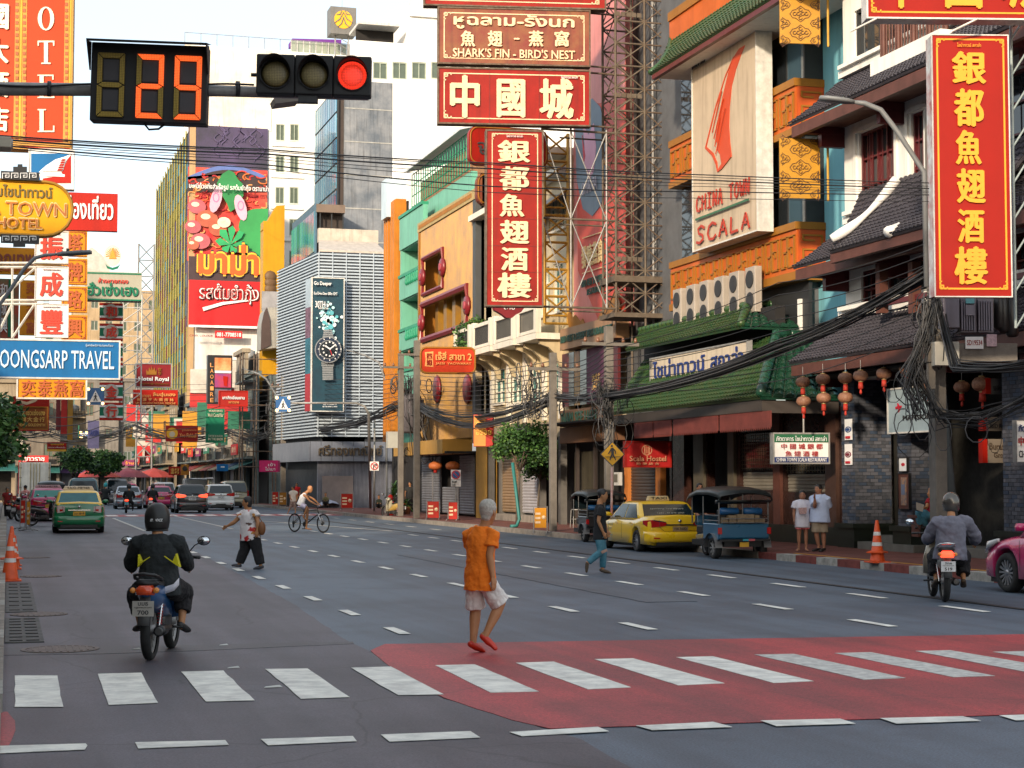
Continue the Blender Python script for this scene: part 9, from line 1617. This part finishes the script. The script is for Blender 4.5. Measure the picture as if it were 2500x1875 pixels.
LL_=[(1960,933,41.8,0),(1962,980,41.8,1),(2009,926,41.2,0),(2011,972,41.2,1),(2064,923,40.6,0),(2064,971,40.6,1),(2101,918,40,0),(2158,912,39.4,0),(2214,902,38.8,0),(2270,946,38.0,1),(2348,945,37.4,0),(2398,938,36.6,0)]
nm_=('upper of the leftmost','lower of the leftmost','upper of the second','lower of the second','upper of the third','lower of the third')
for i,(u,v,d,dn)in enumerate(LL_):
 r=.17*(1.25 if i==11 else 1);lb='brown gold ribbed lantern, %s hanging pair under the hotel eave'%nm_[i]if i<6 else 'brown gold ribbed lantern with red tassel, %s'%('single just right of the three pairs','single in the middle of the eave','single half behind hanging cables','low behind the concrete pole','small one right of the meter box','largest at the far right')[i-6]
 t=thing('lantern',lb,'lantern',atd(u,v,d),0,'lanterns under the hotel eave');n=24;rg=[]
 for(q,z)in((.35,.72),(.75,.58),(.96,.3),(1.02,0),(.95,-.3),(.75,-.55),(.35,-.7)):rg.append([(r*q*(1+.045*(j%2))*math.cos(2*math.pi*j/n),r*q*(1+.045*(j%2))*math.sin(2*math.pi*j/n),r*z*1.02)for j in range(n)])
 MB().loft(rg).obj('shade',[LS],t);MB().lathe([(r*.36,r*.72),(r*.36,r*.86)],n=12).obj('top_ring',[LC],t);MB().lathe([(r*.34,-r*.84),(r*.34,-r*.7)],n=12).obj('bottom_ring',[LC],t);MB().lathe([(r*.36,-r*1.75),(r*.30,-r*.85)],n=12).obj('tassel',[LT],t);bar((0,0,r*.8),(0,0,r*2.2),.008,STEEL,t,'cord')
 if i not in(0,2,4):MB().lathe([(.012,-r*2.5),(.035,-r*2.3),(.02,-r*1.75)],n=6).obj('tassel_tip',[LT],t)
#  POLES, TRANSFORMERS, CABLES
def pole(label,x,y,h,r=.15,m=CONC,g='concrete utility poles',lean=0,arms=()):
 t=thing('utility_pole',label,'utility pole',(x,y,.145),0,g);MB().prism([(-r,-r,0),(r,-r,0),(r,r,0),(-r,r,0)],(lean,0,h)).obj('shaft',[m],t,bevel=.02)
 for z in arms:MB().box(-.9,.9,-r-.09,-r-.002,z,z+.1).obj('cross_arm',[m],t);[MB().lathe([(.04,z+.1),(.06,z+.16),(.03,z+.25)],(x_,-r-.05,0),'Z',8).obj('insulator',[mat('porcelain_brown',(.20,.09,.05),rough=.3)],t)for x_ in(-.8,-.4,.4,.8)]
 return t
pA=onZ(2292,1363,.15);p1=pole('concrete utility pole behind the rider in the grey jacket',17.35,Yx(2291,17.35),9.0,.13);t=thing('leaning_post','leaning grey steel post just right of the concrete utility pole','post',(17.9,Yx(2335,17.9),.145));MB().tube([(0,0,0),(-.45,0,4.9)],.1,10).obj('shaft',[mat('post_slate',(.10,.12,.13),metal=.3,noise=.3)],t)
pB=pole('concrete utility pole behind the yellow crossing sign',17.3,Yx(1487,17.3),6.3,.12,arms=(5.7,));pC=pole('concrete utility pole between the tree and the yellow barrier',17.3,Yx(1350,17.3),5.9,.11,arms=(5.3,));pD=pole('concrete utility pole at the left end of the golden shop',17.4,Yx(1017,17.4),7.9,.13,arms=(7.2,));pE=pole('concrete utility pole left of the wooden one at the golden shop',17.6,Yx(978,17.6),7.6,.12,arms=(6.9,));pF=pole('concrete utility pole carrying tangled cables left of the cyclist',17.4,Yx(691,17.4),8.6,.16,arms=(7.8,))
t=thing('metal_conduit_pole','galvanised vertical pipe with an elbow beside the street tree','pipe',onZ(1226,1240,.15));MB().tube([(0,0,0),(0,0,4.2),(.15,0,4.55),(.6,0,4.7),(2.0,.2,4.72)],.14,10).obj('pipe',[STEEL],t)
t=thing('teal_drain_pipe','teal pipe with a foot bend leaning behind the street tree','pipe',onZ(1268,1288,.15));MB().tube([(-.35,-.1,.05),(-.1,0,.06),(0,0,.3),(-.25,0,2.3)],.06,8).obj('pipe',[mat('teal_pipe',(.02,.16,.15),rough=.5)],t)
d=32.6;t=thing('transformer_platform','grey purple transformers on a concrete beam under the largest red sign','transformer',atd(2300,870,d));L0=t.location;GPm=mat('transformer_grey',(.20,.18,.22),rough=.5,noise=.3,streak=.3)
def lb_(nm,u0,v0,u1,v1,dd,dp,m,bev=.01):
 a,c=atd(u0,v1,dd)-L0,atd(u1,v0,dd)-L0;o=MB().box(0,(c-a).dot(RT),0,dp,a.z,c.z).obj(nm,[m],t,bevel=bev);o.location=(a.x,a.y,0);o.rotation_euler=(0,0,-YAW);return o
lb_('beam',2266,838,2484,884,d+.05,.3,CONC);lb_('meter_box',2283,834,2342,892,d-.3,.3,mat('meter_box_white',(.42,.40,.35),noise=.3,streak=.3));lb_('cabinet',2303,724,2342,800,d,.4,GPm)
for i,(u0,u1)in enumerate(((2346,2384),(2388,2425))):lb_('transformer_tank',u0,728,u1,812,d+.1,.5,GPm);[lb_('cooling_fin',u0+2+k*6,735,u0+4+k*6,806,d+.02,.08,GPm,0)for k in range(6)]
lb_('label_plate',2358,727,2379,741,d-.02,.01,mat('plate_cyan',(.15,.45,.5)));o=lb_('number_board',2358,745,2380,770,d-.04,.01,mat('board_mauve',(.22,.20,.24)));o=lb_('id_plate',2357,822,2401,852,d+.0,.02,WHITE);x_=(atd(2401,830,d)-atd(2357,830,d)).dot(RT);text('SD19534',.03,x_-.02,atd(0,843,d).z-L0.z,atd(0,830,d).z-L0.z,-.004,RED,o,bold=.03);o=lb_('notice_plate',2409,816,2434,846,d+.0,.02,mat('notice_pinkwhite',(.55,.38,.42),noise=.5,scale=20));lb_('beam_leg',2268,884,2284,950,d+.1,.2,CONC)
for i,(u,v)in enumerate(((2450,750),(2470,760),(2440,742))):p=atd(u,v,d+.4)-L0;MB().lathe([(.08,-.5),(.12,-.45),(.12,.2),(.05,.3)],tuple(p),'Z',10).obj('bushing',[BLACK],t)
t=thing('pole_transformer','dark grey transformer drum with boxes hung between the two poles at the golden shop','transformer',atd(1000,1010,84.5));MB().lathe([(.5,-.95),(.58,-.85),(.58,.8),(.5,.95)],n=18).obj('tank',[mat('tank_grey',(.09,.08,.09),noise=.4,metal=.2)],t);[MB().box(.58*math.cos(a)-.02,.58*math.cos(a)+.12,.6*math.sin(a)-.03,.6*math.sin(a)+.03,-.7,.7).obj('fin',[MATS['tank_grey']],t)for a in[R(200+20*k)for k in range(8)]];MB().box(-1.2,-.6,-.5,-.1,-1.7,-.9).obj('meter_box',[mat('box_pale',(.4,.4,.36))],t);[MB().tube([(x,0,.95),(x,0,1.25)],.06,6).obj('bushing',[mat('porcelain_brown',(.2,.09,.05))],t)for x in(-.3,0,.3)]
def wire(label,pts,r=.012,sag=.0,m=CABLE,name='overhead_wire',g='thin wires crossing the street'):
 V=[Vector(p)for p in pts];out=[]
 for i in range(len(V)-1):
  for k in range(8):s_=k/8;p=V[i].lerp(V[i+1],s_);p.z-=4*sag*s_*(1-s_);out.append(p)
 out.append(V[-1]);return tagt(MB().tube(out,r,5).obj(name,[m],fix=False),label,'cable',g)
W_=(('highest',333,398,428,452,.012),('second highest',337,402,434,461,.007),('thick third',342,412,441,466,.014),('fourth',347,424,449,472,.006),('fifth',352,434,456,474,.006),('sixth',356,455,468,476,.012),('lowest',361,470,484,492,.007))
for i,(nm,a,c,e,f_,r)in enumerate(W_):wire(nm+' of the thin wires from the left edge to the large red sign',[atd(-30,a-4,17.5+i*.1),atd(640,(a*1.4+c)/2.4+4,21),atd(1200,c,25),atd(1750,e,28),atd(2520,f_,31.5)],r*.8,.02)
rnd=random.Random(12)
def bundle(label,pts,n,spread,r=(.008,.02),sag=.5,name='cable_bundle',loops=0):
 V=[Vector(p)for p in pts];mb=MB()
 for w_ in range(n):
  o=[Vector((rnd.gauss(0,spread),rnd.gauss(0,spread),rnd.gauss(0,spread)))for _ in V];sg=sag*rnd.uniform(.7,1.25);out=[]
  for i in range(len(V)-1):
   for k in range(7):s_=k/7;p=(V[i]+o[i]).lerp(V[i+1]+o[i+1],s_);p.z-=4*sg*s_*(1-s_)*min(1,(V[i+1]-V[i]).length/12);out.append(p)
  out.append(V[-1]+o[-1]);mb.tube(out,rnd.uniform(*r),4,rnd.choice((0,0,0,1)))
 for w_ in range(loops):
  c=V[rnd.randrange(len(V))]+Vector((rnd.gauss(0,spread*2),rnd.gauss(0,spread*2),-rnd.uniform(0,.5)));q=rnd.uniform(.15,.4);ax=rnd.uniform(0,3);mb.tube([c+Vector((q*math.cos(a)*math.cos(ax),q*math.cos(a)*math.sin(ax),q*1.2*math.sin(a)))for a in[i*.63 for i in range(10)]],rnd.uniform(*r),4,rnd.choice((0,1)),closed=True)
 o=mb.obj(name,[CABLE,CABLE2],fix=False);tagt(o,label,'cables');o['kind']='stuff';return o
TP=lambda pl,z:Vector((pl.location.x,pl.location.y,z));A_,B_,C_,D_,E_,F_=(TP(p,0)for p in(p1,pB,pC,pD,pE,pF))
zA=lambda u,v,pl:onX(u,v,pl.location.x).z
a0=TP(p1,5.9)+Vector((-.1,0,0));b0=atd(1480,967,49);c0=atd(1352,966,58);d0=atd(1015,985,84);e0_=atd(978,990,86);f0=atd(691,1030,118)
bundle('thick bundle of black cables drooping from the right pole past the green roofs',[a0,atd(1900,880,40)+Vector((0,0,.3)),b0],34,.085,sag=.25);bundle('thick bundle of cables between the crossing sign pole and the next pole',[b0,c0],26,.1,sag=.12,loops=8)
bundle('long sagging bundle of cables in front of the golden shop',[c0,d0],26,.12,(.012,.026),.9,loops=6);bundle('tangled bundle of cables before the white louvres',[d0,e0_,f0],24,.16,(.016,.03),.8,loops=10);bundle('far tangled cables fanning out over the left half of the street',[f0,atd(560,1045,128),atd(330,1040,140),atd(120,1050,150),atd(-20,1040,155)],20,.35,(.018,.035),.8,loops=16)
bundle('cables sloping from the right pole up behind the largest red sign',[a0,atd(2330,900,31.5),atd(2560,880,29)],16,.07,sag=.35,loops=0);bundle('low swag of cables drooping between the right pole and the right edge',[atd(2230,900,32.6),atd(2290,1015,32.4),atd(2400,1020,32),atd(2540,960,31)],26,.09,(.006,.014),.12,loops=6);bundle('hanging mass of cables below the largest red sign',[atd(2270,735,32.7),atd(2255,830,32.6),atd(2215,930,32.5),atd(2240,1010,32.4)],34,.09,(.006,.016),0,loops=14)
bundle('tangle of cables hanging at the crossing sign pole',[atd(1475,940,49),atd(1482,985,49),atd(1487,1030,49)],20,.13,(.008,.016),0,loops=22);bundle('tangle of cables at the two poles beside the golden shop',[atd(1000,930,84),atd(1005,1000,84),atd(1030,1100,84)],24,.3,(.012,.03),0,loops=26);bundle('tangle of cables wrapped round the pole left of the cyclist',[atd(688,985,116),atd(690,1040,116),atd(690,1090,116)],22,.35,(.016,.035),0,loops=26);bundle('tangle of dry vines and cables beside the conduit pipe',[atd(1290,905,60),atd(1300,960,60),atd(1285,1000,60)],14,.2,(.01,.02),0,loops=20)
for i in range(9):v=600+i*26;wire('%s of the slanting wires fanning out left from behind the largest red sign'%('first','second','third','fourth','fifth','sixth','seventh','eighth','ninth')[i],[atd(2272,v-10,32.8),atd(1900,v+90+i*4,40),atd(1480,840+i*14,49)],.011,.12,g='slanting wires above the green roofs')
for i in range(9):wire('%s of the level wires in front of the cream balcony building'%('first','second','third','fourth','fifth','sixth','seventh','eighth','ninth')[i],[atd(1480,845+i*12,49),atd(1352,880+i*12,58),atd(1015,905+i*11,84),atd(691,925+i*12,118),atd(330,935+i*14,140)],.014,.25,g='level wires along the right side')
for i in range(4):wire('%s long dark wire crossing the far street at the left'%('topmost','second','third','lowest')[i],[atd(-20,985+i*22,70),atd(250,1000+i*20,90),atd(560,985+i*18,115)],.022,.5,g='dark wires crossing the far street')
def lamp(label,base,pts,d,r=.05,m=None):
 t=thing('street_lamp',label,'street lamp',base,0,'curved street lamps');P=[atd(u,v,d)-t.location for u,v in pts];MB().tube(P,[r]*(len(P)-1)+[r*.7],8).obj('arm',[m or mat('lamp_arm_grey',(.20,.21,.22),metal=.2)],t);e,k=P[-1],(P[-1]-P[-2]).normalized()
 MB().loft([[e+k*s_+Vector((0,0,.03))+RT*0+FW*w_,e+k*s_+Vector((0,0,-.03))+FW*w_,e+k*s_+Vector((0,0,-.03))-FW*w_,e+k*s_+Vector((0,0,.03))-FW*w_]for s_,w_ in((0,.05),(.15,.14),(.5,.15),(.65,.08))]).obj('lamp_head',[MATS['lamp_arm_grey']],t);MB().lathe([(.03,.03),(.03,.1)],tuple(e+k*.2),'Z',8).obj('sensor',[BLACK],t)
lamp('grey curved street lamp arm reaching left in front of the hotel window',atd(2262,700,32),[(2262,700),(2256,420),(2190,320),(2150,268),(2110,252),(2085,249)],32);lamp('grey curved street lamp arm rising over the white character panels',atd(-15,1000,33),[(-15,1000),(0,743),(20,715),(60,655),(85,630),(110,623),(140,621)],33,.036);lamp('thin curved street lamp before the louvred building',onZ(945,1250,.15),[(945,1248),(942,930),(925,885),(890,867),(872,862)],97,.06);lamp('thin curved street lamp left of the louvred building',onZ(700,1233,.15),[(700,1230),(672,960),(650,925),(630,912),(612,906)],122,.07)
#  REMAINING STREET FRONTS
def shop(label,x,y,yaw,W,H,seed,col=None,D=7,grp='shophouses in the far street',low=False):
 r=random.Random(seed);t=thing('shophouse',label,'building',(x,y,.0),yaw,grp);col=col or r.choice([(.22,.20,.18),(.30,.26,.20),(.15,.16,.17),(.28,.22,.15),(.18,.15,.12),(.12,.15,.15)])
 wm=mat('facade_%d'%seed,col,rough=.85,noise=.35,streak=.5,scale=.6);gh=3.4;fl=max(1,int((H-gh)/3.1));ops=[(.3,W-.3,.15,2.9)];n=max(1,int(W/1.9));fh=(H-gh-.5)/fl
 for k in range(fl):
  for j in range(n):c=W*(j+.5)/n;ops.append((c-.5,c+.5,gh+k*fh+.9,gh+k*fh+2.3))
 mb=MB();wallgrid(mb,'Y',0,.25,0,W,0,H,ops);mb.obj('wall',[wm],t);MB().box(0,W,.9,1.0,0,H-.3).obj('interior',[DARK],t);MB().box(0,W,1.0,D,0,H).obj('rear_block',[wm],t)
 wf=mat('wf%d'%(seed%4),((.45,.42,.36),(.08,.20,.18),(.20,.12,.08),(.30,.32,.34))[seed%4],noise=.3)
 for o_ in ops[1:]:
  a,c,z0,z1=o_;f=MB().box(a,a+.07,.05,.13,z0,z1).box(c-.07,c,.05,.13,z0,z1).box(a+.07,c-.07,.05,.13,z0,z0+.07).box(a+.07,c-.07,.05,.13,z1-.07,z1).box((a+c)/2-.04,(a+c)/2+.04,.05,.13,z0+.07,z1-.07).obj('window',[wf],t);MB().box(a+.02,c-.02,.14,.16,z0+.02,z1-.02).obj('pane',[MATS['window_green_dim']],f)
 if low:return t
 st=r.random()
 if st<.5:shp_=MB();shp_.box(.35,W*.5,.3,.36,.15,2.85);shp_.obj('roller_shutter',[SHUTG],t)
 ac=r.choice([(.22,.02,.015),(.02,.12,.11),(.10,.05,.14),(.03,.07,.16),(.2,.15,.09),(.14,.02,.03)]);MB().prism([(.0,-.02,3.3),(.0,-1.5,2.7),(.0,-1.5,2.62),(.0,-.02,3.22)],(W,0,0)).obj('awning',[mat('awn%d'%seed,ac,noise=.4,scale=2)],t)
 for k in range(r.randint(2,4)):a=r.uniform(0,W-1.3);z=gh+r.uniform(.1,H-gh-1.6);MB().box(a,a+.85,-.4,-.02,z,z+.6).obj('air_conditioner',[MATS['ac_beige']],t)
 for k in range(r.randint(1,2)):z=gh+fh*k;f=MB().box(.1,W-.1,-.9,-.02,z,z+.12).obj('balcony',[wm],t);[bar((a,-.85,z+.12),(a,-.85,z+.95),.02,DSTEEL,f,'rail_post',n=4)for a in[.2+(W-.4)*q/8 for q in range(9)]];bar((.2,-.85,z+.95),(W-.2,-.85,z+.95),.03,DSTEEL,f,'rail',n=4)
 sc_=r.choice([(.5,.02,.02),(.6,.3,.02),(.02,.18,.1),(.02,.1,.3),(.55,.5,.45),(.2,.02,.1)]);z=r.uniform(3.6,4.6);f=MB().box(W*.1,W*.75,-1.2,-1.1,z,z+.8).obj('fascia_sign',[mat('fs%d'%seed,sc_,noise=.3)],t);text(r.choice(['ร้านทอง','ยาจีน','金行','เยาวราช','ก๋วยเตี๋ยว']),W*.18,W*.66,z+.2,z+.62,-1.205,r.choice((GOLD,CREAM,WLET)),f,bold=.04)
 for q in range(2):
  x_=r.uniform(.3,W-.6);z=r.uniform(4.4,max(4.6,H-2.5));h=r.uniform(1.0,2.4);f=MB().box(x_,x_+.12,-1.9,-.3,z,z+h).obj('blade_sign',[mat('bs%d_%d'%(seed,q),r.choice([(.5,.02,.02),(.55,.26,.02),(.02,.15,.09),(.55,.5,.45)]),noise=.3)],t);bar((x_+.06,-.3,z+h-.1),(x_+.06,0,z+h-.1),.03,STEEL,f,'bracket')
 MB().box(-.1,W+.1,-.25,.4,H,H+.3).obj('cornice',[wm],t);MB().lathe([(.5,0),(.55,.9),(.1,1.1)],(W*.6,3,H),'Z',14).obj('water_tank',[STEEL],t)
 return t
nmz=('first','second','third','fourth','fifth','sixth','seventh','eighth')
for i in range(8):shop('%s shophouse of the row just beyond the louvred corner building, counted from it'%nmz[i],17.2-i*.12,130+i*5.2,R(-90),5.1,(9.5,11.5,8.5,10.5,12,9,11,8.8)[i],20+i)
for i in range(6):shop('%s low shophouse along the foot of the glass tower'%nmz[i],15.6-i*.1,176.5+i*6,R(-90),5.9,(10.5,9,11,8.5,10,12)[i],40+i)
for i,(x,y,W,H)in enumerate(((-9,150,5,13),(-4,150,4.6,10),(.6,186,4.6,12.5),(5.2,190,2.8,9),(-2,232,6,17),(4,232,5,14),(9,233,5,19),(14,234,5,15))):shop(('leftmost block closing the street view, behind the large tree','low block behind the left tree and goldsmith sign','block behind the white truck','narrow low block behind the far trees','farthest block above the white truck','farthest block behind the far umbrellas','taller farthest block left of the glass tower','farthest block touching the glass tower')[i],x,y,0,W,H,60+i)
t=shop('tan brick block with a gabled white shed on its roof behind the temple emblem',8.5,250,0,12,29,80,(.45,.33,.2),low=True);MB().prism([(0,0,29),(5,0,29),(5,0,33),(2.5,0,35),(0,0,33)],(0,8,0)).obj('gabled_shed',[mat('shed_sheet',(.50,.50,.46),noise=.3)],t)
shop('pale far apartment block behind the striped panels',4.5,262,0,9,25,81,(.55,.56,.55),low=True)
t=thing('lattice_mast','grey teal lattice mast rising beside the left edge of the glass tower','mast',(11.9,160,0));
for k in range(13):z=4+k*1.5;bar((-.7,0,z),(.7,0,z+1.5),.05,STEEL,t,'brace',n=4);bar((.7,0,z),(-.7,0,z+1.5),.05,STEEL,t,'brace',n=4);bar((-.7,0,z),(.7,0,z),.05,STEEL,t,'rail',n=4)
for x in(-.7,.7):bar((x,0,0),(x,0,23.5),.08,STEEL,t,'post',n=4)
t=thing('lattice_mast','white lattice mast behind the striped gold shop panels','mast',atd(322,1030,90));
for k in range(9):z=k*.75;bar((-.55,0,z),(.45,0,z+.75),.025,WSTEEL,t,'brace',n=4);bar((-.55,0,z),(.45,0,z),.022,WSTEEL,t,'rail',n=4)
for x in(-.55,.45):bar((x,0,0),(x,0,6.7),.035,WSTEEL,t,'post',n=4)
t=thing('steel_scaffold','brown steel scaffold frame between the black food sign and the arched canopy','scaffold',(16.0,123,0))
for x in(0,1.0,2.4):
 for y in(0,1.5):bar((x,y,0),(x,y,11 if x<2 else 9),.05,RUST,t,'post',n=4)
for k in range(8):z=2.8+k*1.1;bar((0,0,z),(2.4,0,z),.04,RUST,t,'rail',n=4);bar((0,0,z),(0,1.5,z),.04,RUST,t,'rail',n=4)
cy=-46  # unseen rest of the left row, heights shaped to shade road, sun signs
for i in range(13):
 W=(13,11,14,12)[i%4];H=6.2 if 28<cy+W/2<51 else 10.8 if 17<cy+W/2<28 else(13.5,14.5,13,14)[(i*3)%4];shop('%s block of the street row left of the near pavement, counted from behind the camera'%('first','second','third','fourth','fifth','sixth','seventh','eighth','ninth','tenth','eleventh','twelfth','thirteenth')[i],-3.2,cy,R(90),W-.1,H,90+i%3,(.44,.41,.36),9,'left hand row of tall shophouses',low=True);cy+=W
